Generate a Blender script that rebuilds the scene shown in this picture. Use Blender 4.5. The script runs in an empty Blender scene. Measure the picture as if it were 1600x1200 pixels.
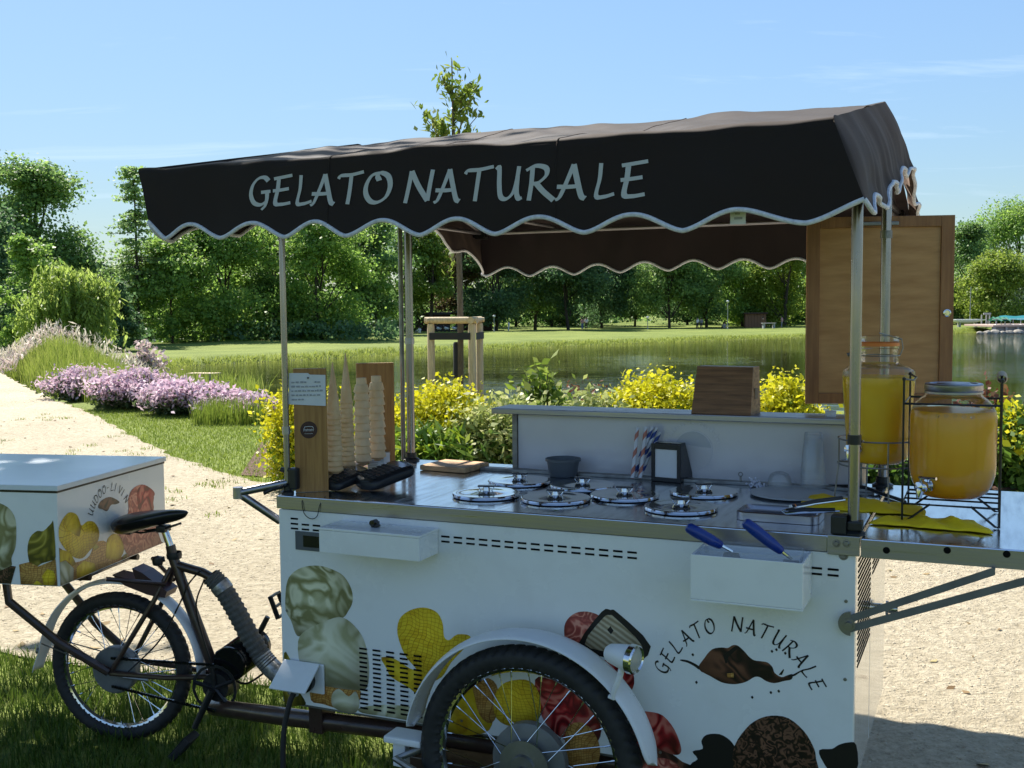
import bpy, bmesh, math, random
import numpy as np
from mathutils import Vector, Matrix, noise
from mathutils.geometry import tessellate_polygon
random.seed(7); RNG = np.random.default_rng(11)
R = math.radians
C = bpy.context.scene.collection

# ------------------------------------------------------------------ camera, sky, sun, exposure
EYE = 1.58; FOC = 1707.83; PITCH = 0.0691455; ROLL = 0.0089422
cam_d = bpy.data.cameras.new('camera'); cam = bpy.data.objects.new('camera', cam_d); C.objects.link(cam)
cam_d.sensor_width = 36.0; cam_d.lens = 36.0 * FOC / 1600.0; cam_d.clip_start = 0.05; cam_d.clip_end = 3000
cam.matrix_world = Matrix.Translation((0, 0, EYE)) @ Matrix.Rotation(math.pi/2 - PITCH, 4, 'X') @ Matrix.Rotation(-ROLL, 4, 'Z')
bpy.context.scene.camera = cam
SUN_AZ = R(-30.0)      # left of straight ahead (the sun stands behind the cart, to the left)
SUN_EL = R(48.0)
SUN_E, SKY_S, EXPO = 5.0, 0.094, 1.06
vs = bpy.context.scene.view_settings
vs.view_transform = 'Standard'; vs.look = 'None'; vs.gamma = 1.0; vs.exposure = EXPO; vs.use_curve_mapping = False
world = bpy.data.worlds.new('World'); bpy.context.scene.world = world; world.use_nodes = True
wn = world.node_tree; wn.nodes.clear()
def _n(t, typ, **kw):
    n = t.nodes.new(typ)
    for k, v in kw.items(): setattr(n, k, v)
    return n
wo = _n(wn, 'ShaderNodeOutputWorld'); wb = _n(wn, 'ShaderNodeBackground')
sk = _n(wn, 'ShaderNodeTexSky'); sk.sky_type = 'NISHITA'; sk.sun_disc = False
sk.sun_elevation = SUN_EL; sk.sun_rotation = SUN_AZ; sk.air_density = 1.0; sk.dust_density = 0.25; sk.ozone_density = 2.2
# thin cirrus over the whole sky
tc = _n(wn, 'ShaderNodeTexCoord'); sp = _n(wn, 'ShaderNodeSeparateXYZ'); wn.links.new(tc.outputs['Generated'], sp.inputs[0])
mz = _n(wn, 'ShaderNodeMath', operation='MAXIMUM'); wn.links.new(sp.outputs['Z'], mz.inputs[0]); mz.inputs[1].default_value = 0.03
ad = _n(wn, 'ShaderNodeMath', operation='ADD'); wn.links.new(mz.outputs[0], ad.inputs[0]); ad.inputs[1].default_value = 0.12
dx = _n(wn, 'ShaderNodeMath', operation='DIVIDE'); wn.links.new(sp.outputs['X'], dx.inputs[0]); wn.links.new(ad.outputs[0], dx.inputs[1])
dy = _n(wn, 'ShaderNodeMath', operation='DIVIDE'); wn.links.new(sp.outputs['Y'], dy.inputs[0]); wn.links.new(ad.outputs[0], dy.inputs[1])
cb = _n(wn, 'ShaderNodeCombineXYZ'); wn.links.new(dx.outputs[0], cb.inputs[0]); wn.links.new(dy.outputs[0], cb.inputs[1])
mp = _n(wn, 'ShaderNodeMapping'); wn.links.new(cb.outputs[0], mp.inputs[0])
mp.inputs['Rotation'].default_value = (0, 0, R(24)); mp.inputs['Scale'].default_value = (0.55, 2.3, 1); mp.inputs['Location'].default_value = (0.35, 1.2, 0)
n1 = _n(wn, 'ShaderNodeTexNoise'); n1.inputs['Scale'].default_value = 1.5; n1.inputs['Detail'].default_value = 9; n1.inputs['Roughness'].default_value = 0.62
n1.inputs['Distortion'].default_value = 0.5
wn.links.new(mp.outputs[0], n1.inputs['Vector'])
rp = _n(wn, 'ShaderNodeValToRGB'); wn.links.new(n1.outputs['Fac'], rp.inputs[0])
rp.color_ramp.elements[0].position = 0.57; rp.color_ramp.elements[0].color = (0, 0, 0, 1)
rp.color_ramp.elements[1].position = 0.86; rp.color_ramp.elements[1].color = (0.55, 0.55, 0.55, 1)
# soften the glare round the sun: radiance / (1 + luminance/3), a touch bluer
bw = _n(wn, 'ShaderNodeRGBToBW'); wn.links.new(sk.outputs[0], bw.inputs[0])
m1 = _n(wn, 'ShaderNodeMath', operation='MULTIPLY_ADD'); wn.links.new(bw.outputs[0], m1.inputs[0]); m1.inputs[1].default_value = 1/3.4; m1.inputs[2].default_value = 1.0
m2 = _n(wn, 'ShaderNodeMath', operation='DIVIDE'); m2.inputs[0].default_value = 1.54; wn.links.new(m1.outputs[0], m2.inputs[1])
sc_ = _n(wn, 'ShaderNodeVectorMath', operation='SCALE'); wn.links.new(sk.outputs[0], sc_.inputs[0]); wn.links.new(m2.outputs[0], sc_.inputs['Scale'])
tn_ = _n(wn, 'ShaderNodeVectorMath', operation='MULTIPLY'); wn.links.new(sc_.outputs[0], tn_.inputs[0]); tn_.inputs[1].default_value = (0.98, 1.06, 1.10)
mx = _n(wn, 'ShaderNodeMixRGB'); wn.links.new(rp.outputs[0], mx.inputs[0]); wn.links.new(tn_.outputs[0], mx.inputs[1])
mx.inputs[2].default_value = (4.6, 5.6, 6.6, 1)
wn.links.new(mx.outputs[0], wb.inputs[0]); wb.inputs[1].default_value = SKY_S; wn.links.new(wb.outputs[0], wo.inputs[0])
sun_d = bpy.data.lights.new('sun', 'SUN'); sun = bpy.data.objects.new('sun', sun_d); C.objects.link(sun)
sun_d.energy = SUN_E; sun_d.angle = R(0.53); sun_d.color = (1.0, 0.95, 0.86)
SUNV = Vector((math.sin(SUN_AZ)*math.cos(SUN_EL), math.cos(SUN_AZ)*math.cos(SUN_EL), math.sin(SUN_EL)))
sun.rotation_euler = SUNV.to_track_quat('Z', 'Y').to_euler(); sun.location = (-10, 20, 30)
bpy.context.scene.cycles.max_bounces = 10; bpy.context.scene.cycles.transparent_max_bounces = 48

# ------------------------------------------------------------------ where things stand (the photograph measured back onto real planes)
CX, CY, YAW = -0.71178, 3.40651, 0.414275
CS, SN = math.cos(YAW), math.sin(YAW)
def ray(px, py):
    X0 = px-800; Y0 = 600-py; cr, sr = math.cos(ROLL), math.sin(ROLL)
    X = X0*cr+Y0*sr; Y = -X0*sr+Y0*cr; cp, sp_ = math.cos(PITCH), math.sin(PITCH)
    return (X/FOC, cp+Y/FOC*sp_, -sp_+Y/FOC*cp)
def _hit(px, py, n, k):
    d = ray(px, py); t = (k - EYE*n[2]) / (d[0]*n[0]+d[1]*n[1]+d[2]*n[2])
    return (d[0]*t, d[1]*t, EYE+d[2]*t)
def to_cart(P): return ((P[0]-CX)*CS-(P[1]-CY)*SN, (P[0]-CX)*SN+(P[1]-CY)*CS, P[2])
def from_cart(p): return (CX+p[0]*CS+p[1]*SN, CY-p[0]*SN+p[1]*CS, p[2])
def LY(px, py, y):                       # point on the cart's own plane y = const -> (x, z)
    p = to_cart(_hit(px, py, (SN, CS, 0), y + CX*SN + CY*CS)); return (p[0], p[2])
def LZ(px, py, z):                       # cart coordinates of a point at height z
    p = to_cart(_hit(px, py, (0, 0, 1), z)); return (p[0], p[1])
def WY(px, py, Y): return Vector(_hit(px, py, (0, 1, 0), Y))
def WZ(px, py, z=0.0): return Vector(_hit(px, py, (0, 0, 1), z))

# ------------------------------------------------------------------ materials
MAT = {}
def mat(name, col=(0.5, 0.5, 0.5), rough=0.5, metal=0.0, spec=0.5, trans=0.0, ior=1.45, coat=0.0, bump=None, var=None, transl=0.0, aniso=None, alpha=1.0, tint=None, dirt=None):
    """bump=(scale,strength,dist) ; var=(scale,col2,lo,hi,stretch) ; tint=(colA,colB) by the face attribute"""
    m = bpy.data.materials.new(name); m.use_nodes = True; t = m.node_tree; t.nodes.clear(); MAT[name] = m
    out = _n(t, 'ShaderNodeOutputMaterial'); b = _n(t, 'ShaderNodeBsdfPrincipled'); L = t.links.new
    b.inputs['Base Color'].default_value = (*col, 1); b.inputs['Roughness'].default_value = rough; b.inputs['Metallic'].default_value = metal
    b.inputs['Specular IOR Level'].default_value = spec; b.inputs['Transmission Weight'].default_value = trans; b.inputs['IOR'].default_value = ior
    b.inputs['Coat Weight'].default_value = coat; b.inputs['Coat Roughness'].default_value = 0.08; b.inputs['Alpha'].default_value = alpha
    tcn = _n(t, 'ShaderNodeTexCoord'); csock = None
    if tint:
        at = _n(t, 'ShaderNodeAttribute'); at.attribute_name = 'tint'
        r = _n(t, 'ShaderNodeValToRGB'); L(at.outputs['Fac'], r.inputs[0])
        r.color_ramp.elements[0].color = (*tint[0], 1); r.color_ramp.elements[1].color = (*tint[-1], 1)
        for i, cc in enumerate(tint[1:-1]):
            e = r.color_ramp.elements.new((i+1)/(len(tint)-1)); e.color = (*cc, 1)
        csock = r.outputs[0]
    if var:
        sc, c2, lo, hi, st = var
        mpn = _n(t, 'ShaderNodeMapping'); L(tcn.outputs['Object'], mpn.inputs[0]); mpn.inputs['Scale'].default_value = st
        nz = _n(t, 'ShaderNodeTexNoise'); nz.inputs['Scale'].default_value = sc; nz.inputs['Detail'].default_value = 6; nz.inputs['Roughness'].default_value = 0.6
        L(mpn.outputs[0], nz.inputs['Vector'])
        mr = _n(t, 'ShaderNodeMapRange'); L(nz.outputs['Fac'], mr.inputs[0]); mr.inputs[1].default_value = lo; mr.inputs[2].default_value = hi
        mxn = _n(t, 'ShaderNodeMixRGB'); L(mr.outputs[0], mxn.inputs[0]); mxn.inputs[1].default_value = (*col, 1); mxn.inputs[2].default_value = (*c2, 1)
        if csock: L(csock, mxn.inputs[1])
        csock = mxn.outputs[0]
        mr2 = _n(t, 'ShaderNodeMapRange'); L(nz.outputs['Fac'], mr2.inputs[0]); mr2.inputs[3].default_value = max(0, rough-0.07); mr2.inputs[4].default_value = min(1, rough+0.12)
        mr2.inputs[1].default_value = 0.3; mr2.inputs[2].default_value = 0.7; L(mr2.outputs[0], b.inputs['Roughness'])
    if dirt:
        nz2 = _n(t, 'ShaderNodeTexNoise'); nz2.inputs['Scale'].default_value = dirt[0]; nz2.inputs['Detail'].default_value = 8; L(tcn.outputs['Object'], nz2.inputs['Vector'])
        mr3 = _n(t, 'ShaderNodeMapRange'); L(nz2.outputs['Fac'], mr3.inputs[0]); mr3.inputs[1].default_value = 0.52; mr3.inputs[2].default_value = 0.8
        mr3.inputs[4].default_value = dirt[2]
        mx2 = _n(t, 'ShaderNodeMixRGB'); L(mr3.outputs[0], mx2.inputs[0]); mx2.inputs[2].default_value = (*dirt[1], 1)
        if csock: L(csock, mx2.inputs[1])
        else: mx2.inputs[1].default_value = (*col, 1)
        csock = mx2.outputs[0]
    if csock: L(csock, b.inputs['Base Color'])
    if bump:
        nb = _n(t, 'ShaderNodeTexNoise'); nb.inputs['Scale'].default_value = bump[0]; nb.inputs['Detail'].default_value = 5
        if len(bump) > 3:
            mb_ = _n(t, 'ShaderNodeMapping'); L(tcn.outputs['Object'], mb_.inputs[0]); mb_.inputs['Scale'].default_value = bump[3]; L(mb_.outputs[0], nb.inputs['Vector'])
        else: L(tcn.outputs['Object'], nb.inputs['Vector'])
        bp = _n(t, 'ShaderNodeBump'); bp.inputs['Strength'].default_value = bump[1]; bp.inputs['Distance'].default_value = bump[2]
        L(nb.outputs['Fac'], bp.inputs['Height']); L(bp.outputs[0], b.inputs['Normal'])
    if name == 'fabric': b.inputs['Sheen Weight'].default_value = 0.22; b.inputs['Sheen Roughness'].default_value = 0.4; b.inputs['Sheen Tint'].default_value = (.92, .68, .56, 1)
    if transl > 0:
        tr = _n(t, 'ShaderNodeBsdfTranslucent'); ms = _n(t, 'ShaderNodeMixShader'); ms.inputs[0].default_value = transl
        if csock: L(csock, tr.inputs[0])
        else: tr.inputs[0].default_value = (*col, 1)
        L(b.outputs[0], ms.inputs[1]); L(tr.outputs[0], ms.inputs[2]); L(ms.outputs[0], out.inputs[0])
    else: L(b.outputs[0], out.inputs[0])
    return m

mat('white_panel', (0.82, 0.83, 0.83), 0.22, spec=0.5, coat=0.25, var=(3.0, (0.77, 0.785, 0.785), 0.35, 0.75, (1, 1, 1)), dirt=(9, (0.45, 0.43, 0.40), 0.18))
mat('side_panel', (0.74, 0.74, 0.72), 0.10, spec=0.6, coat=0.8, bump=(9, 0.25, 0.01, (1, 1, 0.25)))
mat('white_plastic', (0.78, 0.79, 0.82), 0.3, var=(12, (0.7, 0.71, 0.73), 0.4, 0.8, (1, 1, 1)))
mat('steel', (0.37, 0.365, 0.40), 0.34, metal=1.0, var=(14, (0.32, 0.315, 0.35), 0.35, 0.7, (0.3, 12, 12)), bump=(60, 0.05, 0.002, (0.5, 10, 1)))
mat('counter_steel', (0.62, 0.65, 0.70), 0.13, metal=1.0, var=(7, (0.52, 0.54, 0.58), 0.3, 0.75, (6, 0.7, 1)), bump=(7, 0.02, 0.002))
mat('chrome', (0.66, 0.66, 0.67), 0.09, metal=1.0)
mat('post_steel', (0.30, 0.285, 0.30), 0.25, metal=1.0, var=(20, (0.24, 0.23, 0.24), 0.3, 0.8, (1, 1, .2)))
mat('dull_steel', (0.28, 0.28, 0.27), 0.42, metal=0.9, var=(20, (0.2, 0.19, 0.18), 0.4, 0.7, (1, 1, 1)))
mat('grey_paint', (0.16, 0.165, 0.16), 0.38, var=(18, (0.12, 0.12, 0.115), 0.4, 0.7, (1, 1, 1)))
mat('brown_paint', (0.055, 0.030, 0.024), 0.32, coat=0.3, var=(25, (0.035, 0.022, 0.018), 0.35, 0.75, (1, 1, 1)), dirt=(14, (0.16, 0.13, 0.10), 0.25))
mat('rubber', (0.018, 0.018, 0.019), 0.62, var=(30, (0.035, 0.034, 0.032), 0.45, 0.8, (1, 1, 1)), bump=(120, 0.2, 0.002))
mat('black_plastic', (0.012, 0.013, 0.015), 0.38, var=(40, (0.022, 0.022, 0.024), 0.4, 0.8, (1, 1, 1)))
mat('black_gloss', (0.008, 0.008, 0.009), 0.16, coat=0.5)
mat('slot_dark', (0.006, 0.006, 0.006), 0.8, spec=0.1)
mat('saddle_black', (0.010, 0.010, 0.012), 0.30, coat=0.2, bump=(200, 0.15, 0.001))
mat('fabric', (0.0180, 0.0130, 0.0130), 0.72, spec=0.25, var=(5, (0.025, 0.0175, 0.0165), 0.3, 0.75, (1, 1, 1)), bump=(420, 0.25, 0.0008), transl=0.10)
mat('trim', (0.70, 0.71, 0.80), 0.7, var=(70, (0.5, 0.51, 0.6), 0.4, 0.7, (1, 1, 1)))
mat('lettering', (0.48, 0.49, 0.50), 0.7)
mat('print_black', (0.012, 0.010, 0.010), 0.35)
mat('bamboo', (0.40, 0.205, 0.06), 0.42, var=(6, (0.27, 0.125, 0.032), 0.38, 0.66, (16, 16, 0.9)), bump=(30, 0.08, 0.002, (8, 8, 0.5)))
mat('bamboo_flat', (0.46, 0.29, 0.15), 0.45, var=(6, (0.33, 0.20, 0.09), 0.38, 0.66, (1.2, 14, 14)), bump=(30, 0.08, 0.002, (0.6, 8, 8)))
mat('walnut_block', (0.30, 0.135, 0.04), 0.36, var=(5, (0.13, 0.052, 0.015), 0.36, 0.66, (1.2, 10, 16)), bump=(24, 0.08, 0.002, (0.6, 8, 10)))
mat('oak_frame', (0.36, 0.160, 0.055), 0.45, var=(5, (0.24, 0.10, 0.034), 0.36, 0.66, (14, 14, 0.9)), bump=(24, 0.1, 0.002, (9, 9, 0.6)))
mat('oak_panel', (0.58, 0.30, 0.11), 0.45, var=(4, (0.44, 0.21, 0.07), 0.34, 0.68, (1.6, 2, 9)), bump=(26, 0.12, 0.002, (1.4, 2, 8)))
mat('cutting_wood', (0.70, 0.44, 0.22), 0.6, var=(6, (0.32, 0.19, 0.10), 0.36, 0.7, (1.5, 9, 9)))
mat('stake_wood', (0.66, 0.52, 0.32), 0.75, var=(6, (0.46, 0.36, 0.22), 0.35, 0.7, (10, 10, 1.2)), bump=(18, 0.3, 0.004, (8, 8, 1)))
mat('strap', (0.02, 0.022, 0.024), 0.7)
mat('wafer', (0.90, 0.64, 0.36), 0.72, var=(26, (0.78, 0.50, 0.25), 0.35, 0.7, (1, 1, 1)), bump=(90, 0.4, 0.003), transl=0.12)
mat('wafer_pale', (0.92, 0.70, 0.44), 0.75, var=(22, (0.82, 0.58, 0.33), 0.35, 0.7, (1, 1, 1)), bump=(120, 0.25, 0.002), transl=0.12)
mat('paper', (0.70, 0.71, 0.72), 0.8, var=(9, (0.62, 0.63, 0.64), 0.3, 0.8, (1, 1, 1)))
mat('ink_grey', (0.34, 0.35, 0.37), 0.8)
mat('sticker_brown', (0.045, 0.014, 0.014), 0.4)
def thin_clear(name):
    m = bpy.data.materials.new(name); m.use_nodes = True; t = m.node_tree; t.nodes.clear(); MAT[name] = m; L = t.links.new
    o = _n(t, 'ShaderNodeOutputMaterial'); ms = _n(t, 'ShaderNodeMixShader'); tr = _n(t, 'ShaderNodeBsdfTransparent'); tr.inputs[0].default_value = (.975, .98, .985, 1); gl = _n(t, 'ShaderNodeBsdfGlossy'); gl.inputs['Roughness'].default_value = .06
    lw = _n(t, 'ShaderNodeFresnel'); lw.inputs[0].default_value = 1.38; mr = _n(t, 'ShaderNodeMapRange'); L(lw.outputs[0], mr.inputs[0]); mr.inputs[3].default_value = .0; mr.inputs[4].default_value = .45 if name == 'clear_plastic' else .7
    df = _n(t, 'ShaderNodeBsdfDiffuse'); df.inputs[0].default_value = (.9, .92, .94, 1); m0 = _n(t, 'ShaderNodeMixShader'); m0.inputs[0].default_value = .15 if name == 'clear_plastic' else .012; L(tr.outputs[0], m0.inputs[1]); L(df.outputs[0], m0.inputs[2])
    L(mr.outputs[0], ms.inputs[0]); L(m0.outputs[0], ms.inputs[1]); L(gl.outputs[0], ms.inputs[2]); L(ms.outputs[0], o.inputs[0])
thin_clear('clear_plastic'); thin_clear('glass')
mat('blue_plastic', (0.006, 0.035, 0.26), 0.3, coat=0.2, var=(20, (0.005, 0.022, 0.18), 0.4, 0.8, (1, 1, 1)))
mat('tub_grey', (0.10, 0.115, 0.13), 0.45, var=(20, (0.085, 0.095, 0.11), 0.4, 0.7, (1, 1, 1)))
mat('yellow_cloth', (0.98, 0.70, 0.012), 0.8, var=(14, (0.90, 0.58, 0.01), 0.35, 0.7, (1, 1, 1)), bump=(260, 0.4, 0.001), transl=0.06)
mat('orange_seal', (0.75, 0.20, 0.03), 0.4)
mat('wire_black', (0.010, 0.010, 0.010), 0.35)
mat('handle_wood', (0.48, 0.36, 0.22), 0.6, var=(10, (0.34, 0.24, 0.14), 0.4, 0.7, (2, 9, 9)))
mat('straw_red', (0.45, 0.16, 0.11), 0.5); mat('straw_blue', (0.02, 0.055, 0.24), 0.5); mat('straw_white', (0.62, 0.62, 0.64), 0.5)
mat('tape', (0.075, 0.075, 0.072), 0.7, var=(60, (0.12, 0.12, 0.115), 0.4, 0.7, (1, 1, 1)))
mat('silver_tape', (0.42, 0.42, 0.42), 0.35, metal=0.6, var=(30, (0.2, 0.2, 0.2), 0.45, 0.6, (1, 1, 1)))
mat('lens', (0.9, 0.9, 0.8), 0.1, trans=0.6)
mat('purple_mudguard', (0.060, 0.028, 0.034), 0.4)
mat('seal_grey', (0.45, 0.46, 0.48), 0.5)
mat('lid_top', (0.72, 0.76, 0.80), 0.3, coat=0.3, var=(2, (0.64, 0.68, 0.72), 0.3, 0.7, (1, 1, 1)))
mat('plate', (0.42, 0.43, 0.44), 0.3)
mat('shelf_panel', (0.66, 0.64, 0.67), 0.2, coat=0.4, var=(2.2, (0.55, 0.54, 0.57), 0.3, 0.75, (1, 1, 1)), bump=(30, 0.06, 0.004, (1, 1, 0.2)))
mat('emboss', (0.62, 0.61, 0.64), 0.3); mat('emboss_dark', (0.47, 0.48, 0.51), 0.3)
# prints
def print_mat(name, c1, c2, c3, scale, dist, wave=False, st=(1, 1, 1)):
    m = bpy.data.materials.new(name); m.use_nodes = True; t = m.node_tree; b = t.nodes['Principled BSDF']; L = t.links.new; MAT[name] = m
    b.inputs['Roughness'].default_value = 0.3; b.inputs['Coat Weight'].default_value = 0.2
    tcn = _n(t, 'ShaderNodeTexCoord'); mpn = _n(t, 'ShaderNodeMapping'); L(tcn.outputs['Object'], mpn.inputs[0]); mpn.inputs['Scale'].default_value = st
    if wave == 'ridge':
        x = _n(t, 'ShaderNodeTexNoise'); x.inputs['Scale'].default_value = scale; x.inputs['Detail'].default_value = 2.2; x.inputs['Roughness'].default_value = .45; x.inputs['Distortion'].default_value = dist
    elif wave == 'weave':
        x = _n(t, 'ShaderNodeTexBrick'); x.inputs['Scale'].default_value = scale; x.inputs['Mortar Size'].default_value = .035; x.inputs['Mortar Smooth'].default_value = .9; x.inputs['Color1'].default_value = (.95, .95, .95, 1); x.inputs['Color2'].default_value = (.62, .62, .62, 1); x.inputs['Mortar'].default_value = (.22, .22, .22, 1); x.offset = 0; x.inputs['Brick Width'].default_value = .32; x.inputs['Row Height'].default_value = .28
        mpn.inputs['Rotation'].default_value = (R(90), R(38), 0)
    elif wave:
        x = _n(t, 'ShaderNodeTexWave'); x.inputs['Scale'].default_value = scale; x.inputs['Distortion'].default_value = dist; x.inputs['Detail'].default_value = 3; x.inputs['Detail Scale'].default_value = 1.1; x.inputs['Detail Roughness'].default_value = .65
        mpn.inputs['Rotation'].default_value = (0, R(wave), 0)
    else:
        x = _n(t, 'ShaderNodeTexNoise'); x.inputs['Scale'].default_value = scale; x.inputs['Detail'].default_value = 5; x.inputs['Distortion'].default_value = dist
    
    if wave == 'weave':
        dn = _n(t, 'ShaderNodeTexNoise'); dn.inputs['Scale'].default_value = 7; L(tcn.outputs['Object'], dn.inputs['Vector']); va = _n(t, 'ShaderNodeVectorMath', operation='MULTIPLY_ADD'); L(dn.outputs['Color'], va.inputs[0]); va.inputs[1].default_value = (.10, .10, .10); L(mpn.outputs[0], va.inputs[2]); L(va.outputs[0], x.inputs['Vector'])
    else: L(mpn.outputs[0], x.inputs['Vector'])
    xo = x.outputs[0]
    if wave == 'ridge':
        k1 = _n(t, 'ShaderNodeMath', operation='MULTIPLY'); L(x.outputs[0], k1.inputs[0]); k1.inputs[1].default_value = 4.6; k2 = _n(t, 'ShaderNodeMath', operation='PINGPONG'); L(k1.outputs[0], k2.inputs[0]); k2.inputs[1].default_value = .5
        k3 = _n(t, 'ShaderNodeMath', operation='MULTIPLY'); L(k2.outputs[0], k3.inputs[0]); k3.inputs[1].default_value = 2.0; xo = k3.outputs[0]
    x2 = _n(t, 'ShaderNodeTexNoise'); x2.inputs['Scale'].default_value = 9; x2.inputs['Detail'].default_value = 7; x2.inputs['Distortion'].default_value = 2.2; L(tcn.outputs['Object'], x2.inputs['Vector'])
    ad_ = _n(t, 'ShaderNodeMixRGB'); ad_.inputs[0].default_value = 0.40; L(xo, ad_.inputs[1]); L(x2.outputs['Fac'], ad_.inputs[2])
    r = _n(t, 'ShaderNodeValToRGB'); L(ad_.outputs[0], r.inputs[0]); e = r.color_ramp.elements
    e[0].position = 0.28; e[0].color = (*c1, 1); e[1].position = 0.72; e[1].color = (*c3, 1); k = e.new(0.5); k.color = (*c2, 1)
    # the printed photographs show rounded scoops: light upper left, dark rim, as ink on the film
    sg = _n(t, 'ShaderNodeSeparateXYZ'); L(tcn.outputs['Generated'], sg.inputs[0]); ds = []
    for ax_, c_ in (('X', .42), ('Y', .42), ('Z', .62)):
        s1 = _n(t, 'ShaderNodeMath', operation='SUBTRACT'); L(sg.outputs[ax_], s1.inputs[0]); s1.inputs[1].default_value = c_
        s2 = _n(t, 'ShaderNodeMath', operation='ABSOLUTE'); L(s1.outputs[0], s2.inputs[0]); ds.append(s2)
    mn = _n(t, 'ShaderNodeMath', operation='MINIMUM'); L(ds[0].outputs[0], mn.inputs[0]); L(ds[1].outputs[0], mn.inputs[1])
    cv = _n(t, 'ShaderNodeCombineXYZ'); L(mn.outputs[0], cv.inputs[0]); L(ds[2].outputs[0], cv.inputs[1]); ln = _n(t, 'ShaderNodeVectorMath', operation='LENGTH'); L(cv.outputs[0], ln.inputs[0])
    vr = _n(t, 'ShaderNodeValToRGB'); L(ln.outputs['Value'], vr.inputs[0]); q = vr.color_ramp.elements; q[0].position = .05; q[0].color = (1.16, 1.16, 1.14, 1); q[1].position = .66; q[1].color = (.42, .38, .34, 1); k = q.new(.36); k.color = (.94, .93, .91, 1)
    mv = _n(t, 'ShaderNodeMixRGB', blend_type='MULTIPLY'); mv.inputs[0].default_value = 1; L(r.outputs[0], mv.inputs[1]); L(vr.outputs[0], mv.inputs[2])
    L(mv.outputs[0], b.inputs['Base Color']); return m
print_mat('print_cream', (0.24, 0.23, 0.10), (0.46, 0.45, 0.27), (0.72, 0.70, 0.50), 7, 1.2, wave='ridge')
print_mat('print_cream_fold', (0.38, 0.37, 0.21), (0.54, 0.53, 0.36), (0.68, 0.67, 0.52), 4.5, 1.6, wave='ridge')
print_mat('print_yellow', (0.34, 0.16, 0.005), (0.66, 0.40, 0.010), (0.80, 0.58, 0.03), 26, 2.5, wave='weave')
print_mat('print_mango', (0.36, 0.14, 0.008), (0.68, 0.47, 0.02), (0.80, 0.64, 0.07), 14, 2.0)
print_mat('print_red', (0.14, 0.008, 0.010), (0.40, 0.022, 0.025), (0.58, 0.16, 0.12), 9, 1.0, wave='ridge')
print_mat('print_rose', (0.28, 0.05, 0.04), (0.46, 0.10, 0.075), (0.66, 0.28, 0.20), 20, .8, wave='ridge')
print_mat('print_waffle', (0.16, 0.05, 0.012), (0.36, 0.15, 0.03), (0.60, 0.35, 0.10), 36, 2.0, wave='weave')
print_mat('print_choc', (0.008, 0.004, 0.004), (0.035, 0.014, 0.010), (0.17, 0.08, 0.05), 42, .6, wave='ridge')
print_mat('print_chocbrown', (0.012, 0.006, 0.006), (0.050, 0.018, 0.014), (0.15, 0.06, 0.035), 7, 1.2, wave='ridge')
print_mat('print_beige', (0.25, 0.20, 0.12), (0.36, 0.29, 0.18), (0.48, 0.42, 0.30), 22, 2.0, wave=60)
print_mat('print_green', (0.10, 0.09, 0.01), (0.24, 0.20, 0.02), (0.40, 0.33, 0.06), 8, 1.0, wave='ridge')

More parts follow.
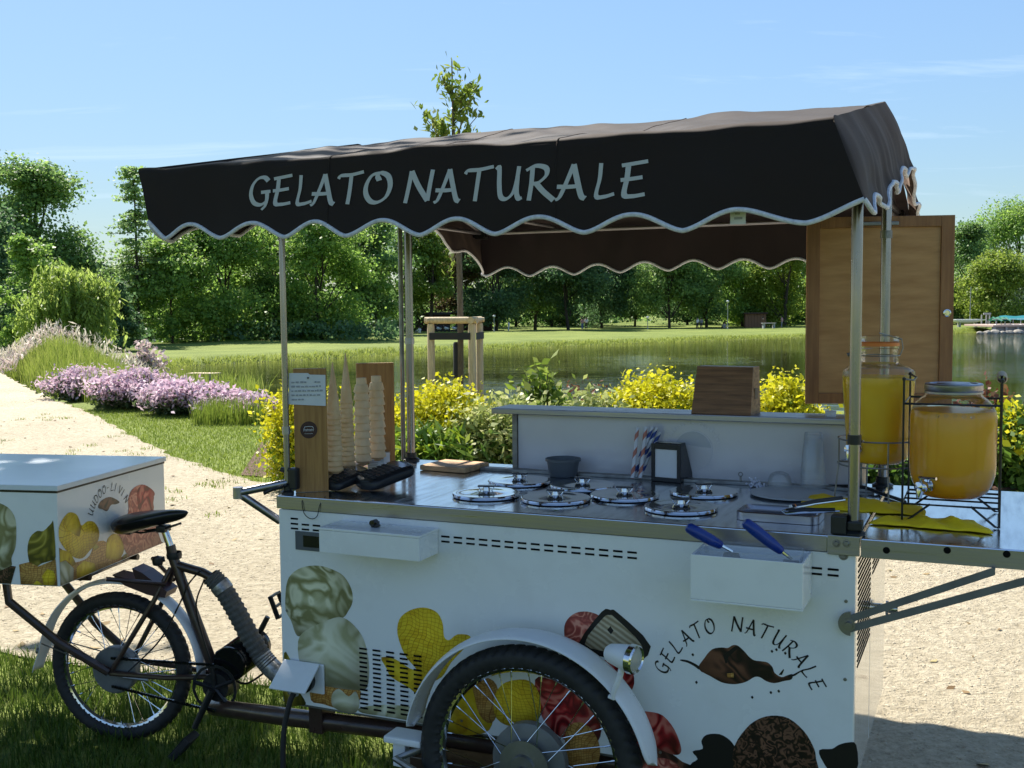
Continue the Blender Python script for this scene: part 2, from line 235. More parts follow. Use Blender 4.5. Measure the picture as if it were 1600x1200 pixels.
# ------------------------------------------------------------------ mesh helpers
class MB:
    def __init__(s, M=None): s.v = []; s.f = []; s.mi = []; s.M = M; s.cur = 0
    def add(s, vs, fs):
        o = len(s.v); s.v.extend(tuple(v) for v in vs); s.f.extend(tuple(i+o for i in f) for f in fs); s.mi.extend([s.cur]*len(fs))
    def box(s, a, b, bev=0.0, M=None):
        x0, y0, z0 = a; x1, y1, z1 = b
        if bev <= 0:
            V = [(x0,y0,z0),(x1,y0,z0),(x1,y1,z0),(x0,y1,z0),(x0,y0,z1),(x1,y0,z1),(x1,y1,z1),(x0,y1,z1)]
            F = [(3,2,1,0),(4,5,6,7),(0,1,5,4),(1,2,6,5),(2,3,7,6),(3,0,4,7)]
        else:
            bm = bmesh.new(); bmesh.ops.create_cube(bm, size=1)
            for v in bm.verts: v.co = Vector(((x0+x1)/2+v.co.x*(x1-x0), (y0+y1)/2+v.co.y*(y1-y0), (z0+z1)/2+v.co.z*(z1-z0)))
            bev = min(bev, 0.45*min(abs(x1-x0), abs(y1-y0), abs(z1-z0)))
            bmesh.ops.bevel(bm, geom=bm.edges[:], offset=bev, segments=2, affect='EDGES', profile=0.6)
            bm.verts.index_update(); V = [v.co.copy() for v in bm.verts]; F = [tuple(v.index for v in f.verts) for f in bm.faces]; bm.free()
        if M is not None: V = [M @ Vector(v) for v in V]
        s.add(V, F)
    def tube(s, path, r, seg=10, closed=False, caps=True):
        P = [Vector(p) for p in path]; n = len(P); rs = r if isinstance(r, (list, tuple)) else [r]*n
        T = []
        for i in range(n):
            a = P[(i-1) % n] if closed or i > 0 else P[i]; b = P[(i+1) % n] if closed or i < n-1 else P[i]
            t = (b-a); T.append(t.normalized() if t.length > 1e-9 else Vector((0, 0, 1)))
        u = T[0].orthogonal().normalized(); V = []; F = []
        for i in range(n):
            u = (u - T[i]*u.dot(T[i])); u = u.normalized() if u.length > 1e-6 else T[i].orthogonal().normalized()
            w = T[i].cross(u)
            for k in range(seg):
                a = 2*math.pi*k/seg; V.append(P[i] + (u*math.cos(a)+w*math.sin(a))*rs[i])
        m = n if closed else n-1
        for i in range(m):
            j = (i+1) % n
            for k in range(seg):
                k2 = (k+1) % seg; F.append((i*seg+k, i*seg+k2, j*seg+k2, j*seg+k))
        if caps and not closed:
            F.append(tuple(range(seg))[::-1]); F.append(tuple((n-1)*seg+k for k in range(seg)))
        s.add(V, F)
    def lathe(s, prof, o=(0, 0, 0), axis=(0, 0, 1), seg=28, ripple=None):
        ax = Vector(axis).normalized(); u = Vector((1, 0, 0)) if abs(ax.x) < 0.9 else Vector((0, 1, 0)); u = (u-ax*u.dot(ax)).normalized(); w = ax.cross(u)
        V = []; F = []; n = len(prof); o = Vector(o)
        for (r, h) in prof:
            for k in range(seg):
                a = 2*math.pi*k/seg; rr = max(r, 1e-5)*(1 + (ripple(a, h) if ripple else 0)); V.append(o + ax*h + (u*math.cos(a)+w*math.sin(a))*rr)
        for i in range(n-1):
            for k in range(seg):
                k2 = (k+1) % seg; F.append((i*seg+k, i*seg+k2, (i+1)*seg+k2, (i+1)*seg+k))
        s.add(V, F)
    def cyl(s, a, b, r, seg=16): s.tube([a, b], r, seg)
    def grid(s, fn, nu, nv, wrap=False):
        V = [fn(i/nu, j/nv) for j in range(nv+1) for i in range(nu+1)]; w = nu+1
        s.add(V, [(j*w+i, j*w+i+1, (j+1)*w+i+1, (j+1)*w+i) for j in range(nv) for i in range(nu)])
    def prism(s, poly, fn, depth):
        """polygon of 2-D points; fn(u,v,d)->3-D at depth 0 and at depth"""
        tr = tessellate_polygon([[Vector((p[0], p[1], 0)) for p in poly]]); n = len(poly)
        V = [fn(p[0], p[1], 0) for p in poly]+[fn(p[0], p[1], depth) for p in poly]
        F = [tuple(t) for t in tr]+[tuple(i+n for i in t[::-1]) for t in tr]+[(i, (i+1) % n, n+(i+1) % n, n+i) for i in range(n)]
        s.add(V, F)
    def build(s, name, m, parent=None, smooth=False, angle=35):
        me = bpy.data.meshes.new(name); V = s.v
        if s.M is not None: V = [tuple(s.M @ Vector(v)) for v in V]
        me.from_pydata(V, [], s.f)
        for k in (m if isinstance(m, (list, tuple)) else [m]): me.materials.append(MAT[k])
        if any(s.mi): me.polygons.foreach_set('material_index', s.mi)
        bm = bmesh.new(); bm.from_mesh(me); bmesh.ops.recalc_face_normals(bm, faces=bm.faces); bm.to_mesh(me); bm.free()
        if smooth:
            me.polygons.foreach_set('use_smooth', [True]*len(me.polygons)); me.set_sharp_from_angle(angle=R(angle))
        me.update(); o = bpy.data.objects.new(name, me); C.objects.link(o)
        if parent: o.parent = parent
        return o
def tag(o, label=None, cat=None, group=None, kind=None):
    if label: o['label'] = label
    if cat: o['category'] = cat
    if group: o['group'] = group
    if kind: o['kind'] = kind
    return o
def empty(name, loc, rz=0.0, label=None, cat=None, group=None):
    o = bpy.data.objects.new(name, None); C.objects.link(o); o.location = loc; o.rotation_euler = (0, 0, rz); o.empty_display_size = 0.1
    return tag(o, label, cat, group)
def share(src, parent=None, M=None, name=None):
    c = src.copy(); C.objects.link(c)
    if name: c.name = name
    c.parent = parent if parent else src.parent
    if M is not None: c.matrix_local = M
    return c
def copy_thing(root, loc, rz, label, group=None):
    r = root.copy(); C.objects.link(r); r.location = loc; r.rotation_euler = (0, 0, rz); r['label'] = label
    if group: r['group'] = group
    for ch in root.children:
        c = ch.copy(); C.objects.link(c); c.parent = r
        for g in ch.children:
            d = g.copy(); C.objects.link(d); d.parent = c
    return r
def catmull(pts, n=6, closed=False):
    P = [Vector(p) for p in pts]; out = []; m = len(P)
    for i in range(m if closed else m-1):
        p0 = P[(i-1) % m] if closed or i > 0 else P[i]*2-P[i+1]; p1 = P[i]; p2 = P[(i+1) % m]; p3 = P[(i+2) % m] if closed or i < m-2 else P[i+1]*2-P[i]
        for k in range(n):
            t = k/n; out.append(0.5*((2*p1)+(p2-p0)*t+(2*p0-5*p1+4*p2-p3)*t*t+(3*p1-p0-3*p2+p3)*t**3))
    if not closed: out.append(P[-1].copy())
    return out
def np_mesh(name, V, F, mats, parent=None, tint=None, smooth=False):
    """V (n,3), F (m,k) arrays"""
    me = bpy.data.meshes.new(name); n, k = F.shape
    me.vertices.add(len(V)); me.vertices.foreach_set('co', np.ascontiguousarray(V, np.float32).ravel())
    me.loops.add(n*k); me.loops.foreach_set('vertex_index', np.ascontiguousarray(F, np.int32).ravel())
    me.polygons.add(n); me.polygons.foreach_set('loop_start', np.arange(0, n*k, k, dtype=np.int32))
    for m in (mats if isinstance(mats, (list, tuple)) else [mats]): me.materials.append(MAT[m])
    if tint is not None:
        a = me.attributes.new('tint', 'FLOAT', 'FACE'); a.data.foreach_set('value', np.ascontiguousarray(tint, np.float32))
    if smooth: me.polygons.foreach_set('use_smooth', np.ones(n, bool))
    me.update(calc_edges=True); me.validate()
    o = bpy.data.objects.new(name, me); C.objects.link(o)
    if parent: o.parent = parent
    return o
# ------------------------------------------------------------------ land, pond, path
WATER = -2.2
_far = [(255, 577), (330, 571), (440, 565), (540, 560), (640, 553), (820, 545), (1000, 537), (1250, 528), (1500, 521), (1560, 519)]
POND = [tuple(WZ(px, py, WATER)[:2]) for px, py in _far]
POND = [(-42, 88)] + POND + [(150, 150), (150, 70), (60, 34), (25, 27), (10, 28), (0, 30), (-4, 30.5), (-7.5, 35), (-12, 46), (-18, 58), (-25, 68)]
PA = np.array(POND); PB = np.roll(PA, -1, axis=0)
def pond_sdf(x, y):
    x = np.asarray(x, float); y = np.asarray(y, float); d = np.full(x.shape, 1e9); ins = np.zeros(x.shape, bool)
    for (ax, ay), (bx, by) in zip(PA, PB):
        ex, ey = bx-ax, by-ay; t = np.clip(((x-ax)*ex+(y-ay)*ey)/(ex*ex+ey*ey), 0, 1)
        d = np.minimum(d, np.hypot(x-ax-ex*t, y-ay-ey*t))
        c = ((ay > y) != (by > y)) & (x < (bx-ax)*(y-ay)/(by-ay+1e-12)+ax); ins ^= c
    return np.where(ins, -d, d)
def sm(a, b, v):
    t = np.clip((v-a)/(b-a), 0, 1); return t*t*(3-2*t)
def height(x, y):
    x = np.asarray(x, float); y = np.asarray(y, float); r = np.hypot(x, y)
    base = -1.65*sm(35, 75, y) + 1.3*sm(170, 420, r)
    d = pond_sdf(x, y); bw = np.where(y < 60, 13.0, 2.6)
    k = 1-sm(0, 1, d/bw)
    mound = 1.42*np.exp(-(((x+11.4)/4.2)**2+((y-28.5)/7.5)**2))*sm(14, 20, y)*sm(2, 8, d)*sm(-.2, 1.4, x-np.interp(y, [10, 12, 16.5, 20.2, 24, 29, 34, 60], [-2.4, -3.8, -6.3, -8.6, -10.8, -13.6, -17, -28]))
    z = mound + base*(1-k) + (WATER-0.25)*k + 0.10*(1-k)*sm(30, 60, r)*np.sin(x*0.21+1)*np.cos(y*0.17)
    return np.where(d < 0, WATER-0.25-np.minimum(1.2, -d*0.25), z)
def H(x, y): return float(height(np.array([x]), np.array([y]))[0])

def ground_material():
    m = bpy.data.materials.new('grass_ground'); m.use_nodes = True; t = m.node_tree; b = t.nodes['Principled BSDF']; L = t.links.new; MAT['grass_ground'] = m
    g = _n(t, 'ShaderNodeNewGeometry'); b.inputs['Roughness'].default_value = 0.9; b.inputs['Specular IOR Level'].default_value = 0.15
    n1_ = _n(t, 'ShaderNodeTexNoise'); n1_.inputs['Scale'].default_value = 0.25; n1_.inputs['Detail'].default_value = 6; L(g.outputs['Position'], n1_.inputs['Vector'])
    n2_ = _n(t, 'ShaderNodeTexNoise'); n2_.inputs['Scale'].default_value = 9; n2_.inputs['Detail'].default_value = 5; L(g.outputs['Position'], n2_.inputs['Vector'])
    r1 = _n(t, 'ShaderNodeValToRGB'); L(n1_.outputs['Fac'], r1.inputs[0]); e = r1.color_ramp.elements
    e[0].position = 0.3; e[0].color = (0.135, 0.180, 0.038, 1); e[1].position = 0.7; e[1].color = (0.220, 0.265, 0.060, 1)
    r2 = _n(t, 'ShaderNodeValToRGB'); L(n2_.outputs['Fac'], r2.inputs[0]); e = r2.color_ramp.elements
    e[0].position = 0.3; e[0].color = (0.55, 0.55, 0.5, 1); e[1].position = 0.7; e[1].color = (1.2, 1.2, 1.1, 1)
    mu = _n(t, 'ShaderNodeMixRGB', blend_type='MULTIPLY'); mu.inputs[0].default_value = 0.8; L(r1.outputs[0], mu.inputs[1]); L(r2.outputs[0], mu.inputs[2])
    # wet mud of the pond bed below the waterline
    sp_ = _n(t, 'ShaderNodeSeparateXYZ'); L(g.outputs['Position'], sp_.inputs[0])
    mr = _n(t, 'ShaderNodeMapRange'); L(sp_.outputs['Z'], mr.inputs[0]); mr.inputs[1].default_value = WATER+0.1; mr.inputs[2].default_value = WATER-0.05
    mm = _n(t, 'ShaderNodeMixRGB'); L(mr.outputs[0], mm.inputs[0]); L(mu.outputs[0], mm.inputs[1]); mm.inputs[2].default_value = (0.03, 0.03, 0.015, 1)
    L(mm.outputs[0], b.inputs['Base Color'])
    n3_ = _n(t, 'ShaderNodeTexNoise'); n3_.inputs['Scale'].default_value = 28; n3_.inputs['Detail'].default_value = 4; L(g.outputs['Position'], n3_.inputs['Vector'])
    bp = _n(t, 'ShaderNodeBump'); bp.inputs['Strength'].default_value = 0.8; bp.inputs['Distance'].default_value = 0.04; L(n3_.outputs['Fac'], bp.inputs['Height']); L(bp.outputs[0], b.inputs['Normal'])
ground_material()
def gravel_material():
    m = bpy.data.materials.new('gravel'); m.use_nodes = True; t = m.node_tree; b = t.nodes['Principled BSDF']; L = t.links.new; MAT['gravel'] = m
    g = _n(t, 'ShaderNodeNewGeometry'); b.inputs['Roughness'].default_value = 0.85; b.inputs['Specular IOR Level'].default_value = 0.2
    def nz(s, d=6, rough=0.6):
        q = _n(t, 'ShaderNodeTexNoise'); q.inputs['Scale'].default_value = s; q.inputs['Detail'].default_value = d; q.inputs['Roughness'].default_value = rough; L(g.outputs['Position'], q.inputs['Vector']); return q
    a = nz(0.7, 4); f = nz(55, 5, 0.7); c = nz(16, 4)
    fc = _n(t, 'ShaderNodeMixRGB'); fc.inputs[0].default_value = .42; L(f.outputs['Fac'], fc.inputs[1]); L(c.outputs['Fac'], fc.inputs[2])
    r1 = _n(t, 'ShaderNodeValToRGB'); L(fc.outputs[0], r1.inputs[0]); e = r1.color_ramp.elements
    e[0].position = 0.30; e[0].color = (0.21, 0.18, 0.13, 1); e[1].position = 0.60; e[1].color = (0.68, 0.60, 0.45, 1)
    k = e.new(0.44); k.color = (0.49, 0.42, 0.30, 1)
    r2 = _n(t, 'ShaderNodeValToRGB'); L(a.outputs['Fac'], r2.inputs[0]); e = r2.color_ramp.elements
    e[0].position = 0.3; e[0].color = (0.84, 0.82, 0.78, 1); e[1].position = 0.7; e[1].color = (1.04, 1.03, 1.0, 1)
    mu = _n(t, 'ShaderNodeMixRGB', blend_type='MULTIPLY'); mu.inputs[0].default_value = 1; L(r1.outputs[0], mu.inputs[1]); L(r2.outputs[0], mu.inputs[2])
    L(mu.outputs[0], b.inputs['Base Color'])
    ad_ = _n(t, 'ShaderNodeMath', operation='ADD'); L(f.outputs['Fac'], ad_.inputs[0]); L(c.outputs['Fac'], ad_.inputs[1])
    bp = _n(t, 'ShaderNodeBump'); bp.inputs['Strength'].default_value = 1.0; bp.inputs['Distance'].default_value = 0.030; L(ad_.outputs[0], bp.inputs['Height']); L(bp.outputs[0], b.inputs['Normal'])
gravel_material()
def water_material():
    m = bpy.data.materials.new('pond_water'); m.use_nodes = True; t = m.node_tree; b = t.nodes['Principled BSDF']; L = t.links.new; MAT['pond_water'] = m
    b.inputs['Base Color'].default_value = (0.020, 0.022, 0.007, 1); b.inputs['Roughness'].default_value = 0.03; b.inputs['IOR'].default_value = 1.33
    b.inputs['Specular IOR Level'].default_value = 0.5
    g = _n(t, 'ShaderNodeNewGeometry')
    mpn = _n(t, 'ShaderNodeMapping'); L(g.outputs['Position'], mpn.inputs[0]); mpn.inputs['Scale'].default_value = (0.16, 1.0, 1)
    a = _n(t, 'ShaderNodeTexNoise'); a.inputs['Scale'].default_value = 2.6; a.inputs['Detail'].default_value = 4; L(mpn.outputs[0], a.inputs['Vector'])
    c = _n(t, 'ShaderNodeTexNoise'); c.inputs['Scale'].default_value = 0.035; c.inputs['Detail'].default_value = 3; L(g.outputs['Position'], c.inputs['Vector'])
    mr = _n(t, 'ShaderNodeMapRange'); L(c.outputs['Fac'], mr.inputs[0]); mr.inputs[1].default_value = 0.40; mr.inputs[2].default_value = 0.66; mr.inputs[3].default_value = 0.10; mr.inputs[4].default_value = 0.42
    # the breeze ruffles the far right of the pond more
    sp_ = _n(t, 'ShaderNodeSeparateXYZ'); L(g.outputs['Position'], sp_.inputs[0])
    mx_ = _n(t, 'ShaderNodeMapRange'); L(sp_.outputs['X'], mx_.inputs[0]); mx_.inputs[1].default_value = 5; mx_.inputs[2].default_value = 45; mx_.inputs[3].default_value = 0; mx_.inputs[4].default_value = 0.35
    my_ = _n(t, 'ShaderNodeMapRange'); L(sp_.outputs['Y'], my_.inputs[0]); my_.inputs[1].default_value = 75; my_.inputs[2].default_value = 110
    mq = _n(t, 'ShaderNodeMath', operation='MULTIPLY'); L(mx_.outputs[0], mq.inputs[0]); L(my_.outputs[0], mq.inputs[1])
    ma = _n(t, 'ShaderNodeMath', operation='ADD'); L(mr.outputs[0], ma.inputs[0]); L(mq.outputs[0], ma.inputs[1])
    bp = _n(t, 'ShaderNodeBump'); L(ma.outputs[0], bp.inputs['Strength']); bp.inputs['Distance'].default_value = 0.10; L(a.outputs['Fac'], bp.inputs['Height']); L(bp.outputs[0], b.inputs['Normal'])
water_material()

# the ground: one sheet, finer near the camera and in front
rad = [0.0, 0.4]
while rad[-1] < 900: rad.append(rad[-1]*1.022+0.03)
ang = np.concatenate([np.linspace(-38, 38, 230), np.linspace(38, 322, 72)[1:-1]]); A = np.radians(ang); na = len(A); rr = np.array(rad[1:])
gx = np.outer(rr, np.sin(A)); gy = np.outer(rr, np.cos(A)); gz = height(gx, gy)
V = np.concatenate([[[0, 0, 0]], np.stack([gx, gy, gz], -1).reshape(-1, 3)])
i = np.arange(len(rr)-1)[:, None]; j = np.arange(na)[None, :]; j2 = (j+1) % na
F = np.stack([1+i*na+j, 1+i*na+j2, 1+(i+1)*na+j2, 1+(i+1)*na+j], -1).reshape(-1, 4)[:, ::-1]
Fc = np.stack([np.zeros(na, int), 1+np.arange(na), 1+(np.arange(na)+1) % na, np.zeros(na, int)], -1)[:, ::-1]
ground = np_mesh('ground', V, F, 'grass_ground', smooth=True); tag(ground, 'mown grass ground of the park around the pond', kind='structure')
cap = MB(); cap.add(V[:na+1], [(0, 1+(q+1) % na, 1+q) for q in range(na)])
tag(cap.build('ground', 'grass_ground'), 'mown grass ground under the viewer', kind='structure')
w = MB(); pts = [(p[0]*1.0, p[1]*1.0) for p in POND]; cxp = sum(p[0] for p in pts)/len(pts); cyp = sum(p[1] for p in pts)/len(pts)
w.add([(-90, 20, WATER), (190, 20, WATER), (190, 175, WATER), (-90, 175, WATER)], [(0, 1, 2, 3)])
tag(w.build('pond_water', 'pond_water'), 'dark green pond with trees mirrored in it', kind='structure')

PATH_FAR = [(-30, 33.9), (-17, 33.9), (-13.6, 29), (-10.8, 24), (-8.6, 20.2), (-6.3, 16.5), (-4.9, 13.9), (-3.8, 12.0), (-3.0, 10.8), (-2.4, 10.0), (-1, 9.3), (1, 8.9), (4, 8.9), (9, 9.4), (14, 10.5), (24, 14)]
PATH_NEAR = [(24, -1), (9, 0), (4, 1.2), (2.2, 1.7), (1.5, 2.1), (0.95, 2.75), (0.45, 3.65), (-0.3, 4.25), (-0.85, 4.45), (-1.35, 4.6), (-1.9, 4.78), (-2.4, 5.0), (-6, 5.9), (-14, 7.6), (-30, 9)]
def ragged(pl, amp, step=0.12):
    out = []
    for a, b in zip(pl[:-1], pl[1:]):
        L_ = math.hypot(b[0]-a[0], b[1]-a[1]); n = max(2, min(90, int(L_/step)))
        for k in range(n):
            t = k/n; x = a[0]+(b[0]-a[0])*t; y = a[1]+(b[1]-a[1])*t
            out.append((x+amp*(noise.noise((x*2.3, y*2.3, 3))+.6*noise.noise((x*9, y*9, 5))), y+amp*(noise.noise((x*2.3, y*2.3, 9))+.6*noise.noise((x*9, y*9, 7)))))
    return out+[pl[-1]]
path_poly = ragged(PATH_FAR, 0.10)+ragged(PATH_NEAR, 0.07)
PP = np.array(path_poly); PPn = np.roll(PP, -1, axis=0)
def in_path(x, y):
    ins = np.zeros(np.shape(x), bool)
    for (ax, ay), (bx, by) in zip(PP, PPn): ins ^= ((ay > y) != (by > y)) & (x < (bx-ax)*(y-ay)/(by-ay+1e-12)+ax)
    return ins
def flat_poly(name, poly, z, m):
    q = MB(); tr = tessellate_polygon([[Vector((a, b, 0)) for a, b in poly]])
    q.add([(a, b, z) for a, b in poly], [tuple(t) for t in tr]); return q.build(name, m)
tag(flat_poly('gravel_path', path_poly, 0.008, 'gravel'), 'pale sandy gravel path curving round behind the cart', kind='structure')
# bark mulch bed below the shrubs
mat('mulch', (0.13, 0.060, 0.032), 0.9, var=(22, (0.06, 0.03, 0.02), 0.3, 0.7, (1, 1, 1)), bump=(40, 0.9, 0.02))
bed = ragged([(-2.6, 10.4), (-1, 9.6), (1, 9.15), (4, 9.15), (9, 9.7), (14, 11)], 0.05)+[(15, 17), (6, 15.5), (1, 14.5), (-3, 13)]
tag(flat_poly('mulch_bed', bed, 0.012, 'mulch'), 'reddish bark mulch bed between path and pond', kind='structure')

# loose stones on the gravel
def pebbles(n, x0, x1, y0, y1, smin, smax):
    x = RNG.uniform(x0, x1, n*2); y = RNG.uniform(y0, y1, n*2); k = in_path(x, y); x = x[k][:n]; y = y[k][:n]; n = len(x)
    s = RNG.uniform(smin, smax, n)**1.0; o = np.array([(1, 0, 0), (-1, 0, 0), (0, 1, 0), (0, -1, 0), (0, 0, .7), (0, 0, -.7)])
    a = RNG.uniform(0, 6.28, n); e = RNG.uniform(0.6, 1.4, (n, 6, 1)); c, s_ = np.cos(a)[:, None], np.sin(a)[:, None]
    px = o[None, :, 0]*c-o[None, :, 1]*s_; py = o[None, :, 0]*s_+o[None, :, 1]*c
    P = np.stack([px, py, np.broadcast_to(o[None, :, 2], px.shape)], -1)*e*s[:, None, None]+np.stack([x, y, np.full(n, .008)], -1)[:, None]
    f = np.array([(0, 2, 4), (2, 1, 4), (1, 3, 4), (3, 0, 4), (2, 0, 5), (1, 2, 5), (3, 1, 5), (0, 3, 5)])
    return P.reshape(-1, 3), (np.arange(n)[:, None, None]*6+f[None]).reshape(-1, 3), np.repeat(RNG.uniform(0, 1, n), 8)
mat('pebble', (0.4, 0.34, 0.25), 0.8, tint=[(0.34, 0.28, 0.20), (0.50, 0.43, 0.31), (0.60, 0.53, 0.41)])
a1 = pebbles(22000, -6, 5.5, 3.2, 9.2, 0.0025, 0.008)
tag(np_mesh('gravel_stones', a1[0], a1[1], 'pebble', tint=a1[2]), 'loose pale stones scattered over the gravel path', kind='stuff')

# ------------------------------------------------------------------ foliage
def leafmat(name, cols, tl=0.56, rough=0.5):
    mat(name, cols[0], rough, spec=0.35, tint=cols, transl=tl)
leafmat('leaf_oak', [(0.100, 0.185, 0.064), (0.196, 0.327, 0.088), (0.337, 0.470, 0.124)])
leafmat('leaf_dark', [(0.063, 0.123, 0.061), (0.122, 0.220, 0.086), (0.207, 0.318, 0.121)])
leafmat('leaf_maple', [(0.116, 0.221, 0.050), (0.234, 0.385, 0.074), (0.393, 0.526, 0.106)])
leafmat('leaf_bright', [(0.133, 0.213, 0.033), (0.248, 0.336, 0.048), (0.381, 0.442, 0.085)])
leafmat('leaf_willow', [(0.192, 0.282, 0.050), (0.315, 0.416, 0.080), (0.473, 0.562, 0.147)])
leafmat('leaf_larch', [(0.167, 0.289, 0.092), (0.289, 0.425, 0.138), (0.425, 0.562, 0.198)])
leafmat('leaf_blue', [(0.098, 0.167, 0.098), (0.167, 0.245, 0.147), (0.255, 0.333, 0.206)])
leafmat('leaf_purple', [(0.088, 0.058, 0.039), (0.156, 0.117, 0.058), (0.176, 0.215, 0.058)])
leafmat('leaf_yellow', [(0.20, 0.24, 0.015), (0.46, 0.46, 0.016), (0.66, 0.62, 0.02), (0.74, 0.68, 0.05)], 0.4)
leafmat('leaf_lime', [(0.086, 0.187, 0.017), (0.230, 0.346, 0.026), (0.432, 0.490, 0.043)], 0.42)
leafmat('leaf_green', [(0.054, 0.124, 0.021), (0.118, 0.216, 0.030), (0.220, 0.309, 0.051)], 0.4)
leafmat('leaf_varieg', [(0.12, 0.17, 0.03), (0.30, 0.36, 0.09), (0.48, 0.52, 0.18), (0.56, 0.56, 0.28)], 0.38)
leafmat('leaf_young', [(0.10, 0.17, 0.02), (0.20, 0.28, 0.04), (0.32, 0.37, 0.09)], 0.5)
leafmat('leaf_red', [(0.10, 0.03, 0.02), (0.17, 0.06, 0.03), (0.20, 0.12, 0.05)], 0.35)
leafmat('catmint_leaf', [(0.05, 0.09, 0.03), (0.09, 0.13, 0.05), (0.14, 0.17, 0.08)], 0.35)
leafmat('catmint_flower', [(0.46, 0.28, 0.38), (0.64, 0.46, 0.55), (0.74, 0.60, 0.66)], 0.4)
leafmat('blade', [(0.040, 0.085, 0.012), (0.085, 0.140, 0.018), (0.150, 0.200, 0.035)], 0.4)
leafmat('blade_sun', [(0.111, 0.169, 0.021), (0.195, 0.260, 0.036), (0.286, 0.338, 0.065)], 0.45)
leafmat('blade_tall', [(0.163, 0.225, 0.031), (0.263, 0.325, 0.056), (0.400, 0.425, 0.112)], 0.45)
leafmat('blade_reed', [(0.22, 0.28, 0.05), (0.32, 0.38, 0.07), (0.44, 0.47, 0.13)], 0.5)
leafmat('plume', [(0.42, 0.37, 0.26), (0.56, 0.50, 0.38), (0.66, 0.60, 0.50)], 0.4)
leafmat('plume_pink', [(0.44, 0.32, 0.30), (0.58, 0.45, 0.42), (0.66, 0.56, 0.52)], 0.4)
mat('bark', (0.070, 0.052, 0.038), 0.9, var=(9, (0.035, 0.027, 0.02), 0.3, 0.7, (3, 3, .7)), bump=(14, 0.7, 0.03, (3, 3, .6)))
mat('bark_young', (0.16, 0.13, 0.09), 0.8, var=(20, (0.09, 0.075, 0.05), 0.3, 0.7, (2, 2, .7)))

def leaves(Cn, size, rng, elong=1.7, up=0.35, out=None, outw=0.5, jit=0.35, droop=0.0):
    """one folded leaf of four corners at every centre"""
    n = len(Cn); nrm = rng.normal(size=(n, 3)); nrm[:, 2] = nrm[:, 2]+up*1.5
    if out is not None: nrm = nrm*(1-outw)+out*outw*1.6
    nrm /= np.linalg.norm(nrm, axis=1, keepdims=True)+1e-9
    t = rng.normal(size=(n, 3)); t[:, 2] -= droop; t -= nrm*(t*nrm).sum(1, keepdims=True); t /= np.linalg.norm(t, axis=1, keepdims=True)+1e-9
    b = np.cross(nrm, t); s = (size*(1+jit*rng.normal(size=n)).clip(0.4, 2))[:, None]
    V = np.stack([Cn-t*s*.5*elong, Cn+b*s*.5-nrm*s*.10, Cn+t*s*.5*elong, Cn-b*s*.5-nrm*s*.10], 1).reshape(-1, 3)
    return V, np.arange(n*4).reshape(n, 4)
def limb(mb, a, b, r0, r1, rng, bend=0.12, seg=6, n=4):
    a = np.array(a, float); b = np.array(b, float); L_ = np.linalg.norm(b-a); pts = []; rs = []
    k1 = rng.normal(size=3)*bend*L_
    for q in range(n+1):
        t = q/n; pts.append(tuple(a+(b-a)*t+k1*math.sin(math.pi*t)*.5)); rs.append(r0+(r1-r0)*t)
    mb.tube(pts, rs, seg); return pts
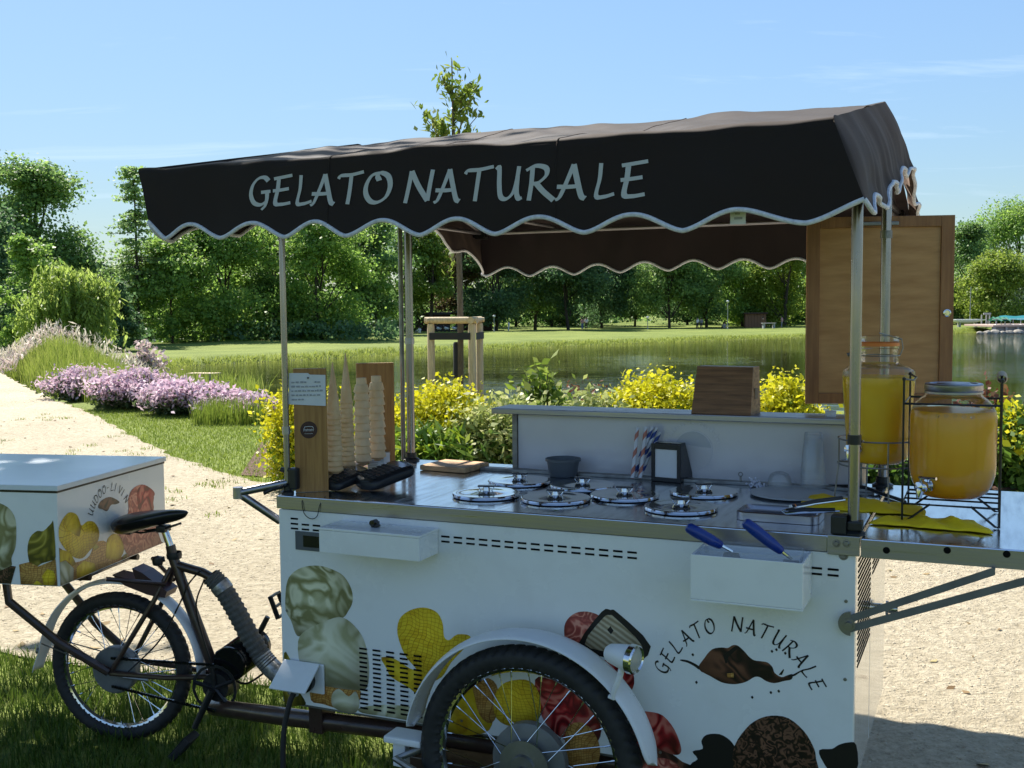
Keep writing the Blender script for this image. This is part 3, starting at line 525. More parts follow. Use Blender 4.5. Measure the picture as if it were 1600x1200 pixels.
def tree(name, label, px, depth, top, wpx, leaf, style='round', seed=1, nclump=90, per=46, lsize=0.32, base=0.16, group='park trees', hue=0.0, xoff=0.0, depthw=1.0, lean=0):
    rng = np.random.default_rng(seed*31+5)
    if style in ('round', 'loose'): nclump = int(nclump*1.75); per = int(per*2.5); lsize *= .64
    P = WY(px, 500, depth); x, y = P.x+xoff, depth; z0 = H(x, y)-0.05; zt = WY(px, top, depth).z; h = zt-z0; rw = wpx/2*depth/FOC
    root = empty(name, (x, y, z0), 0, label, 'tree', group)
    tk = MB(); cr = []; outs = []; tn = []
    if style == 'round' or style == 'loose':
        rw = rw*1.12; zc0 = h*base
        tr = max(0.10, h*0.017); top_t = h*(0.6 if style == 'round' else 0.92)
        main = limb(tk, (0, 0, 0), (lean+rng.normal()*.03*h, rng.normal()*.03*h, top_t), tr, tr*.3, rng, .03, 8, 6)
        nl = 5+int(rng.integers(0, 4)); cents = []
        for q in range(24):
            u = rng.uniform(0, 1); zz = zc0+(h-zc0)*u
            env = math.sin(math.pi*min(1, 0.14+u*0.82))**0.65 if style == 'round' else (0.95-0.55*u)*min(1, u*5+.3)
            a = rng.uniform(0, 6.283); d = rng.uniform(0.45, 0.78)*env
            cents.append((math.cos(a)*d*rw, math.sin(a)*d*rw*depthw, zz*0.93+0.01*h, rw*rng.uniform(0.28, 0.46)*(1 if style == 'round' else .74)))
        cents.append((lean, 0, h-rw*.30, rw*.30)); cents.append((lean*.5, 0, h*.72, rw*.42))
        for (ax, ay, az, ar) in cents:
            if rng.uniform() < .6: limb(tk, (ax*.1, ay*.1, max(h*base*.7, az-rw*.55-.1*h)), (ax*.9, ay*.9, az), tr*.42, tr*.08, rng, .12, 5, 3)
        for q in range(nclump):
            ax, ay, az, ar = cents[q % len(cents)]
            v = rng.normal(size=3); v /= np.linalg.norm(v); v[2] = v[2]*.8
            c = np.array((ax, ay, az))+v*ar*rng.uniform(.6, 1.05)
            rc = ar*rng.uniform(.24, .46)
            pts = c+rng.normal(size=(per, 3))*rc*np.array((1, 1, .62)); o = pts-np.array((0, 0, h*.5)); o /= np.linalg.norm(o, axis=1, keepdims=True)+1e-6
            cr.append(pts); outs.append(o); tn.append(np.clip(rng.normal(.5+rng.normal()*.16, .2, per), 0, 1))
    elif style == 'tall':
        tr = h*.013; limb(tk, (0, 0, 0), (0, 0, h*.98), tr, tr*.15, rng, .008, 8, 8)
        for q in range(nclump):
            u = rng.uniform(.10, .99); env = (1-u)**.6*.95+.10; a = rng.uniform(0, 6.283); d = rw*1.5*env*rng.uniform(.2, 1)
            e = np.array((math.cos(a)*d, math.sin(a)*d, h*u-d*.10)); s0 = np.array((0, 0, h*u))
            limb(tk, s0, e, tr*.25, tr*.06, rng, .05, 4, 2)
            tt = rng.uniform(.35, 1.05, per)[:, None]; pts = s0+(e-s0)*tt+rng.normal(size=(per, 3))*np.array((.30, .30, .10))*rw*.34
            cr.append(pts); outs.append(np.tile([[0, 0, 1.0]], (per, 1))); tn.append(np.clip(rng.normal(.5, .22, per), 0, 1))
    elif style == 'willow':
        tr = h*.03; limb(tk, (0, 0, 0), (0, 0, h*.6), tr, tr*.5, rng, .03, 8, 4); bo = []
        for q in range(26):
            a = rng.uniform(0, 6.283); d = rw*math.sqrt(rng.uniform(.0, .85)); bo.append((a, d, h*(1-.42*(d/rw)**2)*rng.uniform(.80, 1.0), rng.uniform(.35, .95)))
            limb(tk, (0, 0, h*.5), (math.cos(a)*d*.8, math.sin(a)*d*.8, bo[-1][2]), tr*.3, tr*.05, rng, .2, 4, 4)
        for q in range(nclump):
            a, d, zt_, ln = bo[q % 26]; s0 = np.array((math.cos(a)*d, math.sin(a)*d, zt_))+rng.normal(size=3)*np.array((.13, .13, .05))*rw; zt_ = s0[2]
            zb_ = max(h*.03, zt_-h*ln*rng.uniform(.45, 1.0)); ox = (1+.16*rng.uniform())
            tt = rng.uniform(0, 1, per)**.8; pts = np.stack([s0[0]*(1+(ox-1)*np.sqrt(tt)), s0[1]*(1+(ox-1)*np.sqrt(tt)), zt_+(zb_-zt_)*tt], 1)+rng.normal(size=(per, 3))*np.array((.03, .03, .03))*rw
            cr.append(pts); outs.append(None); tn.append(np.clip(rng.normal(.5+rng.normal()*.18, .2, per), 0, 1))
    tk.build('trunk', 'bark', root, smooth=True)
    Cn = np.concatenate(cr); o = None if outs[0] is None else np.concatenate(outs); T = np.concatenate(tn)
    Cn[:, 2] = np.maximum(Cn[:, 2], .15)
    if style == 'willow': Vv, Ff = leaves(Cn, lsize, rng, 3.4, 0.0, droop=3.5)
    else: Vv, Ff = leaves(Cn, lsize, rng, 1.45, .3, o, .35)
    np_mesh('crown', Vv, Ff, leaf, root, tint=np.clip(T+hue, 0, 1))
    return root
G = 'trees on the far bank of the pond'
tree('oak_tree', 'tallest broad oak at the left edge, dark crown with visible limbs', 62, 105, 250, 215, 'leaf_oak', 'loose', 3, 170, 50, .34, .16, G)
tree('oak_tree', 'dark tree cut off by the left frame edge, beside the tallest oak', -30, 92, 330, 150, 'leaf_dark', 'round', 4, 100, 46, .32, .04, G)
tree('lime_tree', 'small bright green tree in front of the tallest oak', 52, 84, 372, 100, 'leaf_maple', 'round', 5, 70, 46, .28, .05, G)
tree('larch_tree', 'tall thin airy tree left of the canopy with level branches', 216, 108, 258, 112, 'leaf_larch', 'tall', 6, 170, 44, .20, .1, G)
tree('willow_tree', 'pale yellow-green weeping willow near the left flower bed', 112, 76, 390, 140, 'leaf_willow', 'willow', 7, 330, 46, .12, .1, G)
tree('yew_tree', 'dark low evergreen beside the weeping willow', 186, 92, 446, 60, 'leaf_dark', 'round', 8, 50, 40, .26, .02, G)
tree('maple_tree', 'rounded bright maple under the left end of the canopy', 268, 112, 372, 132, 'leaf_maple', 'round', 9, 110, 50, .32, .03, G)
tree('maple_tree', 'tall full maple between the left maple and the front left post', 352, 118, 338, 152, 'leaf_maple', 'round', 10, 130, 50, .34, .03, G)
tree('maple_tree', 'dark-sided maple directly behind the front left post', 425, 124, 350, 110, 'leaf_oak', 'round', 12, 90, 50, .34, .03, G)
tree('maple_tree', 'broad dense maple between the front left post and the double post', 502, 120, 330, 150, 'leaf_maple', 'round', 13, 130, 50, .34, .04, G)
tree('lime_tree', 'lighter loose tree just left of the double post', 588, 140, 336, 110, 'leaf_oak', 'round', 14, 100, 48, .36, .10, G)
tree('lime_tree', 'yellowish tree right of the double post above the brown pavilion', 672, 158, 350, 105, 'leaf_bright', 'loose', 15, 90, 46, .36, .22, G, hue=-.2)
tree('copper_tree', 'dark copper-tinged tree behind the staked sapling', 716, 166, 362, 90, 'leaf_purple', 'round', 16, 70, 46, .36, .2, G)
for k, (px, d, top, w_, lf, b_, st, lab) in enumerate([
    (775, 160, 352, 112, 'leaf_dark', .14, 'round', 'dark tree right of the staked sapling with a thick trunk'),
    (836, 168, 350, 100, 'leaf_oak', .22, 'round', 'tree with clear stem left of the bench group across the water'),
    (888, 162, 356, 110, 'leaf_dark', .18, 'round', 'dark spreading tree above the walkers in white'),
    (940, 170, 362, 100, 'leaf_dark', .10, 'round', 'dark low-branched tree left of the gap of sky'),
    (992, 186, 400, 80, 'leaf_oak', .16, 'loose', 'thin tree with sky showing through, middle of the far bank'),
    (1046, 168, 372, 105, 'leaf_oak', .16, 'round', 'tree right of the gap of sky across the pond'),
    (1104, 172, 364, 105, 'leaf_oak', .14, 'round', 'full tree beside the far lamp post'),
    (1160, 176, 366, 100, 'leaf_maple', .14, 'round', 'mid green tree above the timber play house'),
    (1226, 170, 352, 108, 'leaf_bright', .10, 'round', 'brightest yellow-green tree, left of the wooden door panel'),
    (1310, 178, 372, 110, 'leaf_maple', .12, 'round', 'tree hidden mostly behind the wooden door panel'),
    (1412, 184, 372, 110, 'leaf_oak', .12, 'round', 'tree behind the right half of the wooden door panel'),
    (1512, 178, 346, 80, 'leaf_oak', .04, 'round', 'slim tree just right of the wooden door panel'),
    (1560, 170, 398, 110, 'leaf_bright', .06, 'round', 'bright tree behind the concrete jetty'),
    (1592, 196, 316, 140, 'leaf_maple', .04, 'round', 'tallest tree at the right edge above the turquoise awning'),
    (1625, 176, 392, 96, 'leaf_blue', .04, 'round', 'grey-green tree at the right frame edge')]):
    tree('park_tree', lab, px, d, top, w_, lf, st, 40+k, 100 if st != 'tall' else 120, 46, .38, b_, G)
for k, (px, d, top, w_, lf, lab) in enumerate([(306, 134, 352, 150, 'leaf_oak', 'second row tree showing between the two left maples'), (388, 138, 344, 150, 'leaf_maple', 'second row tree behind the front left post'), (464, 138, 340, 140, 'leaf_oak', 'second row tree right of the front left post'),
        (545, 142, 338, 140, 'leaf_maple', 'second row tree left of the lighter loose tree'), (628, 160, 344, 130, 'leaf_oak', 'second row tree directly behind the double post'), (745, 186, 366, 130, 'leaf_oak', 'back row tree just right of the sapling trunk'),
        (806, 192, 368, 120, 'leaf_maple', 'back row tree left of the walkers across the pond'), (862, 190, 366, 120, 'leaf_oak', 'back row tree above the dark spreading tree'), (914, 194, 370, 120, 'leaf_dark', 'back row tree left of the sky gap'),
        (1074, 194, 374, 120, 'leaf_dark', 'back row tree right of the sky gap'), (1132, 196, 372, 120, 'leaf_oak', 'back row tree behind the tallest far lamp'), (1190, 198, 370, 120, 'leaf_maple', 'back row tree behind the timber play house'), (1262, 196, 366, 120, 'leaf_oak', 'back row tree at the left edge of the wooden door panel'),
        (1540, 200, 372, 130, 'leaf_oak', 'back row tree between the slim tree and the jetty'), (1660, 200, 350, 150, 'leaf_oak', 'back row tree beyond the right frame edge'), (-60, 118, 300, 170, 'leaf_oak', 'back row tree cut by the left frame edge'), (20, 122, 330, 150, 'leaf_maple', 'back row tree filling in left of the tallest oak'), (150, 124, 420, 130, 'leaf_dark', 'dark back row tree behind the weeping willow'), (214, 126, 430, 110, 'leaf_oak', 'low back row tree under the tall thin tree')]):
    tree('park_tree', lab, px, d, top, w_, lf, 'round', 90+k, 62, 46, .46, .05, G)
# the wood behind: one mass
rng = np.random.default_rng(77); cs = []
for k in range(900):
    a = rng.uniform(-33, 33); d = rng.uniform(205, 260); x = math.tan(R(a))*d; zz = H(x, d); hgt = 7+3.5*noise.noise((x*.02, 3, 1))
    cs.append(np.array((x, d, zz+rng.uniform(0, 1)**.7*hgt))+rng.normal(size=(22, 3))*np.array((1.6, 1.6, .9)))
cs = np.concatenate(cs); Vv, Ff = leaves(cs, .85, rng, 1.4, .3)
tag(np_mesh('distant_wood', Vv, Ff, 'leaf_oak', tint=np.clip(rng.normal(.45, .25, len(cs)), 0, 1)), 'distant wood closing the park behind the bank trees', kind='stuff')
# low undergrowth at the foot of the left-hand bank trees
cs = []
for k in range(420):
    px = rng.uniform(-60, 620); d = rng.uniform(112, 132) if px > 200 else rng.uniform(88, 110); p = WY(px, 500, d); zz = H(p.x, d)
    cs.append(np.array((p.x, d, zz+rng.uniform(.2, 1.9)))+rng.normal(size=(18, 3))*np.array((.6, .5, .35)))
cs = np.concatenate(cs); Vv, Ff = leaves(cs, .30, rng, 1.4, .3)
tag(np_mesh('undergrowth', Vv, Ff, 'leaf_dark', tint=np.clip(rng.normal(.4, .25, len(cs)), 0, 1)), 'dark undergrowth at the foot of the far left trees', kind='stuff')

# the shade tree to the left of the frame whose shadow falls on the freight box and the near grass
def shade_tree(x, y, label, cen, rad_, n, seed):
    rng = np.random.default_rng(seed); root = empty('plane_tree', (x, y, 0), 0, label, 'tree')
    t = MB(); limb(t, (0, 0, 0), (.3, .1, 5.2), .22, .13, rng, .02, 10, 6); cr = []
    for k in range(n):
        v = rng.normal(size=3); v /= np.linalg.norm(v); c = np.array(cen)+v*np.array(rad_)*rng.uniform(.2, 1)
        if k % 5 == 0: limb(t, (.25, .1, 4.2+rng.uniform(0, 1)), c, .07, .015, rng, .1, 6, 4)
        cr.append(c+rng.normal(size=(70, 3))*np.array((.45, .45, .28)))
    t.build('trunk', 'bark', root, smooth=True); cs = np.concatenate(cr); Vv, Ff = leaves(cs, .13, rng, 1.4, .5)
    np_mesh('crown', Vv, Ff, 'leaf_oak', root, tint=np.clip(rng.normal(.5, .25, len(cs)), 0, 1))
shade_tree(-6.6, 6.2, 'shade tree beyond the left frame edge whose shadow darkens the near grass', (.95, .85, 6.7), (3.1, 2.45, 1.5), 210, 5)
shade_tree(-6.5, -1.0, 'unseen broad tree added over the viewer to shade the ground behind', (4.5, 3.3, 8.0), (6.0, 3.8, 1.4), 420, 6)  # unseen crown, added to darken the ground that the steel posts mirror

# ------------------------------------------------------------------ shrubs and flowers near the path
def shrub(name, label, cat, px, depth, top, wpx, spec, seed, dpt=0.8, stems=True, group=None, xo=None):
    """spec: list of (leaf material, count, size, z range as part of height, elong, droop, part name)"""
    rng = np.random.default_rng(seed); P = WY(px, 500, depth); x = P.x; z0 = H(x, depth); h = WY(px, top, depth).z-z0; rw = wpx/2*depth/FOC
    root = empty(name, (x, depth, z0), 0, label, cat, group)
    nb = 40; bl = []
    for k in range(nb):
        a = rng.uniform(0, 6.283); d = math.sqrt(rng.uniform(0, 1)); env = math.sqrt(max(0, 1-(d*.92)**2))
        bl.append((math.cos(a)*d*rw*.88, math.sin(a)*d*rw*dpt*.88, h*(.35+.65*env)*rng.uniform(.78, 1.0)))
    bl[0] = (0, 0, h*.98)
    if stems:
        st = MB()
        for (bx, by, bz) in bl: limb(st, (bx*.25, by*.25, 0), (bx, by, bz*.9), .010, .004, rng, .08, 5, 3)
        st.build('stems', 'bark_young', root, smooth=True)
    for (m_, cnt, sz, (lo, hi), el, dr, pn) in spec:
        q = rng.integers(0, nb, cnt); B = np.array(bl)[q]; u = lo+(hi-lo)*rng.uniform(0, 1, cnt)
        sp_ = (.13*min(rw, .55)+.05); pts = np.stack([B[:, 0]*(.35+.65*np.sqrt(u)), B[:, 1]*(.35+.65*np.sqrt(u)), B[:, 2]*u], 1)+rng.normal(size=(cnt, 3))*np.array((sp_, sp_, .05))
        pts[:, 2] = np.maximum(pts[:, 2], .03)
        Vv, Ff = leaves(pts, sz, rng, el, .45, None, .5, .3, dr)
        np_mesh(pn, Vv, Ff, m_, root, tint=np.clip(rng.normal(.5, .25, cnt)+.25*(u-.6), 0, 1))
    return root
SG = 'shrubs in the bed behind the cart'
shrub('golden_shrub', 'golden yellow shrub behind the front left post and cone holder', 'shrub', 468, 9.6, 592, 128, [('leaf_yellow', 15000, .029, (.12, 1.0), 1.5, .3, 'foliage'), ('leaf_lime', 4200, .032, (.02, .7), 1.5, .3, 'inner_foliage')], 1, group=SG)
shrub('golden_shrub', 'large golden shrub right of the double post', 'shrub', 690, 9.75, 594, 190, [('leaf_yellow', 19000, .029, (.55, 1.0), 1.5, .3, 'flowering_tops'), ('leaf_lime', 8200, .034, (.02, .8), 1.6, .3, 'foliage')], 2, group=SG)
shrub('daylily', 'green strap-leaved plant under the golden shrub by the double post', 'plant', 665, 9.05, 664, 150, [('leaf_green', 2600, .030, (.05, 1.0), 6.0, .9, 'leaf_blades'), ('leaf_lime', 1200, .030, (.3, 1.0), 5.0, .6, 'young_leaves')], 3, stems=False, group=SG)
shrub('variegated_shrub', 'pale cream-edged shrub left of the white shelf', 'shrub', 795, 9.35, 612, 190, [('leaf_varieg', 12000, .030, (.1, 1.0), 1.9, .3, 'foliage'), ('leaf_green', 3200, .034, (.02, .8), 1.9, .3, 'inner_foliage')], 4, group=SG)
shrub('variegated_shrub', 'low pale cream-edged shrub behind the steel shelf top', 'shrub', 925, 9.6, 604, 190, [('leaf_varieg', 9000, .030, (.1, 1.0), 1.9, .3, 'foliage'), ('leaf_green', 2600, .034, (.02, .8), 1.9, .3, 'inner_foliage')], 5, group=SG)
shrub('elder_shrub', 'young broad-leaved plant standing above the pale shrubs', 'plant', 840, 10.1, 552, 84, [('leaf_young', 620, .056, (.45, 1.0), 1.7, .8, 'foliage'), ('leaf_green', 260, .055, (.3, .9), 1.7, .8, 'inner_foliage')], 6, group=SG)
shrub('golden_shrub', 'bright golden shrub left of the wooden block on the shelf', 'shrub', 1030, 9.9, 576, 180, [('leaf_yellow', 20000, .028, (.35, 1.0), 1.5, .3, 'flowering_tops'), ('leaf_lime', 4500, .032, (.02, .8), 1.6, .3, 'foliage')], 8, group=SG)
shrub('golden_shrub', 'bright golden shrub between wooden block and wooden door panel', 'shrub', 1222, 9.9, 584, 120, [('leaf_yellow', 15000, .029, (.35, 1.0), 1.5, .3, 'flowering_tops'), ('leaf_lime', 3600, .032, (.02, .8), 1.6, .3, 'foliage')], 9, group=SG)
shrub('twiggy_shrub', 'reddish brown twiggy shrub behind the pale shrubs by the water', 'shrub', 900, 11.6, 592, 270, [('leaf_red', 2600, .022, (.2, 1.0), 3.0, .2, 'twigs'), ('leaf_green', 700, .03, (.2, .9), 1.8, .2, 'foliage')], 10, group=SG)
shrub('laurel_shrub', 'dark glossy green shrub seen below the lemon juice jar', 'shrub', 1385, 9.7, 690, 210, [('leaf_green', 5200, .042, (.02, 1.0), 1.8, .3, 'foliage'), ('leaf_dark', 2600, .042, (.02, .8), 1.8, .3, 'inner_foliage')], 11, group=SG)
shrub('privet_shrub', 'green shrub with yellow tips right of the orange juice jar', 'shrub', 1590, 9.5, 628, 150, [('leaf_green', 5200, .042, (.02, .95), 1.7, .3, 'foliage'), ('leaf_yellow', 800, .042, (.80, 1.0), 1.6, .3, 'tip_foliage')], 12, group=SG)
shrub('barberry_shrub', 'reddish leaved shrub behind the right juice jar handle', 'shrub', 1545, 10.6, 590, 76, [('leaf_red', 1300, .035, (.2, 1.0), 1.6, .3, 'foliage')], 13, group=SG)
CG = 'catmint clumps along the lawn'
for k, (px, d, top, w_, lab) in enumerate([(122, 20.0, 576, 120, 'leftmost lilac catmint clump next to the path edge'), (205, 17.9, 580, 170, 'second lilac catmint clump from the path, deep shadow at its foot'),
        (290, 16.8, 596, 150, 'third lilac catmint clump, right of the deep shadow'), (352, 16.3, 614, 96, 'small lilac catmint clump among long grass by the golden shrub'), (402, 15.8, 622, 66, 'rightmost lilac catmint tuft next to the golden shrub')]):
    rr_ = w_/150.0
    shrub('catmint', lab, 'flowers', px, d, top, w_, [('catmint_flower', int(6400*rr_), .034, (.55, 1.06), 2.2, -.8, 'flower_spikes'), ('catmint_leaf', int(4200*rr_), .042, (.02, .85), 1.7, .2, 'foliage')], 60+k, .75, True, CG)
shrub('catmint', 'distant pale lilac flower clump at the water end of the mound', 'flowers', 225, 37, 531, 76, [('plume_pink', 1200, .085, (.55, 1.05), 2.0, -.8, 'flower_spikes'), ('catmint_leaf', 900, .10, (.02, .85), 1.7, .2, 'foliage')], 70, .8, True, CG)

# ------------------------------------------------------------------ grass
def blades(x, y, z, hgt, wid, rng, lean=.35, seg3=True):
    n = len(x); a = rng.uniform(0, 6.283, n); la = rng.uniform(0, 6.283, n); l = np.abs(rng.normal(0, lean, n)); h = hgt*rng.uniform(.55, 1.25, n); w = wid*rng.uniform(.7, 1.3, n)
    B = np.stack([x, y, z], 1); s = np.stack([np.cos(a), np.sin(a), np.zeros(n)], 1)*w[:, None]*.5; d = np.stack([np.cos(la)*l*h, np.sin(la)*l*h, h], 1)
    m_ = B+d*np.array((.35, .35, .6)); t = B+d
    V = np.stack([B-s, B+s, m_+s*.8, m_-s*.8, t], 1).reshape(-1, 3); k = np.arange(n)[:, None]*5
    return V, np.concatenate([k+np.array([[0, 1, 2, 3]]), k+np.array([[3, 2, 4, 4]])]).astype(int), n
def grass(name, label, pts, hgt, wid, m_, seed, lean=.4, tb=0.0):
    rng = np.random.default_rng(seed); x, y = pts; z = height(x, y); V, F, n = blades(x, y, z, hgt, wid, rng, lean)
    k = np.arange(n)*5; F = np.concatenate([np.stack([k, k+1, k+2], 1), np.stack([k, k+2, k+3], 1), np.stack([k+3, k+2, k+4], 1)])
    tn = np.clip(rng.normal(.45+tb, .25, n)+.25*np.array([noise.noise((a*1.5, b*1.5, 0)) for a, b in zip(x, y)]), 0, 1) if n < 60000 else np.clip(rng.normal(.45+tb, .25, n), 0, 1)
    return tag(np_mesh(name, V, F, m_, tint=np.tile(tn, 3)), label, kind='stuff')
rng = np.random.default_rng(21)
def scatter(n, x0, x1, y0, y1, keep):
    x = rng.uniform(x0, x1, n); y = rng.uniform(y0, y1, n); k = keep(x, y); return x[k], y[k]
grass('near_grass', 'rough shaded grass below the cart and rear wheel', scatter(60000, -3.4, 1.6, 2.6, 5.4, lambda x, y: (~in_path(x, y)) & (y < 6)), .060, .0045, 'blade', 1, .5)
# a few tufts creeping over the gravel edge
e = np.array(ragged(PATH_NEAR[5:12], .1, .012)); e = e+rng.normal(size=e.shape)*np.array((.05, .05)); grass('edge_grass', 'grass tufts creeping over the gravel edge', (e[:, 0], e[:, 1]), .05, .0045, 'blade', 2, .5)
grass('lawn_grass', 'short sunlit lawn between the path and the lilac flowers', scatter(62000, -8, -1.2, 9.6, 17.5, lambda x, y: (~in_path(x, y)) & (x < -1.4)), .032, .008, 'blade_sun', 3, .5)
e = np.array(ragged(PATH_FAR[4:11], .1, .012)); e = e+rng.normal(size=e.shape)*.05; grass('lawn_edge_grass', 'tufts along the far edge of the path', (e[:, 0], e[:, 1]), .045, .006, 'blade_sun', 4, .5)
grass('long_grass', 'long upright grass among the catmint at the lawn end', scatter(900, -4.45, -3.45, 15.0, 15.9, lambda x, y: x > -9), .34, .012, 'blade_sun', 5, .25)
# tall ornamental grass over the mound to the pond
def moundkeep(x, y):
    px = x/y; e_ = -6.3+(-8.6+6.3)*(y-16.5)/3.7
    edge = np.interp(y, [16.5, 20.2, 24, 29, 34, 60], [-6.0, -8.4, -10.6, -13.4, -16.8, -26])
    return (x > edge+.2) & (pond_sdf(x, y) > .4) & (px < -.218+.0) & (x < np.interp(y, [17, 20, 24, 30, 45, 60], [-3.7, -4.8, -6.8, -9.4, -15, -22]))
grass('tall_grass', 'tall yellow-green grass covering the mound beside the pond', scatter(210000, -26, -3.4, 17.6, 56, moundkeep), .56, .016, 'blade_tall', 6, .28)
x, y = scatter(26000, -22, -5.5, 28, 40, lambda x, y: moundkeep(x, y) & (x < -9)); x = x[:5200]; y = y[:5200]
V, F = leaves(np.stack([x, y, height(x, y)+rng.uniform(.60, 1.0, len(x))], 1), .034, rng, 5.0, 0, droop=-3.5)
tag(np_mesh('grass_plumes', V, F, 'plume', tint=rng.uniform(0, 1, len(x))), 'pale feathery plumes of the ornamental grass on the mound', kind='stuff')
x, y = scatter(26000, -22, -9, 28.5, 38, lambda x, y: (x > np.interp(y, [24, 29, 34], [-10.6, -13.4, -16.8])-.1) & (x < np.interp(y, [24, 29, 34], [-10.6, -13.4, -16.8])+2.2)); x = x[:2200]; y = y[:2200]
V, F = leaves(np.stack([x, y, height(x, y)+rng.uniform(.5, .85, len(x))], 1), .036, rng, 4.6, 0, droop=-3.5)
tag(np_mesh('pink_plumes', V, F, 'plume_pink', tint=rng.uniform(0, 1, len(x))), 'pinkish plumes beside the path at the left edge', kind='stuff')
# reeds along the far waterline
xs = []; ys = []
for a, b in zip(POND[0:10], POND[1:11]):
    L_ = math.hypot(b[0]-a[0], b[1]-a[1]); n = int(L_*170); t = rng.uniform(0, 1, n); off = rng.uniform(.05, 1.8, n); nx, ny = -(b[1]-a[1])/L_, (b[0]-a[0])/L_
    xs.append(a[0]+(b[0]-a[0])*t+nx*off); ys.append(a[1]+(b[1]-a[1])*t+ny*off)
grass('bank_reeds', 'long grass fringe along the far waterline', (np.concatenate(xs), np.concatenate(ys)), .27, .05, 'blade_reed', 8, .5, .1)

# dry leaves and small weeds on the path
x, y = scatter(2600, -9, 5, 3.4, 16, lambda x, y: in_path(x, y)); n_ = 420; x = x[:n_]; y = y[:n_]
V, F = leaves(np.stack([x, y, np.full(len(x), .014)], 1), .030, rng, 1.6, 3.0)
mat('dry_leaf', (0.2, 0.13, 0.06), .8, tint=[(0.14, 0.08, 0.03), (0.28, 0.19, 0.08), (0.36, 0.29, 0.13)])
tag(np_mesh('dry_leaves', V, F, 'dry_leaf', tint=rng.uniform(0, 1, len(x))), 'dry leaves blown over the gravel path', kind='stuff')
e = []
for q in range(60):
    px_, py_ = PATH_FAR[4+q % 7]; e.append(np.array((px_, py_))+rng.normal(size=2)*np.array((.7, .7))-np.array((.5, .5))+rng.normal(size=(24, 2))*.05)
e = np.concatenate(e); k = in_path(e[:, 0], e[:, 1]); e = e[k]
grass('path_weeds', 'small weeds growing along the gravel edge', (e[:, 0], e[:, 1]), .04, .007, 'blade_sun', 12, .7)
# ------------------------------------------------------------------ far bank: pavilion, lamps, people, jetty
mat('brown_wall', (0.075, 0.040, 0.030), 0.8, var=(3, (0.05, 0.028, 0.022), 0.3, 0.7, (1, 1, 4)))
mat('dark_roof', (0.035, 0.036, 0.04), 0.7); mat('roof_grey', (0.16, 0.18, 0.2), 0.5)
mat('lamp_metal', (0.30, 0.31, 0.31), 0.5); mat('lamp_glass', (0.7, 0.7, 0.68), 0.3)
mat('skin', (0.42, 0.25, 0.17), 0.6); mat('hair', (0.03, 0.02, 0.015), 0.6)
mat('cloth_white', (0.72, 0.73, 0.75), 0.8); mat('cloth_dark', (0.03, 0.032, 0.04), 0.8); mat('cloth_blue', (0.08, 0.14, 0.3), 0.8); mat('cloth_pink', (0.55, 0.3, 0.3), 0.8); mat('cloth_grey', (0.25, 0.25, 0.27), 0.8)
mat('concrete', (0.42, 0.41, 0.40), 0.8, var=(2, (0.30, 0.30, 0.30), 0.3, 0.7, (1, 1, .4))); mat('concrete_shade', (0.30, 0.31, 0.34), 0.8)
mat('paving_pink', (0.46, 0.34, 0.28), 0.8); mat('awning_teal', (0.02, 0.26, 0.30), 0.7, transl=.3); mat('awning_green', (0.01, 0.16, 0.09), 0.7, transl=.2)
mat('boat_white', (0.75, 0.76, 0.78), 0.3); mat('play_timber', (0.20, 0.10, 0.05), 0.8); mat('table_white', (.6, .6, .62), .6); mat('tent_orange', (0.6, 0.2, 0.03), .8)
mat('stone', (0.36, 0.33, 0.28), 0.85, var=(3, (0.2, 0.18, 0.15), .3, .7, (1, 1, 1)))
def place(px, d): P = WY(px, 500, d); return P.x, d, H(P.x, d)
def pavilion(px0, px1, d, ptop, label, roofm):
    x0 = WY(px0, 500, d).x; x1 = WY(px1, 500, d).x; z0 = min(H(x0, d), H(x1, d)); zt = WY(px0, ptop, d).z; w = x1-x0
    r = empty('park_pavilion', (x0, d, z0-.1), 0, label, 'building')
    b = MB(); b.box((0, 0, 0), (w, 6, zt-z0-.25)); b.build('wall', 'brown_wall', r)
    b = MB(); b.box((-.5, -.7, zt-z0-.25), (w+.5, 6.6, zt-z0+.12), .05); b.build('roof', roofm, r)
    n = max(2, int(w/2.6)); src = None
    for k in range(n):
        b = MB(); xx = w*(k+.5)/n; b.box((xx-.07, -.09, 0), (xx+.07, -.004, zt-z0-.25)); b.build('wall_post', 'dark_roof', r)
    b = MB(); b.box((w*.40, -.05, .1), (w*.40+.95, -.003, 2.1)); b.build('door', 'dark_roof', r)
pavilion(586, 700, 160, 489, 'long low brown pavilion behind the double post', 'dark_roof')
pavilion(712, 768, 163, 485, 'brown pavilion wing with pale grey roof behind the staked sapling', 'roof_grey')
def lamp(px, d, ptop, label):
    x, y, z = place(px, d); h = WY(px, ptop, d).z-z
    r = empty('street_lamp', (x, y, z-.05), 0, label, 'street lamp', 'lamps along the far lawn')
    b = MB(); b.lathe([(.11, 0), (.11, .25), (.06, .3), (.045, h-.2), (.03, h-.1)], seg=10); b.build('pole', 'lamp_metal', r, True)
    b = MB(); b.lathe([(.02, h-.12), (.17, h-.05), (.20, h+.10), (.12, h+.2), (0, h+.22)], seg=12); b.build('lamp_shade', 'lamp_glass', r, True)
lamp(564, 138, 498, 'far lamp post left of the double post'); lamp(772, 150, 494, 'far lamp post just right of the tree stakes')
lamp(1137, 152, 471, 'tallest far lamp post, right of centre'); lamp(1012, 158, 496, 'far lamp post below the gap of sky')
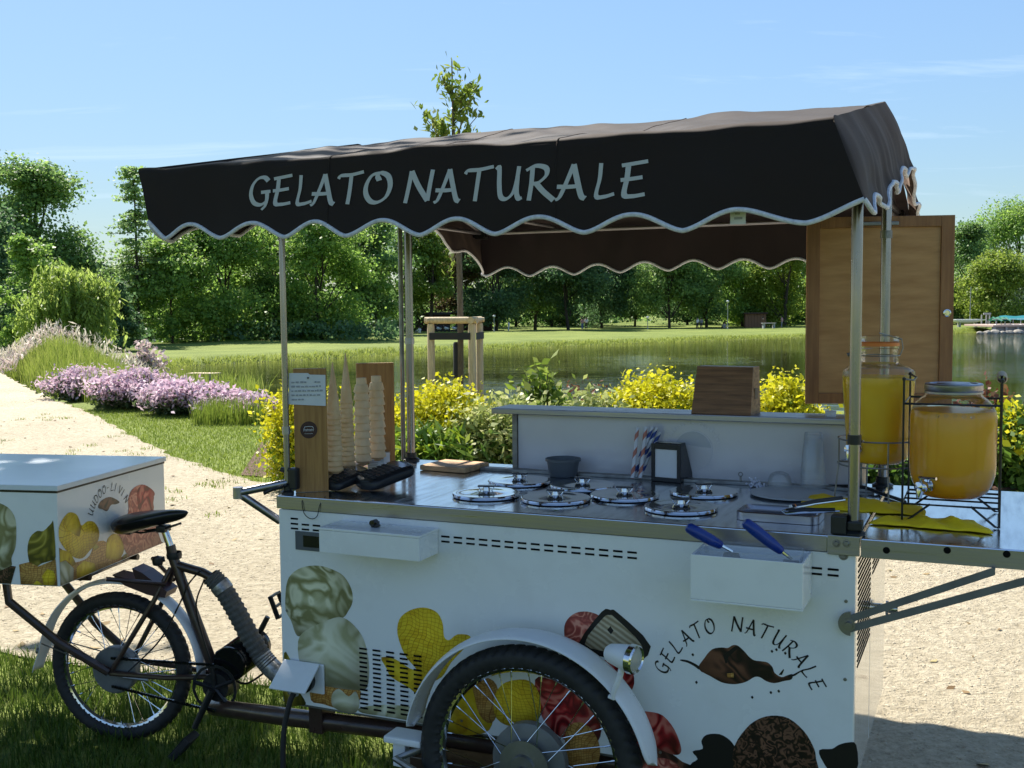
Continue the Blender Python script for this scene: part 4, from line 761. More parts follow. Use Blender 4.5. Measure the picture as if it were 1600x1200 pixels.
def person(px, d, label, shirt, legs, pose='stand', rz=0, sc=1.0):
    x, y, z = place(px, d); r = empty('person', (x, y, z), rz, label, 'person', 'people on the far lawn')
    if pose == 'stand':
        J = dict(p=(0, 0, .95), c=(0, 0, 1.28), n=(0, 0, 1.47), h=(0, .02, 1.62), t=(0, .02, 1.72), hl=(-.1, 0, .9), kl=(-.11, .05, .5), fl=(-.11, -.02, .06), tl=(-.12, .16, .04), hr=(.1, 0, .9), kr=(.12, .1, .5), fr=(.13, .12, .06), tr=(.13, .28, .04),
                 sl=(-.2, 0, 1.4), el=(-.27, -.03, 1.12), wl=(-.25, .12, .9), sr=(.2, 0, 1.4), er=(.27, .0, 1.12), wr=(.24, .16, .92))
    else:
        J = dict(p=(0, 0, .12), c=(0, -.06, .45), n=(0, -.05, .66), h=(0, .0, .80), t=(0, .02, .90), hl=(-.1, .08, .12), kl=(-.16, .45, .42), fl=(-.14, .78, .07), tl=(-.14, .92, .06), hr=(.1, .08, .12), kr=(.15, .48, .38), fr=(.15, .80, .07), tr=(.15, .95, .06),
                 sl=(-.2, -.06, .58), el=(-.25, .15, .38), wl=(-.15, .38, .40), sr=(.2, -.06, .58), er=(.26, .12, .36), wr=(.15, .38, .38))
    E_ = [('p', 'c'), ('c', 'n'), ('n', 'h'), ('h', 't'), ('p', 'hl'), ('hl', 'kl'), ('kl', 'fl'), ('fl', 'tl'), ('p', 'hr'), ('hr', 'kr'), ('kr', 'fr'), ('fr', 'tr'), ('n', 'sl'), ('sl', 'el'), ('el', 'wl'), ('n', 'sr'), ('sr', 'er'), ('er', 'wr')]
    RAD = dict(p=.15, c=.16, n=.06, h=.10, t=.07, hl=.095, kl=.065, fl=.045, tl=.035, hr=.095, kr=.065, fr=.045, tr=.035, sl=.062, el=.045, wl=.035, sr=.062, er=.045, wr=.035)
    me = bpy.data.meshes.new('body'); bm = bmesh.new(); sl = bm.verts.layers.skin.verify(); vv = {}
    for k, p in J.items(): v = bm.verts.new(Vector(p)*sc); v[sl].radius = (RAD[k]*sc, RAD[k]*sc); vv[k] = v
    vv['p'][sl].use_root = True
    for a, b in E_: bm.edges.new((vv[a], vv[b]))
    bm.to_mesh(me); bm.free(); o = bpy.data.objects.new('body', me); C.objects.link(o); o.parent = r; me.materials.append(MAT['skin'])
    o.modifiers.new('skin', 'SKIN'); o.modifiers.new('sub', 'SUBSURF').render_levels = 1
    def wear(name, segs, m_, extra):
        b = MB()
        for (a, c) in segs: b.tube([Vector(J[a])*sc, (Vector(J[a])+Vector(J[c]))*.5*sc, Vector(J[c])*sc], [(RAD[a]+extra)*sc, (RAD[a]*.5+RAD[c]*.5+extra)*sc, (RAD[c]+extra)*sc], 8)
        b.build(name, m_, r, True)
    wear('shirt', [('p', 'c'), ('c', 'n'), ('n', 'sl'), ('n', 'sr'), ('sl', 'el'), ('sr', 'er')], shirt, .025)
    wear('trousers', [('hl', 'kl'), ('kl', 'fl'), ('hr', 'kr'), ('kr', 'fr'), ('hl', 'hr')], legs, .02)
    b = MB(); c = Vector(J['h'])*sc; b.lathe([(.0, .13), (.06, .12), (.105, .05), (.11, 0), (.09, -.05)], o=c+Vector((0, -.015, .02)), seg=10); b.build('hair', 'hair', r, True)
person(593, 150, 'person in pale blue sitting on the far lawn, leftmost of the pair', 'cloth_blue', 'cloth_white', 'sit', .3)
person(608, 150, 'person with dark hair and white top sitting left of the double post', 'cloth_white', 'cloth_dark', 'sit', -.4)
person(655, 150, 'person in pale clothes sitting just right of the double post', 'cloth_white', 'cloth_grey', 'sit', .8)
person(795, 156, 'person in white standing alone right of the tree stakes', 'cloth_white', 'cloth_white', 'stand', 1.4, .8)
person(910, 164, 'taller walker in pale pink beside one in white under dark trees', 'cloth_pink', 'cloth_blue', 'stand', .5, .95)
person(916, 165, 'walker in white with dark trousers under dark trees', 'cloth_white', 'cloth_dark', 'stand', .2, 1.0)
person(1090, 160, 'person in white standing right of the sky gap', 'cloth_white', 'cloth_dark', 'stand', 2.0, .95)
person(1096, 161, 'person in grey close behind the white one across the pond', 'cloth_grey', 'cloth_dark', 'stand', 2.4, .9)
person(1132, 158, 'person sitting at the foot of the tallest far lamp', 'cloth_grey', 'cloth_dark', 'sit', .2)
person(1192, 162, 'person in dark red beside the timber play house', 'play_timber', 'cloth_dark', 'stand', .3, .95)
person(1222, 163, 'person in pale pink right of the timber play house', 'cloth_pink', 'cloth_grey', 'stand', .9, .95)
def pram(px, d, label, rz):
    x, y, z = place(px, d); r = empty('pram', (x, y, z), rz, label, 'pram', 'prams parked in front of the pavilion')
    b = MB(); b.tube([(-.32, 0, .62), (-.2, 0, .5), (.2, 0, .5), (.32, 0, .62)], [.17, .2, .2, .16], 10); b.build('carrycot', 'cloth_white', r, True)
    b = MB(); b.lathe([(.30, 0), (.27, .14), (.17, .26), (0, .3)], o=(.2, 0, .6), axis=(.3, 0, 1), seg=12); b.build('hood', 'cloth_dark', r, True)
    b = MB()
    for s in (-.2, .2): b.tube([(-.3, s, .2), (.25, s, .55)], .015, 6); b.tube([(.3, s, .2), (-.25, s, .55), (-.5, s, .95)], .015, 6)
    b.build('frame', 'lamp_metal', r)
    for xx in (-.3, .3):
        for s in (-.22, .22): b = MB(); b.lathe([(.12, -.02), (.15, -.02), (.15, .02), (.12, .02), (.03, .02), (.03, -.02), (.12, -.02)], o=(xx, s, .15), axis=(0, 1, 0), seg=12); b.build('wheel', 'rubber', r)
for k, (px, lab) in enumerate([(686, 'pram with black hood, left one under the stake rail'), (698, 'pram with black hood, middle one under the stake rail'), (710, 'pram with black hood, right one beside the sapling trunk')]): pram(px, 156, lab, .3*k)
def play_house(px, d):
    x, y, z = place(px, d); r = empty('play_house', (x, y, z), 0, 'reddish timber play house beyond the far bank', 'play house')
    b = MB()
    for k in range(7): b.box((-1.6+k*.46, 0, 0), (-1.6+k*.46+.42, .08, 2.1)); 
    b.build('wall', 'play_timber', r); b = MB(); b.box((-1.8, -.3, 2.1), (1.8, 1.8, 2.3), .03); b.build('roof', 'brown_wall', r)
    b = MB(); b.box((-1.5, 1.5, 0), (1.6, 1.6, 2.1)); b.build('back_wall', 'play_timber', r)
play_house(1181, 168)
def park_table(px, d, label):
    x, y, z = place(px, d); r = empty('park_table', (x, y, z), .1, label, 'table')
    b = MB(); b.box((-1, -.4, .72), (1, .4, .8), .02); b.build('tabletop', 'concrete', r)
    for s in (-.75, .75): b = MB(); b.box((s-.12, -.3, 0), (s+.12, .3, .72)); b.build('leg', 'concrete_shade', r)
park_table(1201, 158, 'grey concrete park table in front of the play house')
def tent(px, d):
    x, y, z = place(px, d); r = empty('beach_tent', (x, y, z), .3, 'small orange beach tent on the far left lawn', 'tent')
    b = MB(); b.grid(lambda u, v: (math.cos(math.pi*u)*.9*(1-.15*v), (v-.5)*1.2, math.sin(math.pi*u)*.75), 10, 4); b.build('canopy', 'tent_orange', r, True)
tent(311, 128)
# wooden planks of a landing stage at the near left shore
def landing():
    p = WZ(318, 584, WATER+.12); r = empty('landing_stage', (p.x, p.y, WATER-.20), -.25, 'weathered wooden landing stage at the left shore', 'landing stage')
    for k in range(6): b = MB(); b.box((-.9+k*.3, -.5, .32), (-.9+k*.3+.27, .5, .37)); b.build('plank', 'stake_wood', r)
    for sx in (-.7, .7):
        for sy in (-.42, .42): b = MB(); b.cyl((sx, sy, -1.2), (sx, sy, .31), .07, 8); b.build('post', 'stake_wood', r, True)
landing()
# jetty with awnings at the right
def jetty():
    d = 140.0; x0 = WY(1552, 500, d).x; x1 = WY(1700, 500, d).x; zt = WY(1552, 508, d).z
    r = empty('jetty', (x0, d, WATER), 0, 'concrete jetty with pale columns at the right edge of the pond', 'jetty')
    b = MB(); b.box((0, 0, zt-WATER-.25), (x1-x0, 9, zt-WATER), .03); b.build('deck', 'paving_pink', r)
    b = MB(); b.box((.2, .5, -1), (x1-x0, .9, zt-WATER-.25)); b.build('back_wall', 'concrete_shade', r)
    for k in range(8): b = MB(); xx = .25+k*(1.5); b.box((xx-.12, .05, -1), (xx+.12, .49, zt-WATER-.253)); b.build('column', 'concrete', r)
    z = zt
    def awning(px0, px1, m_, lab, dd, top):
        xa = WY(px0, 500, dd).x; xb = WY(px1, 500, dd).x; h = WY(px0, top, dd).z-z; q = empty('awning', ((xa+xb)/2, dd, z), 0, lab, 'awning', 'awnings on the jetty'); w_ = (xb-xa)/2
        b = MB(); b.grid(lambda u, v: ((u-.5)*2*w_, (v-.5)*3, h-.5*abs(v-.5)*2+.06*math.sin(u*19)), 12, 6); b.build('canopy', m_, q, True)
        for sx in (-.96, .96):
            for sy in (-1.3, 1.3): b = MB(); b.cyl((sx*w_, sy, 0), (sx*w_, sy, h-.42), .05, 8); b.build('post', 'lamp_metal', q, True)
    awning(1550, 1572, 'awning_green', 'small green awning at the left end of the jetty', 143, 495.5); awning(1562, 1660, 'awning_teal', 'long turquoise awning over the jetty seats', 145, 493.5)
    for k, px in enumerate((1556, 1570, 1583, 1595)):
        xx = WY(px, 500, 142).x; q = empty('cafe_table', (xx, 142, z), .2*k, 'white café table under the turquoise awning', 'table', 'café tables on the jetty')
        b = MB(); b.lathe([(.02, .02), (.3, .0), (.03, .05), (.03, .7), (.42, .71), (.42, .75), (0, .75)], seg=14); b.build('tabletop', 'table_white', q)
jetty()
for k, (px, lab) in enumerate([(1497, 'rock'), (1512, 'rock'), (1523, 'rock'), (1538, 'rock'), (1548, 'rock'), (1565, 'rock'), (1580, 'rock')]):
    p = WZ(px, 520, WATER); rg = np.random.default_rng(k); b = MB(); bm = bmesh.new(); bmesh.ops.create_icosphere(bm, subdivisions=2, radius=.45+.15*(k % 3))
    for v in bm.verts: v.co = v.co*(1+.3*noise.noise(v.co*2+Vector((k*3, 0, 0))))*1.0; v.co.z *= .6
    b.add([v.co for v in bm.verts], [tuple(v.index for v in f.verts) for f in bm.faces]); bm.free(); o = b.build('rock', 'stone', None, True); o.location = (p.x, 138.6+.2*(k % 2), WATER+.1)
    tag(o, 'pale shore stone at the waterline right of the wooden door panel', 'rock', 'shore stones by the jetty')
def boat(px, d):
    x, y, z = place(px, d); r = empty('dinghy', (x, y, z), 0, 'white sailing dinghy laid up right of the wooden door panel', 'boat')
    b = MB(); b.grid(lambda u, v: ((u-.5)*5, math.sin(math.pi*min(1, .12+u*.88))*.75*math.cos(math.pi*v)*1.0, 1.05-math.sin(math.pi*v)*.55*math.sin(math.pi*min(1, .15+u*.8))), 14, 8); b.build('hull', 'boat_white', r, True)
    b = MB(); b.box((-1.8, -.5, .98), (1.6, .5, 1.08), .03); b.build('deck_cover', 'boat_white', r)
    for xx in (-1.2, 1.1): b = MB(); b.box((xx-.06, -.5, 0), (xx+.06, .5, .6)); b.build('trestle', 'lamp_metal', r)
    b = MB(); b.cyl((.3, 0, 1), (.35, 0, 5.6), .05, 8); b.build('mast', 'lamp_metal', r, True)
boat(1512, 152)
def noticeboard(px, d):
    x, y, z = place(px, d); r = empty('gate_frame', (x, y, z), 0, 'pale timber gate frame left of the jetty', 'gate frame')
    for s in (-.55, .1, .55): b = MB(); b.box((s-.07, -.07, 0), (s+.07, .07, 1.7)); b.build('post', 'concrete', r)
    b = MB(); b.box((-.3, -.1, 1.7), (.7, .1, 1.95), .01); b.build('rail', 'concrete', r)
noticeboard(1540, 150)

# ------------------------------------------------------------------ staked sapling behind the cart
def sapling():
    d = 11.2; P = WY(714, 500, d); x = P.x; rng = np.random.default_rng(3); zt = WY(708, 84, d).z
    root = empty('sapling', (x, d, 0), 0, 'slim young tree held by three stakes behind the canopy', 'tree')
    t = MB(); limb(t, (0, 0, 0), (.02, 0, 2.55), .034, .028, rng, .01, 10, 8); limb(t, (.02, 0, 2.55), (-.02, 0, zt-.05), .026, .005, rng, .02, 8, 6)
    cr = []; def_b = []
    bs = [(2.35, .55, .35, 12), (2.42, -.34, .18, 12), (2.2, -.1, -.25, 14)]
    for k in range(19): zz = rng.uniform(2.75, zt-.3); ln = .40*(1-(zz-2.75)/(zt-2.7))+.05; a = rng.uniform(0, 6.283); bs.append((zz, math.cos(a)*ln, ln*1.0+.05, 34))
    for (zz, bx, up, nl) in bs:
        by = rng.normal()*.12; e = np.array((bx, by, zz+up)); s0 = np.array((0, 0, zz)); limb(t, s0, e, .008, .003, rng, .12, 5, 4)
        tt = rng.uniform(.3, 1.05, nl)[:, None]; cr.append(s0+(e-s0)*tt+rng.normal(size=(nl, 3))*.045)
    cr.append(np.stack([rng.normal(size=60)*.055, rng.normal(size=60)*.055, rng.uniform(zt-.75, zt+.02, 60)], 1))
    t.build('trunk', 'bark_young', root, smooth=True)
    for k in range(9): # hanging withered tuft under the canopy edge
        pass
    Cn = np.concatenate(cr); V, F = leaves(Cn, .037, rng, 2.0, .1, droop=1.6); np_mesh('crown', V, F, 'leaf_young', root, tint=np.clip(rng.normal(.55, .25, len(Cn)), 0, 1))
    g = MB(); g.lathe([(.040, .25), (.042, .9), (.041, 1.22), (.036, 1.24)], seg=12, ripple=lambda a, h: .05*math.sin(h*120)); g.build('trunk_guard', 'strap', root, True)
    # the stake frame
    fr = empty('tree_stake_frame', (x, d, 0), 0, 'round wooden stakes with top rails and black straps round the sapling', 'tree stakes')
    zs = 1.43; pts = [(WY(673, 500, d-.12).x-x, -.12), (WY(737, 500, d-.26).x-x, -.26), (WY(749, 500, d+.10).x-x, .10)]
    for (sx, sy) in pts: b = MB(); b.lathe([(.036, 0), (.037, zs-.02), (.032, zs)], o=(sx, sy, 0), seg=12); b.build('post', 'stake_wood', fr, True)
    for (a, c, e_) in ((0, 1, .06), (1, 2, .05), (2, 0, .05)):
        A = Vector((*pts[a], zs+.035)); B = Vector((*pts[c], zs+.035)); dv = (B-A).normalized()*e_
        b = MB(); b.tube([A-dv, B+dv], .035 if a != 2 else .026, 12); o = b.build('rail', 'stake_wood', fr, True)
    for a, c in ((0, 1), (1, 2)):
        A = Vector((*pts[a], zs-.16)); B = Vector((*pts[c], zs-.16)); b = MB(); n_ = Vector((A.y-B.y, B.x-A.x, 0)).normalized()*.047
        b.add([A-n_+Vector((0, 0, q)) for q in (0, .07)]+[B-n_+Vector((0, 0, q)) for q in (0, .07)]+[A-n_*.9+Vector((0, 0, q)) for q in (0, .07)]+[B-n_*.9+Vector((0, 0, q)) for q in (0, .07)], [(0, 1, 3, 2), (4, 6, 7, 5), (0, 2, 6, 4), (1, 5, 7, 3), (0, 4, 5, 1), (2, 3, 7, 6)]); b.build('strap', 'strap', fr)
sapling()
# ------------------------------------------------------------------ the gelato tricycle: cart body, canopy, wheels, rear bicycle (one thing)
cart = empty('gelato_tricycle', (CX, CY, 0), -YAW, 'white gelato cart with scalloped dark brown canopy, built onto a brown freight tricycle', 'gelato cart')
YF = -0.030                                  # front face of the body
ZC = 1.005                                   # counter top
XR = 1.722                                   # right end of the body
def part(mb, name, m, smooth=False, parent=None, angle=35): return mb.build(name, m, parent or cart, smooth, angle)
b = MB(); b.box((-0.010, YF, 0.345), (XR, YF+.02, 0.9605), .003); part(b, 'front_panel', 'white_panel')
b = MB(); b.box((-0.010, YF+.022, 0.345), (0.010, .81, 0.9605)); part(b, 'left_panel', 'white_panel')
b = MB(); b.box((0.012, .79, 0.345), (XR-.02, .81, 0.9605)); part(b, 'back_panel', 'white_panel')
b = MB(); b.box((0.012, YF+.022, 0.330), (XR-.02, .788, 0.343)); part(b, 'floor_panel', 'grey_paint')
b = MB(); b.box((XR-.018, YF+.022, 0.345), (XR, .35, 0.9605), .002); b.box((XR-.018, .356, 0.345), (XR, .81, 0.9605), .002); side = part(b, 'side_panel', 'side_panel')
lv = None                                    # ventilation louvres of the side panel
for k in range(20):
    for yc_, n_ in ((.19, 20), (.50, 9)):
        if k >= n_: continue
        M = Matrix.Translation((XR+.0006, yc_, .930-k*.0145)) @ Matrix.Scale(1.0 if yc_ < .4 else .62, 4, (0, 1, 0))
        if lv is None: q = MB(); q.box((-.0008, -.155, -.0026), (.0008, .155, .0026), .0006); lv = q.build('louvre', 'slot_dark', side); lv.matrix_local = M
        else: share(lv, side, M)
b = MB(); b.cyl((XR, .62, .66), (XR+.055, .62, .66), .012, 12); b.lathe([(.022, 0), (.022, .008), (.016, .01), (.016, .03), (.0, .032)], o=(XR+.02, .62, .66), axis=(1, 0, 0), seg=12); b.build('door_knob', 'chrome', side, True)
# counter: a steel slab with a folded front edge
b = MB(); b.box((-.012, YF-.004, .962), (XR+.004, .835, ZC), .006); counter = part(b, 'counter', 'counter_steel')
b = MB(); b.box((-.0125, YF-.0065, .964), (1.652, YF-.0045, ZC-.003)); part(b, 'edge_strip', 'steel', parent=counter)
b = MB(); b.box((1.654, YF-.010, .958), (XR+.010, YF-.0045, ZC+.002), .0015); pl = part(b, 'corner_plate', 'steel', parent=counter)
def bolt(x, z, y, r=.007, par=counter):
    q = MB(); q.lathe([(r, 0), (r, .004), (r*.8, .006), (0, .006)], o=(x, y, z), axis=(0, -1, 0), seg=6); q.lathe([(r*1.5, 0), (r*1.5, .0012), (0, .0014)], o=(x, y, z), axis=(0, -1, 0), seg=14); return part(q, 'bolt', 'dull_steel', parent=par)
for px in (1307, 1323): bolt(*LY(px, 849, YF-.010), YF-.010)
bolt(*LY(1318, 868, YF), YF, .008)
# rear corner rail under the counter and the dark well strip at the foot of the shelf
b = MB(); b.box((.36, .655, ZC), (1.70, .70, ZC+.010), .002); part(b, 'well_strip', 'dull_steel', parent=counter)
# --- upper shelf: white box with a steel top
b = MB(); b.box((.462, .715, ZC), (.480, .83, 1.205), .001); b.box((1.64, .715, ZC), (1.658, .83, 1.205), .001); shelf = part(b, 'shelf_post', 'dull_steel')
b = MB(); b.box((.482, .724, ZC+.006), (1.638, .738, 1.2045)); shp = part(b, 'shelf_panel', 'shelf_panel')
b = MB(); b.box((.392, .690, 1.206), (1.70, .85, 1.226), .003); part(b, 'shelf_top', 'steel')
# faint round emblem on the shelf panel: disc and a ring of small raised letters
cx_, cz_ = LY(1083, 703, .724); EY = .7225
b = MB(); ring = [(cx_+.066*math.cos(a), cz_+.066*math.sin(a)) for a in np.linspace(0, 6.283, 40)[:-1]]
b.prism(ring, lambda u, v, d: (u, EY-d, v), -.001); part(b, 'emblem_disc', 'emboss', parent=shp)
b = MB(); arc = [(cx_+.062*math.cos(a), cz_+.062*math.sin(a)) for a in np.linspace(.15, 3.0, 24)]+[(cx_-.03, cz_+.018), (cx_+.02, cz_+.012)]
b.prism(arc, lambda u, v, d: (u, EY-.0006-d, v), -.0005); part(b, 'emblem_crescent', 'emboss_dark', parent=shp)
for k in range(22):
    a = 2.95-k*.125; q = MB(); rx, rz = math.cos(a), math.sin(a); hh = .012+.004*math.sin(k*2.7); ww = .0022+.001*(k % 3)
    q.prism([(cx_+.086*rx-ww*rz, cz_+.086*rz+ww*rx), (cx_+.086*rx+ww*rz, cz_+.086*rz-ww*rx), (cx_+(.086+hh)*rx+ww*rz*.6, cz_+(.086+hh)*rz-ww*rx*.6), (cx_+(.086+hh)*rx-ww*rz*.6, cz_+(.086+hh)*rz+ww*rx*.6)], lambda u, v, d: (u, EY-d, v), -.001)
    if k not in (9, 12): part(q, 'emblem_letter', 'emboss', parent=shp)

# --- lettering: broad-nib strokes drawn as ribbons
GLY = {
 'G': [[(.66, .84), (.52, .97), (.30, .93), (.12, .70), (.06, .38), (.17, .10), (.40, .02), (.60, .12)], [(.42, .45), (.58, .46), (.74, .47)], [(.63, .46), (.63, .22), (.57, -.02), (.44, -.16)]],
 'E': [[(.22, .96), (.19, .55), (.13, .08), (.32, .02), (.62, .06)], [(.06, .92), (.30, .95), (.68, 1.0)], [(.04, .50), (.30, .52), (.56, .55)]],
 'L': [[(.24, 1.0), (.20, .55), (.10, .06), (.34, .02), (.66, .09)]],
 'A': [[(.46, 1.0), (.30, .52), (.12, .06), (.0, -.03)], [(.46, 1.0), (.56, .50), (.66, .06), (.76, -.03)], [(.05, .36), (.34, .34), (.62, .35)]],
 'T': [[(.42, .95), (.37, .50), (.30, -.02)], [(.0, .84), (.08, .94), (.42, .95), (.84, 1.02)]],
 'O': [[(.46, .97), (.24, .90), (.08, .60), (.07, .30), (.20, .06), (.40, .02), (.62, .18), (.73, .52), (.68, .84), (.50, .97), (.40, .88), (.44, .72)]],
 'N': [[(.0, -.02), (.10, .50), (.18, 1.0)], [(.18, 1.0), (.38, .52), (.66, .02)], [(.66, .02), (.72, .50), (.80, 1.0)]],
 'U': [[(.02, .96), (.12, 1.0), (.14, .50), (.20, .10), (.38, .03), (.56, .22), (.66, .60), (.72, 1.0)], [(.68, .70), (.66, .22), (.72, .02), (.82, .04)]],
 'R': [[(.20, .98), (.17, .50), (.10, -.03)], [(.02, .88), (.28, 1.0), (.56, .92), (.58, .70), (.38, .50), (.18, .46)], [(.30, .48), (.50, .22), (.78, -.06)]],
 'D': [[(.18, .97), (.15, .5), (.10, .02)], [(.02, .92), (.34, .98), (.66, .80), (.68, .40), (.44, .06), (.08, .02)]],
 'I': [[(.18, 1.0), (.15, .5), (.10, -.02)]], 'V': [[(.04, 1.0), (.18, .5), (.32, .0)], [(.32, .0), (.52, .5), (.68, 1.0)]], '-': [[(.08, .44), (.44, .48)]], 'S': [[(.6, .9), (.4, 1.0), (.16, .86), (.2, .62), (.5, .42), (.56, .16), (.34, .0), (.06, .1)]]}
def ribbon(mb, pts, fn, wa, wb, ang, cnt):
    P = catmull([(p[0], p[1], 0) for p in pts], 6); n = len(P); V = []; F = []
    for i in range(n):
        t = P[min(i+1, n-1)]-P[max(i-1, 0)]; t = t.normalized() if t.length > 0 else Vector((1, 0, 0)); nr = Vector((-t.y, t.x, 0)); phi = math.atan2(nr.y, nr.x)-ang
        hw = math.sqrt((wa*math.cos(phi))**2+(wb*math.sin(phi))**2)
        for s in (1, -1): q = P[i]+nr*hw*s; V.append(fn(q.x, q.y, cnt))
    for i in range(n-1): F.append((2*i, 2*i+1, 2*i+3, 2*i+2))
    mb.add(V, F)
def letter(mb, ch, fn, wa=.075, wb=.028, ang=R(40)):
    for c, st in enumerate(GLY[ch]): ribbon(mb, st, fn, wa, wb, ang, c)

# --- prints on the front panel (flat film, 0.4 mm layers)
def decal(poly, m, lay, name='print', par=None, fn=None, sm_=True):
    if sm_ and len(poly) > 6: poly = [(p.x, p.y) for p in catmull([(a, c, 0) for a, c in poly], 3, True)]
    P = [LY(a, c, YF) for a, c in poly]; q = MB(); y = YF-.0006-.0004*lay
    q.prism(P, lambda u, v, d: (u, y+d, v), .0003); return part(q, name, m, parent=par)
fp = [o for o in cart.children if o.name.startswith('front_panel')][0]
D = lambda poly, m, lay, name: decal(poly, m, lay, name, fp)
D([(446, 935), (449, 908), (460, 893), (478, 885), (500, 884), (520, 890), (537, 900), (549, 920), (551, 940), (544, 955), (535, 966), (510, 975), (490, 985), (470, 994), (462, 990), (455, 970), (447, 955)], 'print_cream', 0, 'scoop_print')
D([(466, 1002), (478, 985), (505, 972), (530, 964), (548, 972), (565, 992), (573, 1015), (577, 1045), (573, 1075), (555, 1078), (520, 1074), (490, 1066), (470, 1040)], 'print_cream_fold', 1, 'scoop_print')
D([(488, 1062), (515, 1066), (560, 1074), (560, 1098), (535, 1108), (505, 1100), (486, 1094)], 'print_waffle', 0, 'cone_print')
D([(519, 1085), (530, 1076), (545, 1088), (556, 1080), (562, 1098), (556, 1113), (535, 1111), (520, 1103)], 'print_cream_fold', 2, 'petal_print')
D([(444, 1020), (456, 1035), (470, 1052), (466, 1075), (478, 1098), (470, 1102), (444, 1096)], 'print_green', 0, 'leaf_print')
D([(562, 1106), (600, 1101), (640, 1104), (672, 1109), (672, 1131), (640, 1126), (600, 1119), (566, 1114)], 'print_cream_fold', 0, 'petal_print')
D([(621, 990), (624, 968), (636, 956), (652, 950), (668, 950), (684, 958), (692, 975), (694, 995), (702, 1000), (715, 991), (735, 994), (728, 1010), (705, 1035), (690, 1058), (668, 1064), (648, 1042), (632, 1022)], 'print_yellow', 0, 'scoop_print')
D([(596, 1027), (618, 1030), (640, 1044), (668, 1056), (672, 1084), (660, 1092), (640, 1075), (612, 1058), (604, 1044)], 'print_mango', 1, 'fruit_print')
D([(702, 1080), (725, 1062), (750, 1058), (768, 1075), (772, 1110), (765, 1140), (740, 1148), (705, 1145), (690, 1120)], 'print_mango', 0, 'fruit_print')
D([(738, 1062), (758, 1058), (776, 1070), (780, 1105), (768, 1130), (750, 1118), (742, 1090)], 'print_waffle', 1, 'cone_print')
D([(772, 1092), (784, 1070), (806, 1062), (828, 1064), (842, 1082), (845, 1110), (835, 1132), (800, 1135), (776, 1122)], 'print_yellow', 2, 'scoop_print')
D([(836, 1062), (862, 1062), (900, 1085), (925, 1105), (940, 1140), (925, 1168), (890, 1160), (862, 1140), (845, 1115)], 'print_red', 1, 'fruit_print')
D([(885, 1140), (905, 1128), (925, 1140), (938, 1170), (930, 1200), (900, 1205), (885, 1180)], 'print_waffle', 2, 'cone_print')
D([(883, 1000), (882, 978), (890, 964), (905, 956), (925, 957), (940, 968), (930, 1000), (905, 1024), (890, 1016)], 'print_rose', 0, 'yarn_scoop_print')
D([(935, 1035), (960, 1032), (985, 1042), (991, 1068), (980, 1085), (962, 1080), (945, 1060)], 'print_red', 0, 'fruit_print')
D([(904, 1006), (940, 956), (954, 953), (966, 958), (1017, 1010), (986, 1042), (960, 1030), (925, 1022)], 'print_black', 1, 'label_print').data
D([(914, 1006), (942, 966), (953, 961), (962, 966), (1004, 1010), (982, 1031), (955, 1020)], 'print_beige', 2, 'label_print')
D([(949, 984), (954, 978), (959, 985), (955, 991)], 'print_black', 3, 'label_print')
D([(985, 1150), (988, 1128), (1000, 1113), (1015, 1112), (1036, 1118), (1054, 1140), (1064, 1166), (1062, 1178), (1048, 1178), (1020, 1166), (1000, 1170)], 'print_red', 1, 'fruit_print')
D([(990, 1166), (1020, 1164), (1050, 1178), (1066, 1190), (1090, 1205), (985, 1215), (978, 1190)], 'print_chocbrown', 0, 'chocolate_print')
D([(1003, 1200), (1015, 1188), (1035, 1184), (1056, 1192), (1066, 1212), (1030, 1226), (1000, 1222)], 'print_rose', 2, 'yarn_scoop_print')
D([(1078, 1196), (1090, 1186), (1082, 1174), (1098, 1170), (1096, 1158), (1104, 1148), (1124, 1147), (1140, 1156), (1150, 1170), (1165, 1200), (1165, 1225), (1080, 1225)], 'print_black', 0, 'chocolate_print')
D([(1148, 1165), (1166, 1138), (1184, 1124), (1206, 1118), (1232, 1122), (1256, 1142), (1270, 1165), (1275, 1185), (1274, 1235), (1160, 1235), (1146, 1195)], 'print_choc', 1, 'chocolate_print')
D([(1280, 1172), (1300, 1170), (1310, 1164), (1325, 1160), (1338, 1164), (1338, 1205), (1300, 1205), (1286, 1190)], 'print_black', 0, 'chocolate_print')
# chocolate splash of the round logo
S = lambda q: [(1000+a/4.706, 930+c/4.706) for a, c in q]
D(S([(430, 540), (475, 460), (530, 398), (600, 384), (645, 388), (680, 368), (718, 370), (765, 410), (800, 450), (840, 478), (890, 485), (940, 495), (975, 530), (990, 570), (1040, 602), (1080, 590), (1120, 580), (1115, 618), (1060, 630), (990, 646), (930, 632), (880, 602), (840, 602), (790, 632), (740, 648), (680, 654), (600, 640), (520, 596)]), 'print_chocbrown', 0, 'logo_splash')
D(S([(432, 545), (405, 525), (352, 496), (300, 482), (302, 472), (350, 478), (400, 500), (436, 524)]), 'print_black', 1, 'logo_splash')
D(S([(1085, 588), (1130, 580), (1190, 548), (1192, 556), (1140, 592), (1090, 606)]), 'print_black', 1, 'logo_splash')
D(S([(1020, 585), (1040, 560), (1056, 542), (1060, 550), (1044, 585)]), 'print_black', 1, 'logo_splash')
D(S([(612, 440), (700, 372), (730, 380), (650, 455), (640, 500), (628, 500)]), 'print_black', 2, 'logo_splash'); D(S([(640, 575), (690, 570), (690, 606), (642, 604)]), 'print_waffle', 2, 'logo_splash')
for (a, c) in ((388, 437), (415, 640), (825, 750), (962, 715), (1020, 705), (1003, 400), (970, 412), (1068, 426)): D(S([(a-10, c-4), (a+2, c-12), (a+11, c+3), (a+3, c+12), (a-5, c+8)]), 'print_black', 0, 'logo_drop')
